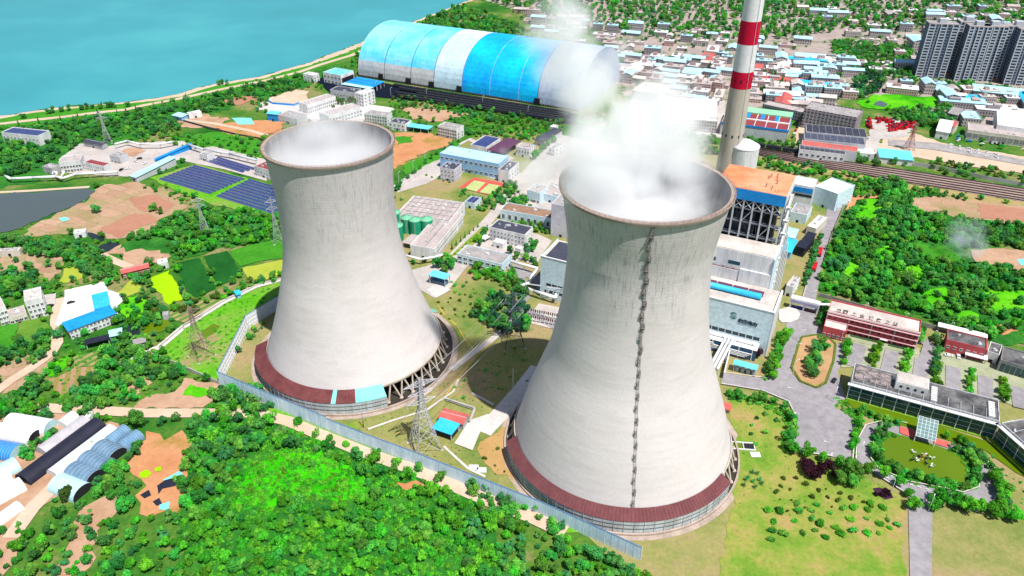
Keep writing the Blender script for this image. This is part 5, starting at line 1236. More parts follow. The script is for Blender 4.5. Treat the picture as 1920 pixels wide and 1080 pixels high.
# ducts and shed at the foot of the turbine hall
p0, p1 = G((1338, 690), 7), G((1368, 635), 7)
t = thing('duct_bridge', 'triple white duct bridge on lattice legs beside the larger tower', 'duct', (p0.x, p0.y, 0), math.atan2(p1.y-p0.y, p1.x-p0.x)); Ld = (p1-p0).length
for k in range(3): MB().bar((0, (k-1)*1.9, 7), (Ld, (k-1)*1.9, 8), .8, n=10).build('duct', 'wsteel', t)
mb = MB()
for x in (1, Ld*.5, Ld-1):
    for y in (-2.6, 2.6): mb.bar((x, y, 0), (x, y, 7), .2)
    mb.bar((x, -2.6, 0), (x, 2.6, 6.4), .12); mb.bar((x, 2.6, 0), (x, -2.6, 6.4), .12); mb.bar((x, -2.6, 6.2), (x, 2.6, 6.2), .2)
mb.build('trestle', 'wsteel', t)
bld('transformer_shelter', 'open shelter with turquoise roof below the turbine hall lettering', (1376,683), (1418,694), (1421,686), 5, roof='r_cyan', kind='open')
t, L, D, h = BUILT['open shelter with turquoise roof below the turbine hall lettering']
for k in range(4): MB().box(1+k*L/4, 1+k*L/4+1.8, 1, D-.8, 0, 2.6).build('transformer', 'steel', t)
wq = G((1357, 712)); t = MB().prism([(0, 0), (8.5, 22), (8, 22.3), (-.6, .3)], 0, 4.5).build('screen_wall', 'white', None, 'white slanting screen wall beside the triple white ducts', 'wall', None, None, (wq.x, wq.y, 0))
bld('pump_hut', 'small rusty roofed hut beside the larger tower basin', (1352,765), (1368,769), (1375,762), 2.6, 'conc', 'r_red', kind='shed')
# substation gear
t0 = G((990, 612)); r_ = random.Random(11)
for k in range(16):
    px = 992+(k % 8)*8; py = 603-(k//8)*12+(k % 8)*1.6; g = G((px, py))
    t = thing('switchgear', ['front', 'rear'][k//8]+' row switchgear bay in the fenced yard left of the larger tower', 'switchgear', (g.x, g.y, 0), -.25, 'switchgear bays in the fenced yard')
    mb = MB(); mb.bar((-1.2, 0, 0), (-1.2, 0, 3.2), .18); mb.bar((1.2, 0, 0), (1.2, 0, 3.2), .18); mb.bar((-1.6, 0, 3.2), (1.6, 0, 3.2), .2); mb.build('frame', 'wsteel', t)
    mb = MB()
    for x in (-1.2, 0, 1.2): mb.lathe([(.25, 3.3), (.42, 3.6), (.25, 3.8), (.42, 4.1), (.25, 4.3), (.42, 4.6), (.1, 5)], 8, c=(x, 0))
    mb.build('insulators', mat('porcelain_brown', (.10, .05, .04), (.16, .1, .09), 1), t)
for k, (px, py) in enumerate(((1000,560), (1040,566))):
    g = G((px, py)); t = thing('busbar_gantry', ('left' if k == 0 else 'right')+' steel gantry over the switchgear yard', 'gantry', (g.x, g.y, 0), -.25)
    mb = MB()
    for x in (-5, 5):
        for s in (-.5, .5): mb.bar((x+s, 0, 0), (x, 0, 11), .14)
    for s in (-.4, .4):
        mb.bar((-5, s, 10), (5, s, 10), .14)
    for i in range(10): mb.bar((-5+i, -.4, 10), (-4+i, .4, 10), .1)
    mb.build('gantry_frame', 'steel', t)
# pipe racks
def pipe(label, pts, z, r, m='wsteel', legs=True):
    g = [G(p, zz) for p, zz in zip(pts, z if isinstance(z, (list, tuple)) else [z]*len(pts))]; t = thing('pipe_line', label, 'pipe', (g[0].x, g[0].y, 0))
    o = Vector((g[0].x, g[0].y, 0)); mb = MB(); mb.path([p-o for p in g], r, n=10); mb.build('pipe', m, t)
    if legs:
        mb = MB()
        for a, b in zip(g[:-1], g[1:]):
            n = max(1, int((b-a).length/9))
            for i in range(n+1):
                p = a.lerp(b, i/n)-o; mb.bar((p.x-.4, p.y, 0), (p.x-.4, p.y, p.z), .12); mb.bar((p.x+.4, p.y, 0), (p.x+.4, p.y, p.z), .12)
        mb.build('support_leg', 'steel', t)
pipe('white overhead pipe rack zigzagging into the turbine hall', [(958,490), (1008,503), (996,519), (993,530), (976,536), (1000,545), (1042,558), (1043,538)], 5, .9)
pipe('white pipe bridge in front of the white pump building', [(757,478), (788,486), (815,482), (835,476)], 4.5, .8)
pipe('fat silver pipe crossing the yard left of the bare field', [(10,330), (20,335), (60,333), (105,331), (118,334), (140,327), (220,322)], 4, 1.0)
pipe('silver pipe loop with tall bends beside the grey pond', [(98,330), (100,322), (106,323), (106,331), (114,333), (120,322), (114,322)], [3, 7, 7, 3, 3, 7, 5], .8, legs=False)
pipe('yellow gas pipe laid across the lawn beside the smaller tower', [(816,565), (833,590), (856,610), (874,640), (891,658)], .3, .22, 'yellow', False)
pipe('yellow gas pipe running down the lawn road', [(930,635), (900,662), (860,706), (830,750)], .3, .2, 'yellow', False)
pipe('long dark conveyor gallery along the solar rows', [(350,270), (382,280), (430,288), (480,300)], 5, 1.0, 'steel')
pipe('curved pipe rack behind the dusty yard', [(215,270), (238,264), (262,270), (300,270), (322,266)], 5, .8)

# ------------------------------------------------------------------ the tall compound wall (pale blue outside, ribbed white inside)
m_cwall = mat('pale_blue_wall_sheet', (.72, .85, .95), (.56, .72, .86), .25, rough=.6, streak=True)
wl_pts = [(536,572), (497,596), (465,616), (413,722), (515,766), (615,808)]; wl2 = [(615,808), (700,842), (770,868), (862,905), (940,936), (1010,964), (1080,996), (1200,1052)]
t = thing('compound_wall', 'tall pale blue sheet wall around the two cooling towers', 'wall', G(wl_pts[0]))
o = G(wl_pts[0])
def wall_h(px): return 8.5
for line, hh in ((wl_pts, 9.0), (wl2, 8.0)):
    for a, b in zip(line[:-1], line[1:]):
        p, q = G(a)-o, G(b)-o; d = (q-p); L = d.length; d.normalize(); n = Vector((-d.y, d.x, 0)); mb = MB()
        mb.add([p, q, q+Vector((0,0,hh)), p+Vector((0,0,hh))], [(0,1,2,3)], 0); mb.add([p+n*.25, q+n*.25, q+n*.25+Vector((0,0,hh)), p+n*.25+Vector((0,0,hh))], [(3,2,1,0)], 1)
        mb.add([p+Vector((0,0,hh)), q+Vector((0,0,hh)), q+n*.25+Vector((0,0,hh)), p+n*.25+Vector((0,0,hh))], [(0,1,2,3)], 0)
        mb.bar(p+n*.12+Vector((0,0,hh)), q+n*.12+Vector((0,0,hh)), .22, 2)
        k = int(L/3.0)
        for i in range(k+1):
            c = p.lerp(q, i/max(1, k))+n*.4; mb.bar(c, c+Vector((0,0,hh-.3)), .16, 1); mb.bar(c+n*1.2, c+Vector((0,0,hh*.6)), .1, 1)
            e = p.lerp(q, i/max(1, k))-n*.04; mb.bar(e, e+Vector((0,0,hh)), .05, 0)
        for z in (2, 4.5, 7): mb.bar(p+n*.4+Vector((0,0,z)), q+n*.4+Vector((0,0,z)), .1, 1)
        mb.build('wall_panel', [m_cwall, 'plast', mat('wall_cap_blue', P3(110,150,214), P3(100,140,200), .5)], t)
def low_wall(label, line, h, m='conc'):
    o = G(line[0]); mb = MB(); t = thing('boundary_wall', label, 'wall', o)
    for a, b in zip(line[:-1], line[1:]):
        p, q = G(a)-o, G(b)-o; d = (q-p).normalized(); n = Vector((-d.y, d.x, 0))*.15
        mb.add([p-n, q-n, q+n, p+n]+[x+Vector((0,0,h)) for x in (p-n, q-n, q+n, p+n)], [(4,5,6,7),(0,1,5,4),(1,2,6,5),(2,3,7,6),(3,0,4,7)])
    mb.build('wall_panel', m, t)
low_wall('low grey wall dropping from the garden path to the compound wall corner', [(268,664), (300,673), (336,688), (372,704), (412,722)], 2.6)
low_wall('low concrete wall along the path above the weedy ground', [(300,652), (345,614), (420,567), (480,538), (528,524)], 1.6)
low_wall('grey wall between the wood and the slogan block', [(1534,556), (1560,563), (1640,586), (1730,612), (1790,628), (1850,646)], 2.8, 'dkconc')
low_wall('dark hedge wall along the left side of the big right wood', [(1592,372), (1578,398), (1566,425), (1556,450), (1545,490)], 2.0, 'dkconc')
low_wall('grey noise wall along the railway right of the grey roofed sheds', [(1700,309), (1760,318), (1850,338), (1960,356)], 3.5, 'conc')
low_wall('blue site fence round the sandy yard left of the white wings', [(500,190), (512,196), (552,199), (562,195)], 2.4, 'r_blue')
# ------------------------------------------------------------------ coal shed: one long arched vault with coloured cladding bays
pL, pR = G((673, 143)), G((1085, 209)); u2 = pR-pL; Lc = u2.length; u2.normalize(); rzc = math.atan2(u2.y, u2.x); span = 118.; hh = 47.
t = thing('coal_shed', 'huge arched coal shed with light, white and bright blue cladding bays', 'storage hall', (pL.x, pL.y, 0), rzc)
W['vault_a'] = mat('pale_cyan_cladding', P3(90,212,246,.8), P3(150,224,244,.8), .03); W['vault_b'] = mat('white_cladding', P3(226,240,248,.75), P3(196,230,246,.75), .02)
W['vault_c'] = mat('bright_blue_cladding', P3(0,196,255,.9), P3(0,160,255,.9), .03); W['vault_d'] = mat('pale_lilac_cladding', P3(190,200,226,.72), P3(168,190,216,.72), .03)
W['vault_e'] = mat('beige_cladding', P3(214,214,214,.75), P3(196,206,212,.75), .03)
def arch(i, n, k=1.0):
    a = math.pi*i/n; return (span/2-span/2*math.cos(a), hh*math.sin(a)**.85*k)
bays = [(0, .13, 'vault_a'), (.132, .26, 'vault_a'), (.262, .37, 'vault_a'), (.372, .5, 'vault_b'), (.502, .83, 'vault_c'), (.832, 1.0, 'vault_d')]
bays = [(a*1.0, b*1.0, m) for a, b, m in bays]
n = 30
for a, b, m in bays:
    mb = MB(); lo = MB()
    for i in range(n):
        y0, z0a = arch(i, n); y1, z1a = arch(i+1, n)
        tgt = lo if (i < 3 and m == 'vault_a') else mb
        tgt.quad((a*Lc, y0, z0a+1.2), (b*Lc, y0, z0a+1.2), (b*Lc, y1, z1a+1.2), (a*Lc, y1, z1a+1.2))
    mb.build('vault_bay', m, t)
    if lo.v: lo.build('vault_skirt', 'vault_e', t)
for k in range(0, 9):
    x = k*Lc/8; mb = MB()
    for i in range(n):
        p, q = arch(i, n), arch(i+1, n); mb.bar((x, p[0], p[1]+1.2), (x, q[0], q[1]+1.2), .14)
    mb.build('arch_rib', 'vault_e', t)
for x in (.02, Lc-.02):
    mb = MB(); pts = [arch(i, n) for i in range(n+1)]; mb.add([(x, 0, 0)]+[(x, y, z+1.2) for y, z in pts]+[(x, span, 0)], [tuple(range(n+3))]); mb.build('end_wall', 'vault_d', t)
MB().box(0, Lc, -.4, 0, 0, 1.5).build('plinth', 'dkconc', t)
for f in (.115, .25, .36, .49, .83): MB().box(f*Lc-3, f*Lc+3, -1.2, -.42, 0, 7).build('door', 'dark', t)
mb = MB()
for k in range(140): mb.box(k*Lc/140, k*Lc/140+.8, -1.5, -.45, .3, 2.2)
mb.build('louvre_base', 'dark', t)
foot([tuple((pL+u2*a+Vector((-u2.y, u2.x, 0))*b)[:2]) for a, b in ((-2, -6), (Lc+3, -6), (Lc+3, span+4), (-2, span+4))])
# coal wagons in the yard and on the main line
def wagon(coal):
    t = thing('coal_wagon', 'x', 'wagon')
    mb = MB().box(-6.5, 6.5, -1.5, 1.5, 1.1, 3.6)
    for k in range(9): x = -6.4+k*1.6; mb.box(x-.08, x+.08, -1.58, 1.58, 1.1, 3.6)
    mb.build('body', mat('wagon_black', (.022, .028, .04), (.03, .036, .05), .5), t)
    MB().add([(-6.2,-1.3,3.5),(6.2,-1.3,3.5),(6.2,1.3,3.5),(-6.2,1.3,3.5),(-4,0,4.0),(4,0,4.0)], [(0,1,5,4),(1,2,5),(2,3,4,5),(3,0,4)]).build('coal_load', 'coal', t)
    mb = MB()
    for x in (-4.5, -2.8, 2.8, 4.5): mb.bar((x, -1.2, .5), (x, 1.2, .5), .48, n=10)
    mb.build('wheels', 'dark', t); return t
wg = wagon(True); first = True
def train(line, label, group, n, start=0.0):
    global first
    pts = [G(p) for p in line]; d = pts[-1]-pts[0]; L = d.length; d.normalize(); rz = math.atan2(d.y, d.x)
    for k in range(n):
        p = pts[0]+d*(start+6.8+k*13.9)
        if (p-pts[0]).length > L: break
        if first: wg.location = (p.x, p.y, .45); wg.rotation_euler.z = rz; wg['label'] = label; wg['group'] = group; first = False
        else: dup(wg, (p.x, p.y, .45), rz, None, label, group)
train([(1376,269), (1553,298)], 'black coal wagon in the train on the main line behind the boiler house', 'wagons of the main line coal train', 9)
for k, f in enumerate((.1, .3, .5, .7, .9)):
    a = (700, 155+f*24); b = (1075, 216+f*19)
    train([a, b], 'black coal wagon on the '+['farthest', 'second farthest', 'middle', 'second nearest', 'nearest'][k]+' track before the arched coal shed', 'wagons in the coal yard', 16, start=r_.uniform(0, 60))
# ------------------------------------------------------------------ western side: farm plots, houses, greenhouses, solar rows
bld('metal_shed', 'long white shed with dark solar roof among the river bank woods', (2,249), (71,256), (93,246), 9, 'white', 'r_white', (10, 1), None, kind='flat', solar=8, clutter=0, size=(1.5, 1.2), z0=5)
bld('house', 'white four storey house with terrace roof left of the white concrete yard', (46,567), (79,559), (72,540), 12, 'white', 'r_beige', (4, 3), (2, 3), size=(1.3, 1.5), clutter=5)
bld('house', 'white house with grey terrace at the left edge above the bright plot', (-8,583), (11,577), (5,556), 11, 'white', 'r_pink', (3, 3), (2, 3), size=(1.3, 1.5))
bld('house', 'low red eaved house between the two white houses on the left', (16,598), (50,588), (44,574), 4.5, 'cream', 'r_pink', (4, 1), None, clutter=5)
patch('white_concrete_yard', 'whitepave', [(104,612),(122,560),(122,546),(196,530),(203,545),(224,552),(232,566),(222,575),(222,592),(130,620)], 5)
patch('grey_yard', 'concpave', [(78,556),(106,552),(104,572),(82,580)], 5)
bld('farm_building', 'white two storey building with long bright blue roof by the white yard', (129,620.5), (216,588), (207,575), 6.0, 'white', 'r_blue', (12, 2), (3, 1), kind='shed', size=(1.2, 1.3), fl=2.8)
bld('open_shed', 'bright sky blue roof standing on posts in the white concrete yard', (178,580), (206,573), (196,548), 5, roof='r_sky', kind='open')
bld('open_shed', 'black netted shed below the long bright blue roof', (160,646), (204,636), (203,628), 3.5, roof='black', kind='open')
bld('open_shed', 'small pale blue roof beside the black netted shed', (205,632), (228,627), (226,616), 3.5, roof='r_lblue', kind='open')
bld('house', 'long brick house with red ridged roof above the lime green field', (229,513), (279,501), (276,493), 4.0, 'brick', 'r_red', (7, 1), None, kind='gable', size=(1.1, 1.3))
bld('house', 'pale flat roofed hut behind the dark bush by the red ridged house', (296,496), (315,492), (313,485), 4, 'white', 'r_white', None, None, clutter=2)
bld('hut', 'small grey hut by the garden plots below the dark green paddies', (305,593), (316,591), (313,586), 3, 'greywall', 'r_grey', None, None, clutter=0)
bld('hut', 'low grey roofed hut by the dark pond outside the compound wall', (252,646), (272,641), (268,636), 3, 'greywall', 'r_grey', kind='shed')
bld('hut', 'blue tank hut on the garden path by the compound wall', (444,553), (451,551), (449,547), 3, 'bluewall', 'r_sky', kind='shed')
bld('hut', 'white roofed hut at the edge of the reddish plots beside the dark pond', (138,439), (160,436), (158,430), 3.5, 'white', 'r_white', None, None, clutter=1)
bld('hut', 'tan flat roofed hut at the left edge beyond the dirt field', (-5,473), (36,470), (38,466), 4, 'cream', 'r_beige', None, None)
bld('house', 'white three storey building in the dusty yard, left of the grey pond road', (110,306), (150,302), (160,290), 9, 'white', 'r_pink', (7, 2), (2, 2), size=(1.6, 1.6))
bld('house', 'brown roofed two storey row house in the dusty yard', (156,305), (194,313), (202,306), 6.5, 'white', 'r_maroon', (9, 2), None, size=(1.2, 1.4), clutter=0)
bld('house', 'grey roofed workshop at the left of the dusty yard', (79,313), (96,317), (105,309), 5.5, 'greywall', 'r_grey', (3, 1), None)
bld('shed', 'dark roofed sheds under the trees behind the dusty yard', (156,265), (190,272), (196,267), 5, 'greywall', 'r_dark', kind='gable')
bld('house', 'grey machine house in the middle of the dusty yard', (205,292), (224,296), (232,288), 6, 'grey2', 'r_grey', (3, 1), None, clutter=5)
bld('shed', 'long low building with pale grey blue roof above the solar rows', (244,330), (255,333), (333,302), 4, 'grey2', 'r_lblue', kind='shed')
bld('shed', 'blue fence shed along the dusty yard road', (290,298), (293,299), (352,272), 2.6, 'r_blue', 'r_blue', kind='shed')
bld('house', 'small white block at the corner of the upper solar rows', (373,289), (388,293), (402,287), 5.5, 'white', 'r_grey', (2, 1), None)
bld('house', 'white two storey block with maroon roof behind the smaller tower, left side', (476,312), (508,322), (512,304), 8, 'white', 'r_maroon', (6, 2), None, size=(1.3, 1.4))
bld('house', 'blue roofed huts at the end of the conveyor belt beyond the grass', (323,216), (340,220), (348,215), 4, 'bluewall', 'r_lblue', kind='shed')
bld('house', 'white shed beside the blue roofed huts near the river woods', (354,215), (378,210), (379,206), 5, 'white', 'r_white', None, None)
bld('hut', 'tiny white shrine like hut at the top of the greenhouse yard', (159,784), (168,784), (168,779), 4, 'white', 'r_white', None, None, clutter=0)
# greenhouses: barrel vaults; end points of the centre line on the ground, width, height
def tunnel(label, p, q, wd, hh_, film, end='plastc', ribs=12, flat=False):
    a, b = G(p), G(q); d = b-a; L = d.length; t = thing('greenhouse', label, 'greenhouse', (a.x, a.y, 0), math.atan2(d.y, d.x)); n = 14
    mb = MB()
    def arc(i): th = math.pi*i/n; return -wd/2*math.cos(th), hh_*math.sin(th)**.8
    for i in range(n):
        y0, z0_ = arc(i); y1, z1_ = arc(i+1)
        mb.add([(0,y0,z0_),(L,y0,z0_),(L,y1,z1_),(0,y1,z1_)], [(0,1,2,3)], 0, False)
    mb.build('film_cover', film, t)
    for x in (.05, L-.05):
        m2 = MB(); m2.add([(x, *arc(i)) for i in range(n+1)], [tuple(range(n+1))]); m2.build('end_wall', end, t)
    for k in range(ribs+1):
        x = L*k/ribs; mb = MB()
        for i in range(n): mb.bar((x, arc(i)[0], arc(i)[1]), (x, arc(i+1)[0], arc(i+1)[1]), .05)
        mb.build('hoop', 'steel' if film not in ('black', 'plast') else film, t)
    c = Vector((a.x, a.y)); u_ = Vector((d.x, d.y)).normalized(); v_ = Vector((-u_.y, u_.x))
    foot([tuple(c+u_*x+v_*y) for x, y in ((0, -wd/2), (L, -wd/2), (L, wd/2), (0, wd/2))])
W['filmblue2'] = mat('steel_blue_film', (.10, .19, .29), (.15, .25, .35), .2, rough=.35)
tunnel('aqua white greenhouse farthest back on the left, end toward the tree hedge', (21,793), (97,806), 9.5, 5, 'plast', 'plastc')
tunnel('white greenhouse with black shading net over its left half', (-25,806), (68,824), 9, 4.5, 'plast', 'dark')
tunnel('bright blue greenhouse at the left edge', (-25,842), (36,853), 10, 5, 'bluetarp', 'plastc')
tunnel('grey film greenhouse along the inner hedge at the left edge', (-30,905), (34,872), 10, 4, 'plastc', 'grey2')
tunnel('long tunnel of wrinkled grey film left of the black netted one', (80,853), (163,793), 8.5, 4.5, 'plastg', 'grey2', 30)
tunnel('very long greenhouse under black net', (44,905), (188,797), 9.5, 4.5, 'black', 'dark', 30)
tunnel('long bright white tunnel between the black one and the blue row', (101,894), (214,808), 8.5, 3.8, 'plast', 'plast', 24)
tunnel('short white tunnel behind the hedge and the grey film tunnel', (118,802), (142,783), 7, 4, 'plast', 'plast', 6)
tunnel('white tunnel at the lower left edge beside the black one end', (-30,920), (22,895), 9, 4, 'plast', 'plast')
tunnel('white tunnel closest to the lower left corner hedge', (-30,950), (44,910), 9, 4, 'plast', 'plast')
tunnel('small white tunnel by the lower left dirt lane', (-10,985), (38,950), 6, 3, 'plast', 'plast')
tunnel('pale ribbed tunnel under the round tree, rear of the blue pair', (205,833), (238,808), 7, 4, 'plastb', 'plastc', 8)
tunnel('pale ribbed tunnel in front of the other ribbed one', (229,843), (262,818), 7, 4, 'plastb', 'plastc', 8)
tunnel('steel blue greenhouse first from the round tree in the row of four', (188,843), (222,860), 10.5, 5, 'filmblue2', 'dark', 6)
tunnel('steel blue greenhouse second in the row of four', (161,864), (201,880), 10.5, 5, 'filmblue2', 'plastb', 6)
tunnel('steel blue greenhouse third in the row of four, open dark end', (137,885), (180,902), 10.5, 5, 'filmblue2', 'dark', 6)
tunnel('greyish greenhouse last in the row of four behind a bushy tree', (110,908), (158,928), 10.5, 5, 'plastc', 'dark', 6)
# solar rows
def solar(block, label, c00, c10, c01, n):
    """rows of panels filling the parallelogram with corners c00-c10 (row direction) and c01"""
    P, Q, R_ = G(c00), G(c10), G(c01); proto = None
    d = Q-P; L = d.length; rz = math.atan2(d.y, d.x); s = R_-P; dn = Vector((-d.y, d.x, 0)).normalized(); pitch = abs(s.dot(dn))/n
    for k in range(n):
        p = P+s*((k+.5)/n)
        if proto is None:
            t = thing('solar_panel_row', label, 'solar panels', (p.x, p.y, 0), rz, block); proto = t; wd = pitch*.66
            mb = MB(); mb.add([(0,-wd/2,.6),(L,-wd/2,.6),(L,wd/2,1.3),(0,wd/2,1.3),(0,-wd/2,.5),(L,-wd/2,.5),(L,wd/2,1.2),(0,wd/2,1.2)], [(0,1,2,3),(7,6,5,4),(0,4,5,1),(2,6,7,3)])
            mb.build('panel', 'r_solar', t); mb = MB()
            for i in range(int(L/6)+1):
                x = i*6; mb.bar((x, -wd*.3, 0), (x, -wd*.3, .9), .08); mb.bar((x, wd*.3, 0), (x, wd*.3, 1.1), .08); 
            mb.bar((0, -wd*.3, .9), (L, -wd*.3, .9), .06)
            mb.build('rack', 'steel', t)
        else: dup(t, (p.x, p.y, 0), rz)
solar('solar rows of the upper left block', 'long dark blue solar row in the block left of the smaller tower rim', (296,338), (392,366), (366,311), 9)
solar('solar rows of the block behind the tower', 'dark blue solar row in the block half hidden by the smaller tower', (404,370), (512,404), (468,337), 9)
solar('solar rows of the small top block', 'dark blue solar row in the small block beside the conveyor gallery', (382,303), (452,325), (412,296), 3)

# ------------------------------------------------------------------ vehicles
def car(col):
    t = thing('car', 'x', 'car'); mb = MB()
    prof = [(-2.2,.3),(-2.25,.75),(-2.1,.95),(-1.6,1.0),(-1.1,1.42),(.6,1.45),(1.2,1.0),(2.1,.88),(2.25,.6),(2.2,.3)]; n = len(prof)
    for s in (-1, 1): mb.v += [(x, s*(.88 if z < 1.05 else .72), z) for x, z in prof]
    mb.f += [(i, (i+1) % n, n+(i+1) % n, n+i) for i in range(n)]+[tuple(range(n)), tuple(range(n, 2*n))[::-1]]; mb.m += [0]*(n+2); mb.sm += [False]*(n+2)
    mb.build('body', col, t)
    mb = MB(); mb.quad((-1.12,-.7,1.42),(-1.62,-.8,1.03),(-1.62,.8,1.03),(-1.12,.7,1.42)); mb.quad((.62,.7,1.46),(1.2,.8,1.04),(1.2,-.8,1.04),(.62,-.7,1.46))
    for s in (-1, 1): mb.quad((-1.5,s*.83,1.03),(1.1,s*.83,1.03),(.6,s*.76,1.38),(-1.05,s*.76,1.38))
    mb.build('windows', 'glass', t); 
    for x in (-1.35, 1.35):
        for s in (-.85, .85): MB().bar((x, s-.1, .32), (x, s+.1, .32), .32, n=10).build('wheel', 'dark', t)
    return t
protos = {c: None for c in ('carwhite', 'carblack', 'carred', 'carblue')}
def put_car(c, p, ang, label, group=None):
    g = G(p); z = .45
    if protos[c] is None:
        t = car(c); protos[c] = t; t.location = (g.x, g.y, z); t.rotation_euler.z = ang; t['label'] = label
        if group: t['group'] = group
    else:
        t = dup(protos[c], (g.x, g.y, z), ang, None, label)
        if group: t['group'] = group
        elif 'group' in t: del t['group']
put_car('carblack', (1563,716), .9, 'dark car parked by the shrubs at the left end of the glass office')
put_car('carwhite', (1778,669), -.3, 'white car parked before the dark red block, left one')
put_car('carwhite', (1796,671), 1.2, 'white car parked at the white lean-to of the dark red block')
put_car('carblack', (94,576), .5, 'black car parked on the grey yard beside the white four storey house')
put_car('carblack', (134,570), .5, 'black car on the white concrete yard of the long blue roofed building')
for k, (px, py) in enumerate(((240,318), (228,320), (255,304), (262,299), (272,308))): put_car(('carwhite', 'carblack')[k % 2], (px, py), .4+k, 'small '+('white', 'dark')[k % 2]+' car in the dusty yard beyond the grey pond', 'cars in the dusty yard')
for k in range(8): put_car(('carblack', 'carwhite', 'carred')[k % 3], (1476+k*3.2, 278-k*6.5), 1.1, ('dark', 'white', 'red')[k % 3]+' car parked in the lane between two factories behind the railway', 'cars in the factory lane')
for k in range(12): put_car('carwhite', (1782+(k % 6)*17, 273+(k//6)*6+(k % 6)*3.6), .2+k, 'white vehicle parked along the grey haul road of the pale construction yard', 'vehicles on the construction yard')
for k in range(14):
    px = 1800+rnd.uniform(-10, 110); put_car(('carblack', 'carwhite', 'carblue')[k % 3], (px, 262+rnd.uniform(-6, 6)+(px-1800)*.14), rnd.uniform(0, 3), ('dark', 'white', 'blue')[k % 3]+' vehicle on the crowded lot beside the long beige arcade building', 'vehicles on the crowded lot')
# red lorries on the factory road
def lorry(label, p, q):
    a, b = G(p), G(q); d = b-a; t = thing('lorry', label, 'lorry', (a.x, a.y, .3), math.atan2(d.y, d.x))
    MB().box(3.0, 5.4, -1.25, 1.25, .6, 3.1).build('cab', 'carred', t); MB().box(-4.5, 2.8, -1.25, 1.25, 1.0, 1.5).build('chassis', 'dark', t)
    MB().box(-4.4, 2.7, -1.2, 1.2, 1.51, 3.0).build('tank_body', 'carred', t); MB().box(5.38, 5.45, -1.05, 1.05, 1.8, 2.7).build('windscreen', 'glass', t)
    for x in (-3.2, -1.8, 4.2):
        for s in (-1.1, 1.1): MB().bar((x, s-.2, .5), (x, s+.2, .5), .5, n=10).build('wheel', 'dark', t)
lorry('red lorry farther up the factory road beside the wood', (1536,478), (1538,470)); lorry('red lorry nearer on the factory road beside the planted strip', (1526,506), (1530,494))
# red harvesters on the machinery lot
hv = None
for k in range(46):
    if k < 30: px, py = 1668+(k % 10)*4.6+rnd.uniform(-1, 1), 247+(k//10)*-4+(k % 10)*-.9+rnd.uniform(-1, 1)
    elif k < 40: px, py = 1645+(k-30)*3.0+rnd.uniform(-1, 1), 227+rnd.uniform(-2, 5)
    else: px, py = 1628+rnd.uniform(-3, 3), 226+(k-40)*3
    g = G((px, py))
    if hv is None:
        hv = thing('harvester', 'red farm harvester standing in the packed machinery lot', 'farm machine', (g.x, g.y, .3), .5, 'red harvesters on the machinery lot'); hv.scale = (.8, .8, .8)
        mb = MB().box(-2.6, 2.2, -1.3, 1.3, .9, 2.8); mb.box(-2, .5, -1.1, 1.1, 2.8, 3.5); mb.build('body', 'carred', hv)
        MB().box(1.0, 2.4, -.9, .9, 2.81, 4.2).build('cab', 'glass', hv); MB().box(2.8, 4.0, -2, 2, .3, 1.3).build('cutter_head', 'carred', hv)
        mb = MB()
        for x, r in ((1.4, .9), (-1.8, .6)):
            for s in (-1.4, 1.4): mb.bar((x, s-.25, r), (x, s+.25, r), r, n=10)
        mb.build('wheels', 'dark', hv)
    else: dup(hv, (g.x, g.y, .3), rnd.uniform(0, 6))
# street lamps
lp = None
def lamp(p, ang, label, grp='street lamps on the plant roads'):
    global lp
    g = G(p)
    if lp is None:
        lp = thing('street_lamp', label, 'street lamp', (g.x, g.y, 0), ang, grp)
        MB().bar((0,0,0), (0,0,8), .12, n=6).build('pole', 'wsteel', lp); MB().path([(0,0,8), (.6,0,8.5), (1.8,0,8.6)], .07).build('arm', 'wsteel', lp); MB().box(1.6, 2.5, -.18, .18, 8.5, 8.68).build('lamp_head', 'wsteel', lp)
    else: dup(lp, (g.x, g.y, 0), ang, None, label, grp)
lbl = 'slim white lamp post beside the plant plaza and planter island'
for p, a in (((1497,642), 0), ((1488,668), 0), ((1487,700), .5), ((1555,608), 2), ((1576,640), 2), ((1493,800), 3), ((1480,752), 3), ((1562,755), 1)): lamp(p, a, lbl)
for p, a in (((1545,478), 3), ((1555,428), 3), ((1565,396), 3), ((1519,568), 0)): lamp(p, a, 'slim white lamp post along the factory road beside the wood')
for p, a in (((1619,588), 4.6), ((1694,608), 4.6), ((1778,625), 4.6), ((1754,648), 2)): lamp(p, a, 'slim white lamp post behind the slogan block')
for p, a in (((748,342), 1), ((775,320), 1), ((797,302), 1), ((705,168), 1), ((800,183), 1), ((905,196), 1), ((733,180), 1), ((990,215), 1)): lamp(p, a, 'slim white lamp post along the long plant road behind the smaller tower')
for p, a in (((1548,854), 3), ((1670,925), 2), ((1740,960), 1), ((1610,860), 1)): lamp(p, a, 'slim white lamp post along the oval drive')
g = G((682, 802)); t = thing('utility_pole', 'dark utility pole with cross arm before the smaller tower baffle wall', 'pole', (g.x, g.y, 0)); MB().bar((0,0,0), (0,0,10), .22, n=8).build('pole', 'dkconc', t); MB().box(-.9, 1.6, -.1, .1, 9.4, 9.6).build('cross_arm', 'steel', t)
g = G((962, 735)); t = thing('utility_pole', 'white lightning mast in the larger tower shadow', 'pole', (g.x, g.y, 0)); MB().bar((0,0,0), (0,0,15), .14, n=6).build('pole', 'wsteel', t); MB().box(-.5, .5, -.5, .5, 0, .4).build('base', 'conc', t)
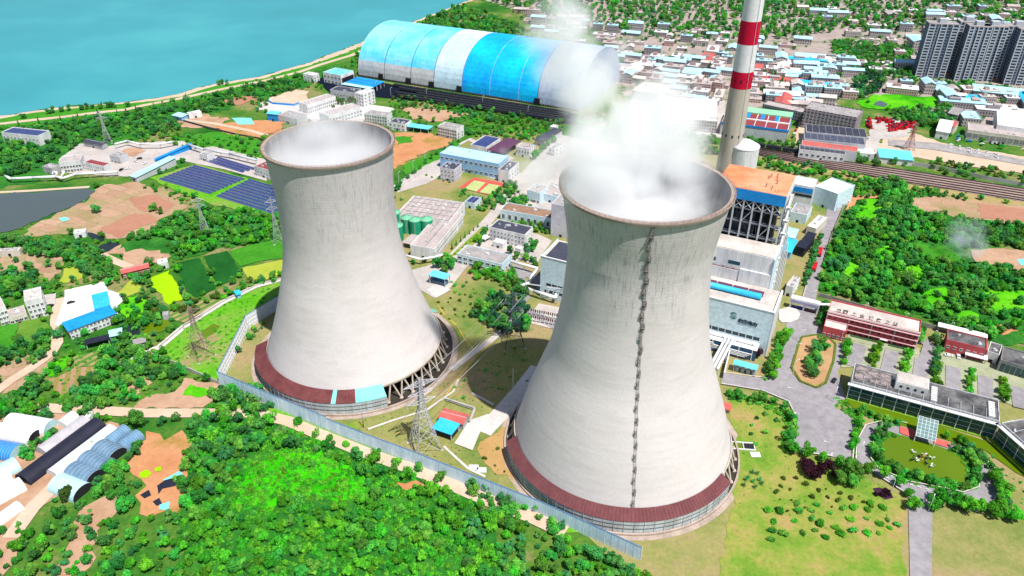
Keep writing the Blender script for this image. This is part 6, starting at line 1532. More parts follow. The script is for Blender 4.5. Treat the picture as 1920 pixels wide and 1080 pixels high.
for lb, p in (('flat white concrete lid on the lawn, left of the pair', (888,878)), ('flat white concrete lid on the lawn, right of the pair', (903,883)), ('white slab beside the palms near the larger tower', (1416,854))):
    g = G(p); MB().prism([(-2.2,-1.5),(2.2,-1.5),(2.2,1.5),(-2.2,1.5)], 0, .7).build('concrete_slab', 'white', None, lb, 'slab', None, None, (g.x, g.y, .05))
g = G((1390, 838)); t = thing('sluice_basin', 'small open water tank on the lawn right of the larger tower', 'basin', (g.x, g.y, 0), -.1)
for k in range(3): MB().box(-9+k*5, -4.4+k*5, -2, 2, .05, .5).build('tank_cell', ['dark', 'm', 'dark'][k] if k != 1 else m_algae, t)
mb = MB(); mb.box(-9.4, 6.2, -2.5, -2.01, 0, 1); mb.box(-9.4, 6.2, 2.01, 2.5, 0, 1)
for k in range(4): mb.box(-9.4+k*5, -9.01+k*5, -2, 2, 0, 1)
mb.build('tank_wall', 'white', t)
# ------------------------------------------------------------------ plants: crowns of many leaf clumps over lobes
def crown_mesh(name, m, R, H, lobes, leaf, n, seed, cone=False, z0=1.2):
    r = random.Random(seed); L = []
    for k in range(lobes):
        a = r.uniform(0, 6.28); q = r.random()**.6
        if cone:
            h = (k+.5)/lobes; rr = R*(1-h)*.9+.25; L.append((rr*.35*math.cos(a), rr*.35*math.sin(a), z0+H*h, rr*.8, .7+.5*r.random()))
        else:
            el = r.uniform(-.35, 1.0); rad_ = R*.78*q
            L.append((rad_*math.cos(a), rad_*math.sin(a), z0+H*(.42+.42*el), R*r.uniform(.24, .52), r.uniform(.1, 1)))
    vs, fs, tn = [], [], []
    for i in range(n):
        x, y, z, rr, tone = r.choice(L)
        d = Vector((r.gauss(0, 1), r.gauss(0, 1), r.gauss(.35, 1))).normalized()
        p = Vector((x, y, z))+d*rr*r.uniform(.72, 1.08)
        nn = (d+Vector((r.gauss(0, .5), r.gauss(0, .5), r.gauss(.4, .5)))).normalized()
        a_ = nn.orthogonal().normalized(); b_ = nn.cross(a_); an = r.uniform(0, 6.28)
        e1 = (a_*math.cos(an)+b_*math.sin(an))*leaf*r.uniform(.6, 1.3); e2 = (b_*math.cos(an)-a_*math.sin(an))*leaf*r.uniform(.4, .8)
        o = len(vs); vs += [p-e1, p+e2-nn*leaf*.25, p+e1, p-e2-nn*leaf*.25]; fs += [(o, o+1, o+2), (o, o+2, o+3)]
        tv = min(1, max(0, tone+r.gauss(0, .22))); tn += [tv, tv]
    me = bpy.data.meshes.new(name); me.from_pydata([tuple(v) for v in vs], [], fs)
    at = me.attributes.new('tone', 'FLOAT', 'FACE'); at.data.foreach_set('value', tn); me.materials.append(m); return me
def trunk_mesh(H, r):
    mb = MB(); mb.lathe([(r*1.3, -.1), (r, .6), (r*.8, H*.5), (r*.35, H)], 8)
    for k in range(4):
        a = k*1.7; mb.bar((0, 0, H*.45), (math.cos(a)*H*.25, math.sin(a)*H*.25, H*.85), r*.3, n=5)
    o = mb.build('trunk', 'trunk'); me = o.data; bpy.data.objects.remove(o); return me
lf_dk = mat_leaf('dark_green_leaves', (.028, .150, .036), (.085, .36, .072))
lf_md = mat_leaf('mid_green_leaves', (.045, .25, .034), (.15, .54, .066))
lf_br = mat_leaf('bright_green_leaves', (.045, .27, .014), (.135, .56, .034), .02)
lf_ye = mat_leaf('yellow_green_leaves', (.06, .22, .010), (.19, .46, .02), .02)
lf_bl = mat_leaf('bluish_green_leaves', (.010, .07, .035), (.03, .16, .06))
lf_pu = mat_leaf('purple_leaves', (.022, .006, .014), (.07, .016, .03), .01)
lf_ol = mat_leaf('olive_leaves', (.05, .10, .012), (.14, .22, .03), .02)
KIND = {}
def kind(k, crowns, trunk): KIND[k] = (crowns, trunk)
tk = trunk_mesh(4.5, .22); tks = trunk_mesh(.8, .08)
def broad(m, s): return [crown_mesh('crown', m, 3.3, 5.2, 9, .50, 820, s), crown_mesh('crown', m, 3.6, 4.6, 11, .52, 860, s+1), crown_mesh('crown', m, 3.0, 6.0, 9, .48, 780, s+2)]
kind('dark', broad(lf_dk, 10), tk); kind('mid', broad(lf_md, 20), tk); kind('bright', broad(lf_br, 30), tk); kind('yellow', broad(lf_ye, 40), tk); kind('bluish', broad(lf_bl, 50), tk); kind('purple', broad(lf_pu, 60), tk); kind('olive', broad(lf_ol, 65), tk)
kind('conifer', [crown_mesh('crown', lf_dk, 2.0, 10, 12, .45, 700, 70, True, 1.0), crown_mesh('crown', lf_bl, 1.8, 9, 11, .42, 650, 71, True, 1.0)], tk)
kind('ball', [crown_mesh('crown', lf_dk, 1.15, 1.3, 8, .20, 420, 80, False, .25), crown_mesh('crown', lf_md, 1.2, 1.4, 8, .20, 420, 81, False, .25)], tks)
kind('ballo', [crown_mesh('crown', lf_ol, 1.15, 1.3, 8, .20, 420, 83, False, .25)], tks)
kind('shrub', [crown_mesh('crown', lf_md, 1.6, 1.5, 7, .34, 300, 90, False, .1), crown_mesh('crown', lf_br, 1.7, 1.3, 7, .34, 300, 91, False, .1)], tks)
kind('bshrub', [crown_mesh('crown', lf_br, 1.9, 1.3, 8, .36, 320, 95, False, .0), crown_mesh('crown', lf_br, 1.7, 1.6, 7, .34, 300, 96, False, .0)], tks)
def palm():
    r = random.Random(4); mb = MB(); tn = []
    for k in range(22):
        a = k*2.4; el = r.uniform(.1, 1.1); p = Vector((0, 0, 1.6)); d = Vector((math.cos(a)*math.cos(el), math.sin(a)*math.cos(el), math.sin(el))); w_ = Vector((-math.sin(a), math.cos(a), 0))
        for j in range(5):
            q = p+d*.42; ww = .26*(1-j/5.5); mb.add([p-w_*ww, p+w_*ww, q+w_*ww*.8, q-w_*ww*.8], [(0, 1, 2, 3)]); tn.append(r.random()); p = q; d = (d+Vector((0, 0, -.22))).normalized()
    o = mb.build('crown', lf_dk); me = o.data; at = me.attributes.new('tone', 'FLOAT', 'FACE'); at.data.foreach_set('value', tn); bpy.data.objects.remove(o); return me
mb = MB(); mb.lathe([(.3, 0), (.24, .5), (.26, 1.0), (.2, 1.7)], 8); o_ = mb.build('trunk', 'trunk'); pt_me = o_.data; bpy.data.objects.remove(o_)
kind('palm', [palm()], pt_me)
INDIV = {}     # (kind, crown index) -> a crown object that exists in the scene, for the stuff instancers
def plant(k, x, y, s, label, group=None, name='tree', cat='tree', ci=None, z=0.0):
    crowns, trunk = KIND[k]; ci = rnd.randrange(len(crowns)) if ci is None else ci
    t = thing(name, label, cat, (x, y, z), rnd.uniform(0, 6.28), group); t.scale = (s, s, s*rnd.uniform(.9, 1.12))
    c = bpy.data.objects.new('crown', crowns[ci]); COL.objects.link(c); c.parent = t
    if k not in ('ball', 'ballo', 'shrub', 'bshrub'):
        b = bpy.data.objects.new('trunk', trunk); COL.objects.link(b); b.parent = t
    INDIV.setdefault((k, ci), c); return t
def poly_pts(poly, spacing, seed, jitter=1.0, avoid=None):
    """random places inside a photo polygon, at least `spacing` metres apart"""
    g = [tuple(G(p)[:2]) for p in poly]; r = random.Random(seed); x0 = min(p[0] for p in g); x1 = max(p[0] for p in g); y0 = min(p[1] for p in g); y1 = max(p[1] for p in g)
    cell = {}; out = []; area = abs(sum(a[0]*b[1]-b[0]*a[1] for a, b in zip(g, g[1:]+g[:1])))/2
    for _ in range(int(area/spacing**2*3.0)+8):
        x, y = r.uniform(x0, x1), r.uniform(y0, y1); ins = False; j = len(g)-1
        for i in range(len(g)):
            (xi, yi), (xj, yj) = g[i], g[j]
            if (yi > y) != (yj > y) and x < (xj-xi)*(y-yi)/(yj-yi)+xi: ins = not ins
            j = i
        if not ins or blocked(x, y) or (avoid is not None and blocked(x, y, 0, avoid)): continue
        cx, cy_ = int(x/spacing), int(y/spacing)
        if any((x-a)**2+(y-b)**2 < (spacing*.8)**2 for i in (-1, 0, 1) for j in (-1, 0, 1) for a, b in cell.get((cx+i, cy_+j), ())): continue
        cell.setdefault((cx, cy_), []).append((x, y)); out.append((x, y))
    return out
# woods: zone label, polygon, spacing, scale range, palette
WOODS = [
 ('river bank woods between the levee road and the works', [(-60,250),(60,238),(120,228),(240,214),(330,195),(430,172),(520,152),(575,141),(560,163),(470,186),(395,212),(330,212),(290,228),(250,246),(215,262),(165,268),(110,296),(60,326),(-60,345)], 6.2, (.75, 1.15), ('dark', 'dark', 'mid')),
 ('dense wood behind the hedged paddies', [(222,452),(265,440),(300,425),(335,405),(380,392),(430,395),(525,405),(530,448),(470,458),(400,470),(335,484),(318,468),(300,448)], 5.6, (.7, 1.1), ('dark', 'mid', 'mid', 'bright')),
 ('tree belt across the dirt plots on the left', [(0,455),(60,448),(95,452),(135,462),(185,478),(196,497),(165,505),(120,492),(60,480),(0,482)], 5.6, (.75, 1.1), ('dark', 'dark', 'mid')),
 ('tree clump left of the white concrete yard', [(0,522),(55,500),(70,520),(60,548),(40,560),(0,562)], 5.4, (.75, 1.1), ('dark', 'mid')),
 ('trees around the red ridged house', [(175,500),(215,490),(228,505),(222,522),(190,528),(150,512)], 5.4, (.8, 1.1), ('dark', 'mid')),
 ('tree line between the lime field and the garden path', [(330,578),(400,563),(470,530),(528,512),(528,520),(470,540),(400,572),(345,598),(300,600),(250,600),(236,608),(235,595),(290,586)], 5.0, (.5, .85), ('mid', 'dark', 'bright', 'olive')),
 ('trees around the dark pond below the blue roof', [(236,608),(250,605),(300,600),(300,612),(262,612),(240,640),(225,620)], 5.2, (.6, .9), ('dark', 'mid')),
 ('wood below the bright plots at the left edge', [(-30,668),(60,638),(100,622),(106,640),(80,682),(20,690),(-30,702)], 5.4, (.75, 1.1), ('dark', 'mid')),
 ('long wood outside the compound wall corner', [(150,735),(190,692),(198,655),(232,640),(258,652),(262,668),(300,672),(335,690),(338,714),(292,716),(265,732),(240,750),(180,772),(112,766),(125,748)], 5.2, (.75, 1.15), ('dark', 'mid', 'mid')),
 ('hedge wood above the greenhouses', [(-30,752),(30,750),(62,742),(70,762),(110,766),(180,776),(225,790),(190,802),(120,792),(70,786),(20,797),(-30,792)], 5.0, (.7, 1.1), ('dark', 'mid', 'bright')),
 ('clump left of the greenhouses track', [(30,746),(58,716),(94,714),(92,730),(62,756)], 5.2, (.7, 1.1), ('dark', 'mid')),
 ('inner hedge between the greenhouses', [(33,862),(48,846),(80,826),(118,800),(124,812),(78,846),(52,868)], 4.4, (.6, .85), ('dark', 'mid')),
 ('trees along the blue greenhouse row', [(170,898),(200,862),(236,838),(262,834),(264,850),(246,872),(262,900),(242,930),(200,942),(172,928)], 5.0, (.75, 1.1), ('dark', 'mid', 'mid')),
 ('wood over the bright weeds at the bottom', [(348,800),(372,772),(405,774),(440,770),(480,782),(530,806),(570,830),(600,832),(650,850),(700,856),(720,870),(700,900),(690,915),(600,900),(560,870),(500,850),(470,865),(445,880),(430,940),(440,975),(345,975),(332,930),(330,905),(352,882),(340,840)], 5.0, (.7, 1.15), ('mid', 'mid', 'dark', 'bright')),
 ('wood over the bright weeds at the bottom', [(690,880),(760,885),(800,905),(830,918),(870,940),(880,975),(900,1085),(345,1085),(345,975),(450,965),(520,945),(600,940),(690,945)], 5.4, (.5, .95), ('bright', 'bright', 'bright', 'mid')),
 ('wood below the bottom of the wall', [(905,950),(985,975),(1060,1008),(1200,1070),(1250,1140),(870,1140),(885,985)], 4.6, (.6, 1.0), ('mid', 'bright', 'dark')),
 ('scrub at the bottom left corner', [(-60,985),(60,985),(130,975),(250,975),(345,975),(345,1120),(-200,1120)], 6.5, (.5, .95), ('mid', 'dark', 'bright')),
 ('big tree group outside the compound wall', [(402,742),(420,726),(455,728),(498,738),(512,768),(480,778),(440,772),(406,764)], 4.4, (.8, 1.1), ('dark', 'mid')),
 ('trees between the track and the compound wall', [(880,912),(930,920),(985,940),(1050,968),(1060,1000),(960,966),(890,935)], 4.6, (.6, .95), ('mid', 'dark')),
 ('big wood right of the factory road', [(1592,395),(1612,415),(1650,420),(1645,380),(1700,360),(1705,395),(1740,402),(1825,422),(1796,450),(1770,462),(1720,456),(1730,480),(1790,495),(1800,480),(1820,502),(1880,496),(1960,520),(1960,600),(1880,625),(1850,640),(1790,622),(1720,592),(1600,562),(1536,545),(1545,500),(1564,440)], 5.2, (.62, 1.15), ('mid', 'mid', 'dark', 'bright', 'mid')),
 ('tall trees at the top of the right wood', [(1650,345),(1690,345),(1702,375),(1700,410),(1665,405),(1648,380)], 5.4, (1.1, 1.5), ('dark', 'mid')),
 ('scrub belt below the railway', [(1392,300),(1440,297),(1540,318),(1640,340),(1660,350),(1640,372),(1592,372),(1575,345),(1530,332),(1480,325),(1420,312)], 5.4, (.6, 1.0), ('mid', 'dark', 'bright')),
 ('scrub belt below the railway', [(1700,352),(1760,362),(1820,372),(1810,380),(1760,370),(1700,372)], 5.4, (.6, .9), ('mid', 'dark')),
 ('tree belt above the railway', [(1392,256),(1500,278),(1590,288),(1680,300),(1700,312),(1640,312),(1560,296),(1500,288),(1440,276),(1392,264)], 5.6, (.7, 1.1), ('dark', 'mid')),
 ('tree belt above the railway', [(1740,305),(1800,312),(1960,335),(1960,352),(1850,334),(1740,318)], 5.8, (.6, 1.0), ('dark', 'mid', 'olive')),
 ('wood strip beyond the smoke', [(1790,425),(1850,420),(1960,436),(1960,474),(1870,462),(1810,470),(1795,448)], 5.6, (.75, 1.1), ('dark', 'mid')),
 ('hedge wood between the sports court and the tower', [(893,394),(920,372),(945,352),(962,344),(978,368),(1002,388),(985,394),(940,386),(905,404)], 5.0, (.7, 1.0), ('mid', 'dark')),
 ('hedge trees before the rusty roofed hall', [(936,408),(1000,420),(1036,432),(1030,442),(965,428),(932,414)], 4.6, (.55, .8), ('mid', 'bright')),
 ('garden wood between the two towers', [(882,592),(915,562),(935,545),(965,525),(985,540),(980,565),(990,590),(985,622),(945,628),(905,616)], 5.0, (.8, 1.15), ('dark', 'mid', 'bluish')),
 ('garden wood between the two towers', [(880,512),(905,500),(945,512),(962,508),(968,528),(930,530),(890,526)], 4.6, (.7, 1.0), ('bright', 'mid')),
 ('scrub field in front of the coal shed', [(725,186),(790,186),(860,200),(960,216),(1050,230),(1060,245),(1000,245),(930,232),(850,216),(790,208),(740,204)], 6.5, (.5, .9), ('mid', 'dark', 'olive')),
 ('scrub field in front of the coal shed', [(880,232),(930,240),(1000,245),(1060,250),(1030,268),(940,262),(890,258),(860,248)], 6.0, (.5, .9), ('mid', 'dark', 'bright')),
 ('scrub between the plant and the railway', [(1080,218),(1200,228),(1345,262),(1345,292),(1200,282),(1080,262)], 7, (.6, .95), ('mid', 'dark', 'bright')),
 ('trees around the white wings', [(480,212),(470,190),(500,170),(560,160),(575,166),(550,172),(510,182),(500,200)], 6.0, (.7, 1.0), ('dark', 'mid')),
 ('trees around the white wings', [(608,192),(668,178),(668,196),(640,200),(620,205)], 5.6, (.7, 1.0), ('mid', 'olive')),
 ('trees on the old field before the conveyor belt', [(255,252),(290,232),(330,232),(340,244),(320,250),(300,252),(260,262)], 5.8, (.8, 1.1), ('dark', 'dark', 'mid')),
 ('scrub along the solar rows', [(300,258),(400,262),(470,290),(495,305),(480,300),(400,282),(330,280)], 6.0, (.5, .9), ('mid', 'bright')),
 ('scrub along the solar rows', [(260,350),(300,348),(400,388),(515,410),(520,420),(400,400),(300,372)], 5.6, (.4, .7), ('bright', 'mid')),
 ('park trees beyond the town meadow', [(1600,148),(1640,145),(1660,150),(1650,172),(1612,186),(1600,176)], 6, (1.0, 1.4), ('dark', 'bluish')),
 ('park trees beyond the town meadow', [(1660,216),(1700,208),(1780,205),(1800,220),(1770,240),(1730,238),(1680,228)], 6, (.9, 1.3), ('dark', 'mid')),
 ('park trees beyond the town meadow', [(1560,80),(1700,90),(1740,140),(1690,150),(1560,132)], 7, (.9, 1.3), ('dark', 'mid')),
 ('trees before the tower blocks', [(1700,148),(1960,172),(1960,182),(1800,170),(1700,160)], 6, (.7, 1.1), ('dark', 'mid')),
 ('far trees beyond the coal shed', [(1150,118),(1000,60),(860,10),(800,40),(720,80),(655,112),(672,128),(1000,100)], 9, (.9, 1.4), ('dark', 'mid')),
 ('far trees beyond the town', [(900,0),(1000,-60),(2600,-60),(2300,60),(1900,50),(1600,60),(1400,80),(1200,70)], 13, (1.0, 1.6), ('dark', 'mid')),
]
CAND = []
for zi, (zl, poly, sp_, sr, pal) in enumerate(WOODS):
    r = random.Random(100+zi)
    for x, y in poly_pts(poly, sp_*.76, 200+zi):
        if blocked(x, y, 0, CLEAR) and r.random() < .8: continue
        s = r.uniform(sr[0]*.66, sr[1]*.98); px, py, dz = PX((x, y, 3)); vis = -20 < px < 1940 and 108 < py < 975
        CAND.append((s*3.4/dz if vis else 0, x, y, s, r.choice(pal), zl))
CAND.sort(key=lambda c: -c[0])
# a place hidden behind a tower does not count as seen
def hidden(x, y):
    for T, H_, R0 in ((T1, 118, 34), (T2, 128, 36)):
        dx, dy = x, y; tt = (T[0]*dx+T[1]*dy)/(dx*dx+dy*dy)
        if 0 < tt < .95:
            d = abs(T[0]*dy-T[1]*dx)/math.hypot(dx, dy)
            if d < R0 and HC-tt*HC < H_: return True
    return False
NIND = 215; ADJ = {'dark': 'dark green', 'mid': 'green', 'bright': 'bright green', 'bluish': 'bluish green', 'olive': 'olive green', 'yellow': 'yellow green', 'purple': 'purple'}
REST = []; cnt = 0
for c in CAND:
    if c[0] > 0 and cnt < NIND and not hidden(c[1], c[2]):
        plant(c[4], c[1], c[2], c[3], ADJ[c[4]]+' leafy tree in the '+c[5] if not c[5].startswith(('tree', 'hedge trees', 'park', 'far', 'tall', 'trees')) else ADJ[c[4]]+' leafy tree among the '+c[5], 'trees: '+c[5], 'broadleaf_tree'); cnt += 1
    else: REST.append(c)
for zi, (poly, sp_) in enumerate((([(-60,440),(60,450),(225,452),(330,484),(530,518),(400,560),(300,655),(335,690),(410,722),(425,764),(330,800),(-60,800)], 5.5), ([(225,250),(500,262),(500,300),(300,330),(240,330)], 7.5), ([(180,345),(330,352),(420,392),(225,452),(60,448)], 13),
    ([(480,205),(740,200),(1060,240),(1050,275),(860,252),(740,240),(560,232)], 8), ([(1390,296),(1960,392),(1960,480),(1590,395),(1480,326)], 9), ([(560,160),(660,120),(700,150),(600,170)], 8), ([(1480,290),(1960,350),(1960,366),(1480,298)], 8), ([(1600,180),(1960,240),(1960,300),(1720,250)], 13),
    ([(-60,800),(240,800),(350,860),(350,1100),(-60,1100)], 8))):
    r = random.Random(60+zi)
    for x, y in poly_pts(poly, sp_, 800+zi, 1.0, OPENP): REST.append((0, x, y, r.uniform(.35, .85), r.choice(('mid', 'dark', 'mid', 'bright')), 'field edges'))
# ---- trees and bushes that stand on their own
def solo(k, p, s, label, group=None, name='broadleaf_tree', cat='tree', ci=None):
    g = G(p); return plant(k, g.x, g.y, s, label, group, name, cat, ci)
def row(k, line, step, s, label, group, name='street_tree', cat='tree', jit=.6):
    g = [G(p) for p in line]; acc = 0.0
    for a, b in zip(g[:-1], g[1:]):
        L = (b-a).length; d = acc
        while d < L:
            p = a.lerp(b, d/L); plant(k, p.x+rnd.uniform(-jit, jit), p.y+rnd.uniform(-jit, jit), s*rnd.uniform(.9, 1.35), label, group, name, cat); d += step
        acc = d-L
for p, s, lb in (((183,398), 1.05, 'lone dark tree on the bare field below the grey pond'), ((288,396), 1.0, 'green tree standing alone among the reddish plots'), ((300,402), .8, 'smaller tree beside the lone tree among the reddish plots'), ((262,532), 1.0, 'dark tree between the two yellow green plots'), ((282,500), .9, 'dark tree at the right end of the red ridged house'), ((290,575), .95, 'dark bushy tree at the corner of the lime green field'), ((218,606), .8, 'grey green tree at the right end of the long blue roof'), ((112,635), .9, 'dark tree at the left corner of the long blue roof'), ((92,500), .9, 'dark round tree on the dirt plots, right of a pair'), ((55,505), 1.0, 'dark round tree on the dirt plots, left of a pair'), ((30,492), .7, 'small dark tree at the left edge dirt plots'), ((112,542), .8, 'green tree at the upper left corner of the white yard'), ((258,800), 1.35, 'big round tree above the ribbed greenhouses'), ((176,838), .6, 'small round bush on the long bright white tunnel side'), ((130,935), 1.0, 'olive bushy tree in front of the last greenhouse of the row'), ((150,955), .65, 'dark round bush below the last greenhouse of the row'), ((115,968), .9, 'green tree at the bottom beside the dirt lane'), ((235,955), 1.15, 'broad green tree at the bottom beside the orange ground'), ((420,756), 1.1, 'dark tree at the left end of the group outside the wall')):
    solo('dark' if 'dark' in lb else ('olive' if 'olive' in lb else 'mid'), p, s, lb)
for p in ((118,210), (130,208), (155,206), (165,205), (175,204), (190,204), (205,202), (215,202), (240,200), (100,212), (45,222), (92,214), (410,160), (418,158), (426,160)): solo('dark', p, rnd.uniform(.7, 1.1), 'dark tree in the thin row on the river shore', 'shore trees')
row('conifer', [(0,240),(60,233),(118,227),(180,219),(240,211),(300,201),(360,188)], 17, .62, 'small dark pointed tree lining the levee road', 'levee road trees', 'conifer_tree', jit=1)
row('ball', [(740,372),(775,382),(810,391),(862,403)], 7.5, 1.35, 'round clipped bush in the row before the beige hall roof', 'bushes before the beige hall', 'clipped_bush', 'bush')
row('ball', [(800,330),(826,338),(848,344)], 6, .9, 'dark clipped bush in the row below the small grey block', 'bushes below the small grey block', 'clipped_bush', 'bush')
row('ball', [(872,358),(862,372)], 3, 1.3, 'dense bush at the corner of the sports court', 'court corner bushes', 'clipped_bush', 'bush')
row('ball', [(872,366),(900,374),(920,378)], 4, 1.2, 'dense bush along the near side of the sports court', 'court side bushes', 'clipped_bush', 'bush')
row('conifer', [(848,468),(866,452),(884,437),(900,424)], 6.0, .38, 'clipped cone tree in the row beside the white pump building', 'cone trees', 'conifer_tree', jit=.2)
row('ball', [(853,478),(880,456),(910,430)], 5, .8, 'small clipped bush along the path of the cone trees', 'cone path bushes', 'clipped_bush', 'bush', .2)
for p, s in (((822,505), 1.15), ((838,498), 1.25), ((850,505), 1.1), ((832,512), 1.0)): solo('mid', p, s, 'rounded green tree in the close group above the turquoise pump shelter', 'tree group by the pump shelter')
for p, s, lb, k in (((957,478), 1.0, 'round dark tree at the right end of the pale two storey building', 'dark'), ((997,470), 1.25, 'big round tree left of the turbine hall roof corner', 'mid'), ((988,474), 1.1, 'dark tree beside the big round tree by the turbine hall', 'dark'), ((896,455), .9, 'bright round shrub beside the cabin of the office', 'bright'), ((745,357), 1.0, 'round green tree at the corner of the olive lawn', 'mid'), ((918,228), 1.5, 'lone big round tree in the scrub before the coal shed', 'dark'), ((1012,430), .8, 'yellow green tree at the office end', 'yellow'), ((846,205), .9, 'olive tree beside the white dormitory', 'olive'), ((1002,292), .9, 'yellow green tree near the lone white house in faint steam', 'yellow'), ((1418,672), 1.0, 'reddish purple tree group beside the turquoise roofed shelter', 'purple'), ((1408,668), .9, 'reddish purple tree left of its twin at the turquoise roofed shelter', 'purple')):
    solo(k, p, s, lb)
row('mid', [(776,496),(815,490),(840,482)], 7, .6, 'small green tree at the near end of the white pump building', 'trees at the pump building end')
row('mid', [(968,486),(1000,492),(1008,505)], 6, .7, 'green tree beside the pipe rack before the turbine hall', 'trees beside the pipe rack')
row('dark', [(912,432),(905,446),(898,462)], 6, .6, 'dark tree along the left end of the three storey office', 'trees at the office end')
row('mid', [(1000,300),(1020,280),(1045,262)], 9, .8, 'green tree along the road running into the drifting steam', 'trees along the steamed road')
row('dark', [(752,345),(790,314),(826,286),(870,262)], 11, .6, 'dark tree along the road beside the orange bare ground', 'trees beside the orange ground')
# administration side rows
row('bright', [(1472,632),(1462,660),(1456,690),(1440,720)], 6.0, .85, 'bright green tree in the row at the foot of the pale power hall', 'row at the foot of the power hall')
row('mid', [(1462,640),(1450,672),(1432,712)], 6.5, .7, 'darker tree behind the row at the foot of the power hall', 'second row at the foot of the power hall')
row('mid', [(1368,744),(1400,750),(1440,757),(1466,766),(1482,784),(1486,806),(1476,832),(1472,846)], 5.2, .72, 'green tree in the curved hedge row around the plaza', 'curved row around the plaza')
row('bright', [(1486,850),(1510,856),(1540,866),(1575,876),(1610,880),(1640,890),(1672,905),(1696,925),(1706,948),(1708,975)], 6.5, .85, 'bright round tree in the row along the oval drive lawn', 'row along the oval drive lawn')
row('mid', [(1580,884),(1600,900),(1590,915),(1570,905)], 5.5, .9, 'green tree in the clump beside the purple trees', 'clump beside the purple trees')
for p, s in (((1508,878), .95), ((1520,884), 1.0), ((1535,884), 1.05), ((1548,890), 1.0), ((1530,898), .9), ((1515,894), .8), ((1562,892), .8)): solo('purple', p, s, 'dark purple leaved tree in the clump on the lawn', 'purple clump on the lawn')
patch('purple_bed', mat('purple_bedding', (.03, .008, .03), (.045, .014, .04), .5), [(1636,917),(1648,915),(1668,922),(1674,934),(1660,938),(1645,930)], 3, .4)
for k in range(14):
    g = G((1645+rnd.uniform(-6, 22), 926+rnd.uniform(-7, 8))); plant('purple', g.x, g.y, .28, 'low purple shrub in the bed on the lawn', 'purple bed shrubs', 'shrub', 'bush')
row('bright', [(1612,785),(1604,812),(1598,838),(1594,854)], 4.2, .62, 'bright tree in the dense strip between plaza and oval drive', 'strip between plaza and oval drive')
row('mid', [(1614,775),(1640,784),(1665,792),(1685,796)], 4.0, .6, 'green shrub tree along the moat edge', 'moat edge shrubs')
row('bright', [(1775,822),(1800,832),(1815,840)], 4.5, .6, 'bright shrub right of the red carpet ramp', 'shrubs right of the carpet')
for line in ([(1640,826),(1648,815),(1662,808)], [(1634,842),(1640,860),(1655,874),(1680,886),(1710,896),(1745,908),(1775,916)], [(1790,846),(1812,855),(1826,872),(1832,892),(1826,908),(1800,920)]): row('mid', line, 2.9, .6, 'dark shrub in the dense hedge around the fountain pond', 'hedge around the fountain pond', 'hedge_shrub', 'bush')
row('dark', [(1650,818),(1656,808)], 3, .8, 'loose willow like tree at the left of the fountain pond', 'willows at the pond')
row('dark', [(1815,846),(1846,868),(1866,895),(1880,925),(1885,950)], 4.2, .7, 'dark tree in the belt between oval drive and moat', 'belt between drive and moat')
row('bright', [(1860,905),(1874,940),(1900,960)], 6, .95, 'bright tree at the lower right corner', 'bright trees lower right')
row('bright', [(1752,958),(1768,945),(1786,948),(1806,952),(1812,962)], 5.5, .95, 'bright round tree in the group below the oval drive', 'group below the oval drive')
row('bright', [(1835,962),(1860,966),(1885,972),(1910,980)], 6, 1.0, 'bright round tree at the bottom right edge', 'bottom right trees')
for p, s, k in (((1535,648), 1.0, 'mid'), ((1530,662), 1.05, 'dark'), ((1525,676), 1.1, 'mid'), ((1532,688), 1.0, 'dark'), ((1520,694), 1.0, 'mid'), ((1522,706), 1.0, 'dark'), ((1545,660), .8, 'mid'), ((1512,684), .8, 'dark')): solo(k, p, s, 'big green tree on the planter island of the plaza', 'planter island trees')
m_hedge = lf_ye
mb = MB()
hl = [(1484,692),(1496,650),(1503,634),(1530,630),(1556,638),(1566,648),(1562,680),(1548,719),(1530,729),(1500,717)]; hg_ = [G(p) for p in hl]
hc = sum((Vector(p) for p in hg_), Vector())/len(hg_); hmesh = []
for k in range(len(hg_)):
    a, b = hg_[k]-hc, hg_[(k+1) % len(hg_)]-hc; d = (b-a).normalized(); n = Vector((-d.y, d.x, 0))*.6
    mb.add([a-n, b-n, b+n, a+n]+[x+Vector((0,0,1.0)) for x in (a-n, b-n, b+n, a+n)], [(4,5,6,7),(0,1,5,4),(1,2,6,5),(2,3,7,6),(3,0,4,7)])
mb.build('hedge', mat('yellow_green_hedge', P3(130,150,50), P3(90,116,36), .8, bump=.6), None, 'yellow green clipped hedge edging the planter island', 'hedge', None, None, (hc.x, hc.y, .2))
# car park strips
for a, b, k in (((1588,646),(1580,690), 0), ((1645,654),(1634,692), 1), ((1702,668),(1693,708), 2), ((1758,686),(1754,728), 3), ((1818,700),(1816,742), 4), ((1876,718),(1882,760), 5)):
    row('yellow' if k % 2 else 'bright', [a, b], 5.0, .68, ['first', 'second', 'third', 'fourth', 'fifth', 'sixth'][k]+' car park strip from the plaza: small yellow green tree', 'trees of car park strip '+['one', 'two', 'three', 'four', 'five', 'six'][k])
row('dark', [(1754,640),(1762,660),(1752,690),(1748,712)], 5, .7, 'dark tree beside the car park lane at the dark red block', 'dark trees by the dark red block')
row('mid', [(1728,622),(1722,648)], 4, .65, 'tree against the right end of the slogan block', 'trees at the end of the slogan block')
row('dark', [(1546,578),(1541,596),(1535,610)], 4, .8, 'dark tree in the gap between the gate bridge and the slogan block', 'trees at the gate')
for line in ([(1532,462),(1520,500),(1512,528)], [(1538,446),(1528,476),(1518,508),(1506,536)]): row('dark', line, 5.5, .6, 'dark small tree in the planted strip of the factory road', 'factory road strip trees')
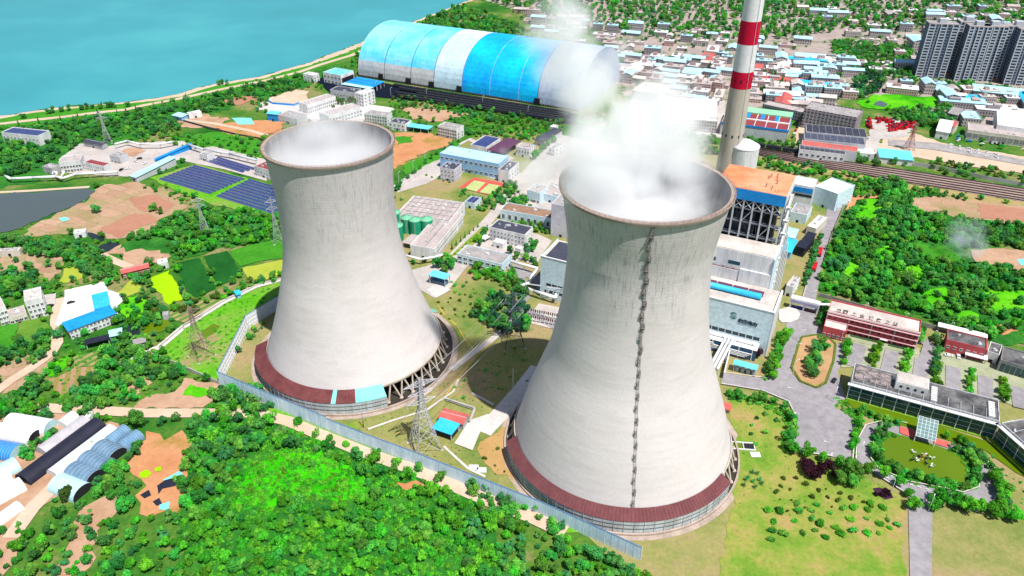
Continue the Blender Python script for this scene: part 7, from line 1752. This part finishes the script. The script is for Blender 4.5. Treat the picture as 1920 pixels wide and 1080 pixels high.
# pale lamp-like shrubs and specimen bushes on the lawns
def scatter(k, poly, sp_, sr, label, group, seed, name='clipped_bush'):
    r = random.Random(seed)
    for x, y in poly_pts(poly, sp_, seed): plant(k, x, y, r.uniform(*sr), label, group, name, 'bush')
scatter('ball', [(1390,760),(1470,785),(1480,830),(1440,860),(1392,830)], 6.5, (.8, 1.5), 'round green bush on the lawn inside the curved hedge', 'bushes inside the curved hedge', 1)
scatter('ballo', [(1460,890),(1500,900),(1560,910),(1640,950),(1620,964),(1450,964)], 4.2, (.5, 1.3), 'olive bush dotted on the bright lawn below the purple trees', 'bushes below the purple trees', 2)
scatter('shrub', [(1440,945),(1660,945),(1700,1000),(1440,1020)], 5, (.7, 1.3), 'loose shrub at the bottom of the bright lawn', 'shrubs at the bottom lawn', 3, 'shrub')
scatter('ballo', [(820,560),(870,545),(890,560),(880,600),(850,610),(825,590)], 5.5, (.6, 1.2), 'olive bush in the garden right of the smaller tower', 'bushes in the tower garden', 4)
scatter('ball', [(835,520),(875,530),(900,545),(880,565),(845,548)], 5, (.6, 1.3), 'dark bush in the garden below the pale two storey building', 'bushes in the upper garden', 5)
scatter('ball', [(845,705),(870,700),(900,735),(890,765),(860,750)], 8, (.6, 1.1), 'dark clipped bush on the lawn beside the shaded disc', 'bushes beside the shaded disc', 6)
scatter('ball', [(905,690),(960,650),(1000,660),(990,720),(930,745)], 7, (.5, 1.1), 'dark bush in the shade of the larger tower', 'bushes in the tower shade', 7)
scatter('ballo', [(900,850),(940,840),(955,900),(930,905),(880,872)], 6, (.5, 1.1), 'small brownish bush on the dry lawn left of the larger tower', 'bushes on the dry lawn', 8)
scatter('ball', [(1880,880),(1940,905),(1940,950),(1890,920)], 6, (.5, 1.0), 'small bush between the moat and the right edge', 'bushes at the moat end', 9)
scatter('ball', [(462,632),(474,612),(494,602),(494,616),(470,640)], 3.2, (1.0, 1.8), 'dark bush against the inside of the compound wall', 'bushes inside the compound wall', 10)
solo('dark', (447,662), .8, 'dark tall bush alone against the inside of the compound wall', None, 'clipped_bush', 'bush')
for p in ((1394,912), (1398,902), (1402,898), (1410,888), (1412,905), (1420,890), (1424,902), (1428,909), (1416,916)): solo('palm', p, .72, 'sago palm in the cluster on the lawn right of the larger tower', 'sago palms', 'palm_tree', 'palm')
row('shrub', [(560,800),(600,818),(640,835),(680,850)], 9, 1.3, 'green shrub between the dirt track and the pale blue wall', 'shrubs along the pale blue wall', 'shrub', 'bush', 2)
row('mid', [(700,860),(730,874),(800,890),(850,908)], 12, .7, 'green tree standing right at the dirt track before the pale blue wall', 'trees at the dirt track', jit=1.5)
row('shrub', [(420,560),(440,550),(460,540),(500,530),(525,524)], 6.5, 1.2, 'dark shrub lined up along the garden path', 'shrubs along the garden path', 'shrub', 'bush')
# ---- everything else that nobody could count: instanced growth
def instancer(name, label, pts, kinds, cat='undergrowth'):
    """one object holding points; geometry nodes set a crown on every point"""
    srcs = [INDIV[k] for k in kinds]
    me = bpy.data.meshes.new(name); me.from_pydata([(x, y, z) for x, y, z, s, i in pts], [], [])
    r = random.Random(len(pts))
    a = me.attributes.new('sc', 'FLOAT_VECTOR', 'POINT'); a.data.foreach_set('vector', [v for p in pts for v in (p[3], p[3], p[3]*r.uniform(.85, 1.1))])
    a = me.attributes.new('rot', 'FLOAT_VECTOR', 'POINT'); a.data.foreach_set('vector', [v for p in pts for v in (0, 0, r.uniform(0, 6.28))])
    a = me.attributes.new('idx', 'INT', 'POINT'); a.data.foreach_set('value', [p[4] for p in pts])
    o = bpy.data.objects.new(name, me); COL.objects.link(o); tag(o, label, cat, None, 'stuff')
    ng = bpy.data.node_groups.new(name, 'GeometryNodeTree')
    ng.interface.new_socket('Geometry', in_out='INPUT', socket_type='NodeSocketGeometry'); ng.interface.new_socket('Geometry', in_out='OUTPUT', socket_type='NodeSocketGeometry')
    gi = ng.nodes.new('NodeGroupInput'); go = ng.nodes.new('NodeGroupOutput'); iop = ng.nodes.new('GeometryNodeInstanceOnPoints'); jn = ng.nodes.new('GeometryNodeJoinGeometry')
    for s in reversed(srcs):
        oi = ng.nodes.new('GeometryNodeObjectInfo'); oi.transform_space = 'ORIGINAL'; oi.inputs['Object'].default_value = s; oi.inputs['As Instance'].default_value = True
        ng.links.new(oi.outputs['Geometry'], jn.inputs[0])
    ng.links.new(gi.outputs[0], iop.inputs['Points']); ng.links.new(jn.outputs[0], iop.inputs['Instance']); iop.inputs['Pick Instance'].default_value = True
    def na(nm, typ):
        n = ng.nodes.new('GeometryNodeInputNamedAttribute'); n.data_type = typ; n.inputs['Name'].default_value = nm
        return next(s for s in n.outputs if s.enabled and s.name == 'Attribute')
    ng.links.new(na('idx', 'INT'), iop.inputs['Instance Index']); ng.links.new(na('sc', 'FLOAT_VECTOR'), iop.inputs['Scale'])
    er = ng.nodes.new('FunctionNodeEulerToRotation'); ng.links.new(na('rot', 'FLOAT_VECTOR'), er.inputs[0]); ng.links.new(er.outputs[0], iop.inputs['Rotation'])
    ng.links.new(iop.outputs[0], go.inputs[0]); md = o.modifiers.new('growth', 'NODES'); md.node_group = ng; return o
def need(k):
    for ci in range(len(KIND[k][0])):
        if (k, ci) not in INDIV:
            c = next((c for c in REST if c[4] == k), None) or REST[-1]
            plant(k, c[1], c[2], c[3], ADJ.get(k, 'green')+' bushy plant at the wood edge', 'edge plants', 'broadleaf_tree', 'tree', ci)
    return [(k, ci) for ci in range(len(KIND[k][0]))]
r = random.Random(77)
PONDS = [p for p in OPENP if p[0] in POND_PTS]
far = [c for c in REST]
byk = {}
for c in far: byk.setdefault(c[4], []).append(c)
for k, cs in byk.items():
    ks = need(k); instancer('woodland', ADJ[k]+' woodland trees filling the woods behind the nearest ones', [(c[1], c[2], -.2, c[3], r.randrange(len(ks))) for c in cs], ks, 'woodland')
for nm, lb, polys, sp_, sr, k, z in (
  ('undergrowth', 'bright green weeds and low growth under the woods at the bottom', [([(470,870),(540,846),(600,846),(665,872),(700,905),(705,945),(620,938),(540,930),(480,955),(425,955),(438,900)]), [(345,790),(440,770),(660,848),(880,930),(960,1090),(345,1090)]], 2.6, (.6, 1.2), 'bshrub', -.4),
  ('hedge_growth', 'dense clipped shrubs filling the hedges around the plaza, drive and pond', [[(1632,840),(1640,815),(1655,808),(1690,820),(1775,845),(1820,858),(1838,890),(1834,916),(1805,926),(1770,918),(1700,905),(1645,880),(1632,862)], [(1800,828),(1830,842),(1868,880),(1890,930),(1882,962),(1870,955),(1870,900),(1840,862)], [(1366,738),(1440,750),(1478,772),(1492,805),(1478,850),(1464,848),(1476,806),(1462,782),(1430,764),(1366,752)], [(1604,775),(1618,780),(1608,852),(1590,856)], [(1610,770),(1690,792),(1686,802),(1640,792)], [(1565,745),(1582,750),(1606,772),(1600,786),(1566,766)], [(1470,632),(1458,690),(1442,718),(1428,712),(1450,670),(1458,636)]], 1.5, (.55, 1.0), 'shrub', -.2),
  ('lawn_tufts', 'small tufts and weeds in the dry lawns of the plant', [[(1385,760),(1480,790),(1480,850),(1600,890),(1690,935),(1700,1000),(1380,1000),(1392,880)], [(640,800),(860,700),(1000,640),(960,760),(930,900),(800,860)], [(830,540),(900,550),(900,640),(850,700),(830,620)], [(1880,880),(1940,910),(1940,960),(1890,940)]], 2.6, (.12, .34), 'shrub', -.05),
  ('weeds', 'green scrub scattered over the waste ground outside the wall', [[(300,660),(345,618),(420,572),(480,545),(528,530),(528,560),(465,596),(412,715),(335,688)], [(90,692),(130,665),(250,640),(330,690),(330,735),(150,770)], [(500,790),(640,830),(860,920),(1040,990),(930,960),(760,892),(600,830)]], 3.4, (.35, .8), 'bshrub', -.3),
  ('scrub', 'low green scrub over the fields and field edges', [[(0,480),(195,500),(230,500),(270,505),(230,530),(120,560),(0,570)], [(60,380),(180,345),(330,345),(420,390),(330,400),(220,450),(0,460)], [(725,186),(1060,235),(1040,268),(860,250),(760,225)], [(225,500),(330,480),(350,560),(300,600),(230,590)], [(330,255),(500,262),(500,300),(330,280)], [(1590,380),(1900,400),(1960,640),(1700,590),(1540,550)], [(-40,690),(240,640),(200,780),(-40,780)], [(1390,300),(1700,350),(1690,372),(1590,372)], [(1700,372),(1960,392),(1960,470),(1800,465)]], 5.0, (.4, .95), 'shrub', -.3)):
    pts = []; ks = need(k)
    for i, p in enumerate(polys): pts += [(x, y, z, r.uniform(*sr), r.randrange(len(ks))) for x, y in poly_pts(p, sp_, 900+i, 1.0, None if nm == 'weeds' else (PONDS if nm in ('hedge_growth', 'lawn_tufts') else OPENP))]
    instancer(nm, lb, pts, ks)
# ------------------------------------------------------------------ the town behind, far factories and tower blocks
wm = [mat_windowed('town_facade_pale', P3(226,214,210), (.05,.05,.07), 2.4, 3.0, .5, .5), mat_windowed('town_facade_grey', P3(186,180,184), (.04,.045,.06), 2.6, 3.1, .5, .5), mat_windowed('town_facade_pink', P3(226,190,182), (.05,.045,.05), 2.3, 3.0, .45, .5)]
W['r_pale'] = mat('pale_grey_roof', (.62, .6, .62), (.5, .48, .5), .1); W['r_icy'] = mat('icy_blue_roof', (.40, .62, .74), (.34, .54, .66), .06)
roofs = [('pale blue', 'r_icy'), ('white', 'r_white'), ('pale grey', 'r_pale'), ('beige', 'r_beige'), ('light blue', 'r_lblue'), ('pinkish grey', 'r_pink')]
HP = []
def house_proto(kind_, roof, wall, Lx, Ly, h):
    mb = MB()
    if kind_ == 'flat':
        mb.box(-Lx/2, Lx/2, -Ly/2, Ly/2, 0, h, 0, False); mb.box(-Lx/2-.2, Lx/2+.2, -Ly/2-.2, Ly/2+.2, h+.01, h+.4, 1)
        mb.box(-Lx*.3, -Lx*.05, -Ly*.2, Ly*.25, h+.41, h+2.6, 0); mb.box(Lx*.2, Lx*.3, 0, Ly*.2, h+.41, h+1.2, 2)
    else:
        rise = Ly*.17
        mb.add([(-Lx/2,-Ly/2,0),(Lx/2,-Ly/2,0),(Lx/2,Ly/2,0),(-Lx/2,Ly/2,0),(-Lx/2,-Ly/2,h),(Lx/2,-Ly/2,h),(Lx/2,Ly/2,h),(-Lx/2,Ly/2,h),(-Lx/2,0,h+rise),(Lx/2,0,h+rise)], [(0,1,5,4),(1,2,6,9,5),(2,3,7,6),(3,0,4,8,7)], 0)
        o_ = .5
        mb.add([(-Lx/2-o_,-Ly/2-o_,h-.05),(Lx/2+o_,-Ly/2-o_,h-.05),(Lx/2+o_,0,h+rise+.12),(-Lx/2-o_,0,h+rise+.12),(Lx/2+o_,Ly/2+o_,h-.05),(-Lx/2-o_,Ly/2+o_,h-.05)], [(0,1,2,3),(3,2,4,5)], 1)
    return mb, [wm[wall], W[roof], W['dkconc']]
for k in range(18):
    rn, rm = roofs[k % 6]; kd = 'gable' if (rn in ('pale blue', 'light blue') and k % 3 != 1) or k % 7 == 3 else 'flat'
    r = random.Random(k); HP.append((kd, rn, house_proto(kd, rm, k % 3, r.uniform(11, 26), r.uniform(8, 12), r.choice((3.5, 6.5, 6.5, 9.5))), []))
TOWN = [('dense town left of the chimney', [(1155,112),(1365,112),(1355,160),(1345,200),(1300,195),(1240,180),(1160,150)], 12.8, -.42),
 ('dense town right of the chimney', [(1396,112),(1560,125),(1600,140),(1598,186),(1500,205),(1450,200),(1396,190)], 13.2, -.25),
 ('houses beyond the meadow', [(1690,168),(1760,164),(1960,186),(1960,232),(1880,215),(1800,205),(1790,195),(1700,176)], 17, -.2),
 ('house rows before the distant trees', [(1560,118),(1700,128),(1690,146),(1640,142),(1560,130)], 16, -.2),
 ('far town beyond', [(960,20),(1160,50),(1560,80),(1400,110),(1155,108),(1000,60)], 24, -.3),
 ('far town beyond', [(1500,20),(2200,20),(2300,110),(1960,150),(1700,120)], 30, -.2)]
for k in range(26):          # larger workshops among the houses
    q = random.Random(k+40); px, py = q.choice(((1200,135), (1280,150), (1330,122), (1440,130), (1500,150), (1560,165), (1480,185), (1540,120), (1840,195), (1900,205), (1720,168), (1420,175)))
    g = G((px+q.uniform(-40, 40), py+q.uniform(-14, 14)))
    if blocked(g.x, g.y, 0): continue
    nm = q.choice((('pale blue', 'r_icy'), ('white', 'r_white'), ('light blue', 'r_lblue'), ('faded red', 'r_red'), ('bright blue', 'r_sky'), ('pale blue', 'r_icy'))); mb, ms = house_proto('gable' if k % 2 else 'flat', nm[1], k % 3, q.uniform(26, 48), q.uniform(11, 17), q.uniform(5, 8))
    o = mb.build('workshop', ms, None, 'long '+nm[0]+' roofed workshop among the small town houses behind the chimney', 'workshop', nm[0]+' roofed town workshops', None, (g.x, g.y, 0)); o.rotation_euler.z = q.choice((-.4, -.3, -.25, 1.2)); foot([(g.x+14, g.y+6), (g.x-14, g.y+6), (g.x-14, g.y-6), (g.x+14, g.y-6)], 0)
HN = 0
for zi, (zl, poly, sp_, ang) in enumerate(TOWN):
    r = random.Random(300+zi)
    for x, y in poly_pts(poly, sp_, 500+zi):
        k = r.randrange(len(HP)); kd, rn, (mb, ms), made = HP[k]; lab = rn+(' ridged' if kd == 'gable' else ' flat')+' roofed house in the '+zl
        az = ang+r.choice((0, 0, 0, math.pi/2))+r.gauss(0, .05); s = r.uniform(.8, 1.25)
        if not made:
            o = mb.build('town_house' if kd == 'flat' else 'ridged_house', ms, None, lab, 'house', rn+' roofed houses: '+zl, None, (x, y, 0)); made.append(o)
        else:
            o = made[0].copy(); COL.objects.link(o); o.location = (x, y, 0); o['label'] = lab; o['group'] = rn+' roofed houses: '+zl
        o.rotation_euler.z = az; o.scale = (s, s, r.uniform(.85, 1.2)); HN += 1
        foot([(x+6, y+5), (x-6, y+5), (x-6, y-5), (x+6, y-5)], 0)
# trees between the houses
pts = []; r = random.Random(9)
for zi, (zl, poly, sp_, ang) in enumerate(TOWN): pts += [(x, y, 0, r.uniform(.5, .95), r.randrange(3)) for x, y in poly_pts(poly, 17, 700+zi)]
instancer('town_trees', 'dark green trees scattered between the town houses', pts, need('dark'), 'trees')
for p in ((1446,148), (1452,152), (1465,160), (1470,166), (1460,168), (1330,130), (1338,128), (1548,160), (1552,172), (1690,152), (1682,160), (1675,150), (1694,164), (1610,170)): solo('conifer', p, rnd.uniform(.8, 1.2), 'tall dark pointed tree rising between the town houses', 'pointed trees in the town', 'conifer_tree')
# named far buildings
six = mat_windowed('gallery_facade', P3(206,190,190), (.045, .045, .06), 3.4, 3.1, .62, .55, .3)
bld('apartment_block', 'six storey beige apartment block with recessed balconies above the grey shed roofs', (1508,204), (1607,222), (1619,208), 18.5, six, 'r_grey', (14, 5), None, size=(1.5, 1.4), fl=3.1, z0=1.3, clutter=9)
bld('factory', 'pale factory with green then maroon solar roof right of the chimney', (1352,231), (1478,247), (1490,213), 11, 'grey2', 'r_maroon', None, None, clutter=0, parapet=.2)
t, L, D, h = BUILT['pale factory with green then maroon solar roof right of the chimney']
MB().box(0, L, D*.72, D-.4, h+.01, h+1.2).build('green_roof', 'r_green', t); MB().box(0, L, -.3, -.02, h-.4, h+1.4).build('blue_edge', 'r_blue', t); MB().box(L, L+.3, 0, D, h-.4, h+1.4).build('blue_edge', 'r_blue', t)
MB().box(0, L, D*.36, D*.4, h+.01, h+.8).build('roof_lantern', 'r_white', t)
for k in range(6): MB().box(L*k/6+L*.15, L*k/6+L*.16, .4, D*.7, h+.02, h+.3).build('roof_gap', 'r_white', t)
for k in range(4): MB().box(L*(.1+k*.22), L*(.16+k*.22), D*.45, D*.7, h+.03, h+.5).build('blue_skylight', 'r_blue', t)
for nm, lb, P0, P1, P2, hh_, wl_, rf_ in (
  ('factory', 'front bay with dark solar roof of the grey shed row beyond the railway', (1499,280), (1585,290), (1590,281), 8, 'white', 'r_dark'),
  ('factory', 'bay with faded red roof in the shed row beyond the railway', (1503,272), (1608,285), (1614,276), 9, 'grey2', 'r_red'),
  ('factory', 'bay with blue grey roof behind the faded red one', (1508,260), (1622,272), (1626,258), 10, 'grey2', 'r_greyblue'),
  ('factory', 'rear bay with dark grey roof below the beige apartment block', (1512,247), (1626,258), (1629,243), 11, 'grey2', 'r_greyblue2')):
    W.setdefault('r_greyblue', mat('blue_grey_roof', P3(96,102,124), P3(84,90,112), .2)); W.setdefault('r_greyblue2', mat('dark_grey_roof', P3(74,78,96), P3(64,68,84), .2))
    bld(nm, lb, P0, P1, P2, hh_, wl_, rf_, (8, 1) if 'front' in lb else None, None, clutter=0, parapet=.2, size=(2.2, 1.8), z0=3)
    t, L, D, h = BUILT[lb]
    for k in range(9): MB().box(L*k/9+L/9-.25, L*k/9+L/9, .5, D-.5, h+.01, h+.25).build('roof_gap', 'r_grey', t)
bld('factory', 'huge white flat roofed factory left of the chimney', (1238,213), (1345,221), (1362,190), 13, 'white', 'r_white', None, None, clutter=10)
bld('school_block', 'white windowed block under the huge white factory roof', (1268,222), (1345,229), (1350,221), 11, wm[0], 'r_white', None, None, clutter=0)
bld('warehouse', 'beige roofed warehouse in the steam left of the huge white factory', (1185,170), (1235,178), (1256,160), 9, 'cream', 'r_beige', None, None, clutter=4)
bld('warehouse', 'white shed beside the blue roofed one by the railway', (1606,286), (1640,289), (1643,279), 6, 'white', 'r_white', None, None, clutter=0, parapet=.2)
bld('warehouse', 'cyan roofed long shed before the pale construction yard', (1650,295), (1712,301), (1722,288), 5, 'white', 'r_cyan', kind='shed')
bld('warehouse', 'white hipped shed with red side beyond the machinery lot', (1756,245), (1780,249), (1788,228), 7, 'white', 'r_white', kind='gable')
bld('warehouse', 'red roofed shed right beside the white hipped one', (1780,236), (1790,238), (1795,228), 8, 'cream', 'r_red', kind='gable')
bld('warehouse', 'big plain white roofed hall at the right edge', (1870,235), (1990,252), (1990,222), 12, 'white', 'r_white', None, None, clutter=0)
bld('arcade_building', 'long beige arcade building on the crowded vehicle lot', (1815,244), (1960,264), (1962,250), 8.5, 'cream', 'r_pink', (13, 1), None, size=(4, 4.2), z0=2, glass='dkconc', frame='cream')
bld('house', 'pale house with light blue roof beyond the machinery lot trees', (1806,222), (1842,225), (1844,210), 8, wm[0], 'r_lblue', None, None)
bld('house', 'grey gabled house left of the light blue roofed one', (1778,212), (1796,216), (1800,204), 8, wm[1], 'r_grey', kind='gable')
bld('warehouse', 'long pale blue roofed market row in the houses beyond the meadow', (1826,170), (1935,182), (1940,172), 6, wm[0], 'r_lblue', kind='shed')
bld('warehouse', 'long grey terrace left of the beige apartment block', (1430,196), (1505,212), (1512,204), 9, wm[1], 'r_pink', None, None)
# tower blocks
tb = mat_windowed('tower_block_facade', P3(150,164,186,.6), (.02, .03, .055), 4.4, 3.1, .62, .66)
tb2 = mat_windowed('balcony_facade', P3(214,222,232,.7), (.02, .03, .055), 40, 3.1, 1.0, .62)
tbw = mat('tower_block_white_fin', P3(226,232,240), P3(206,214,226), .1)
for k, (px, py, lb) in enumerate(((1742,146, 'blue grey tower block nearest the dirt mound, leftmost of the far group'), (1790,142, 'second blue grey tower block, part hidden, set farther back'), (1808,152, 'broad blue grey tower block in the middle of the far group'), (1836,152, 'blue grey tower block right behind the broad middle one'), (1880,152, 'dark blue tower block left of the frame edge'), (1908,160, 'blue grey tower block at the right frame edge'), (1960,160, 'tower block just beyond the right frame edge'))):
    g = G((px, py)); w_ = (30, 20, 22, 24, 26, 30, 30)[k]; t = thing('tower_block', lb, 'apartment tower', (g.x, g.y, 0), -.18); d_ = 15; H_ = 58
    MB().box(-w_/2, w_/2, 0, d_, 0, H_, bottom=False).build('wall', tb, t); MB().box(-w_/2-.3, w_/2+.3, -.3, d_+.3, H_+.01, H_+1).build('roof', 'r_grey', t)
    mb = MB()
    for i in range(6):
        x = -w_/2+i*w_/5; mb.box(x-.5, x+.5, -1.2, -.02, 0, H_)
    mb.build('balcony_fins', tbw, t)
    for i in (0, 2, 4):
        MB().box(-w_/2+i*w_/5+.51, -w_/2+(i+1)*w_/5-.51, -1.0, -.02, .9, H_-1).build('balcony_stack', tb2, t)
    MB().box(-4, 4, 4, 11, H_+1.01, H_+5).build('lift_house', tbw, t)
for k, (px, py, lb) in enumerate(((1700,130, 'tan dirt mound left of the tower blocks'), (1765,138, 'tan dirt mound between the tower blocks'), (1855,147, 'tan dirt mound before the dark blue tower block'))):
    g = G((px, py)); bm_ = MB(); bm_.lathe([(16, 0), (13, 2.5), (8, 4.5), (.1, 5)], 18); o = bm_.build('earth_mound', m_orange, None, lb, 'earth mound', None, None, (g.x, g.y, 0)); o.scale = (1.4, .8, 1)
# thin smoke over the right wood
def wisp():
    m = bpy.data.materials.new('smoke_wisp'); m.use_nodes = True; t = m.node_tree; t.nodes.clear(); out = N(t, 'ShaderNodeOutputMaterial'); pv = N(t, 'ShaderNodeVolumePrincipled')
    pv.inputs['Color'].default_value = (.85, .93, 1, 1); v = objco(t); sp_ = N(t, 'ShaderNodeSeparateXYZ'); t.links.new(v, sp_.inputs[0])
    n = N(t, 'ShaderNodeTexNoise'); n.inputs['Scale'].default_value = .09; n.inputs['Detail'].default_value = 4; t.links.new(v, n.inputs['Vector'])
    g = N(t, 'ShaderNodeTexGradient'); g.gradient_type = 'SPHERICAL'; mp = N(t, 'ShaderNodeMapping'); mp.inputs['Scale'].default_value = (1/15, 1/18, 1/16); mp.inputs['Location'].default_value = (0, 0, -.75); t.links.new(v, mp.inputs[0]); t.links.new(mp.outputs[0], g.inputs[0])
    mr = N(t, 'ShaderNodeMapRange', interpolation_type='SMOOTHSTEP'); mr.inputs[1].default_value = .38; mr.inputs[2].default_value = .65; mr.inputs[4].default_value = .11; t.links.new(n.outputs[0], mr.inputs[0])
    mu = N(t, 'ShaderNodeMath', operation='MULTIPLY'); t.links.new(mr.outputs[0], mu.inputs[0]); t.links.new(g.outputs[0], mu.inputs[1]); t.links.new(mu.outputs[0], pv.inputs['Density']); t.links.new(pv.outputs[0], out.inputs['Volume'])
    g0 = G((1802, 478)); MB().box(-15, 15, -18, 18, .5, 28).build('smoke', m, None, 'thin bluish smoke rising from the edge of the right wood', 'smoke', None, 'stuff', (g0.x, g0.y, 0))
wisp()
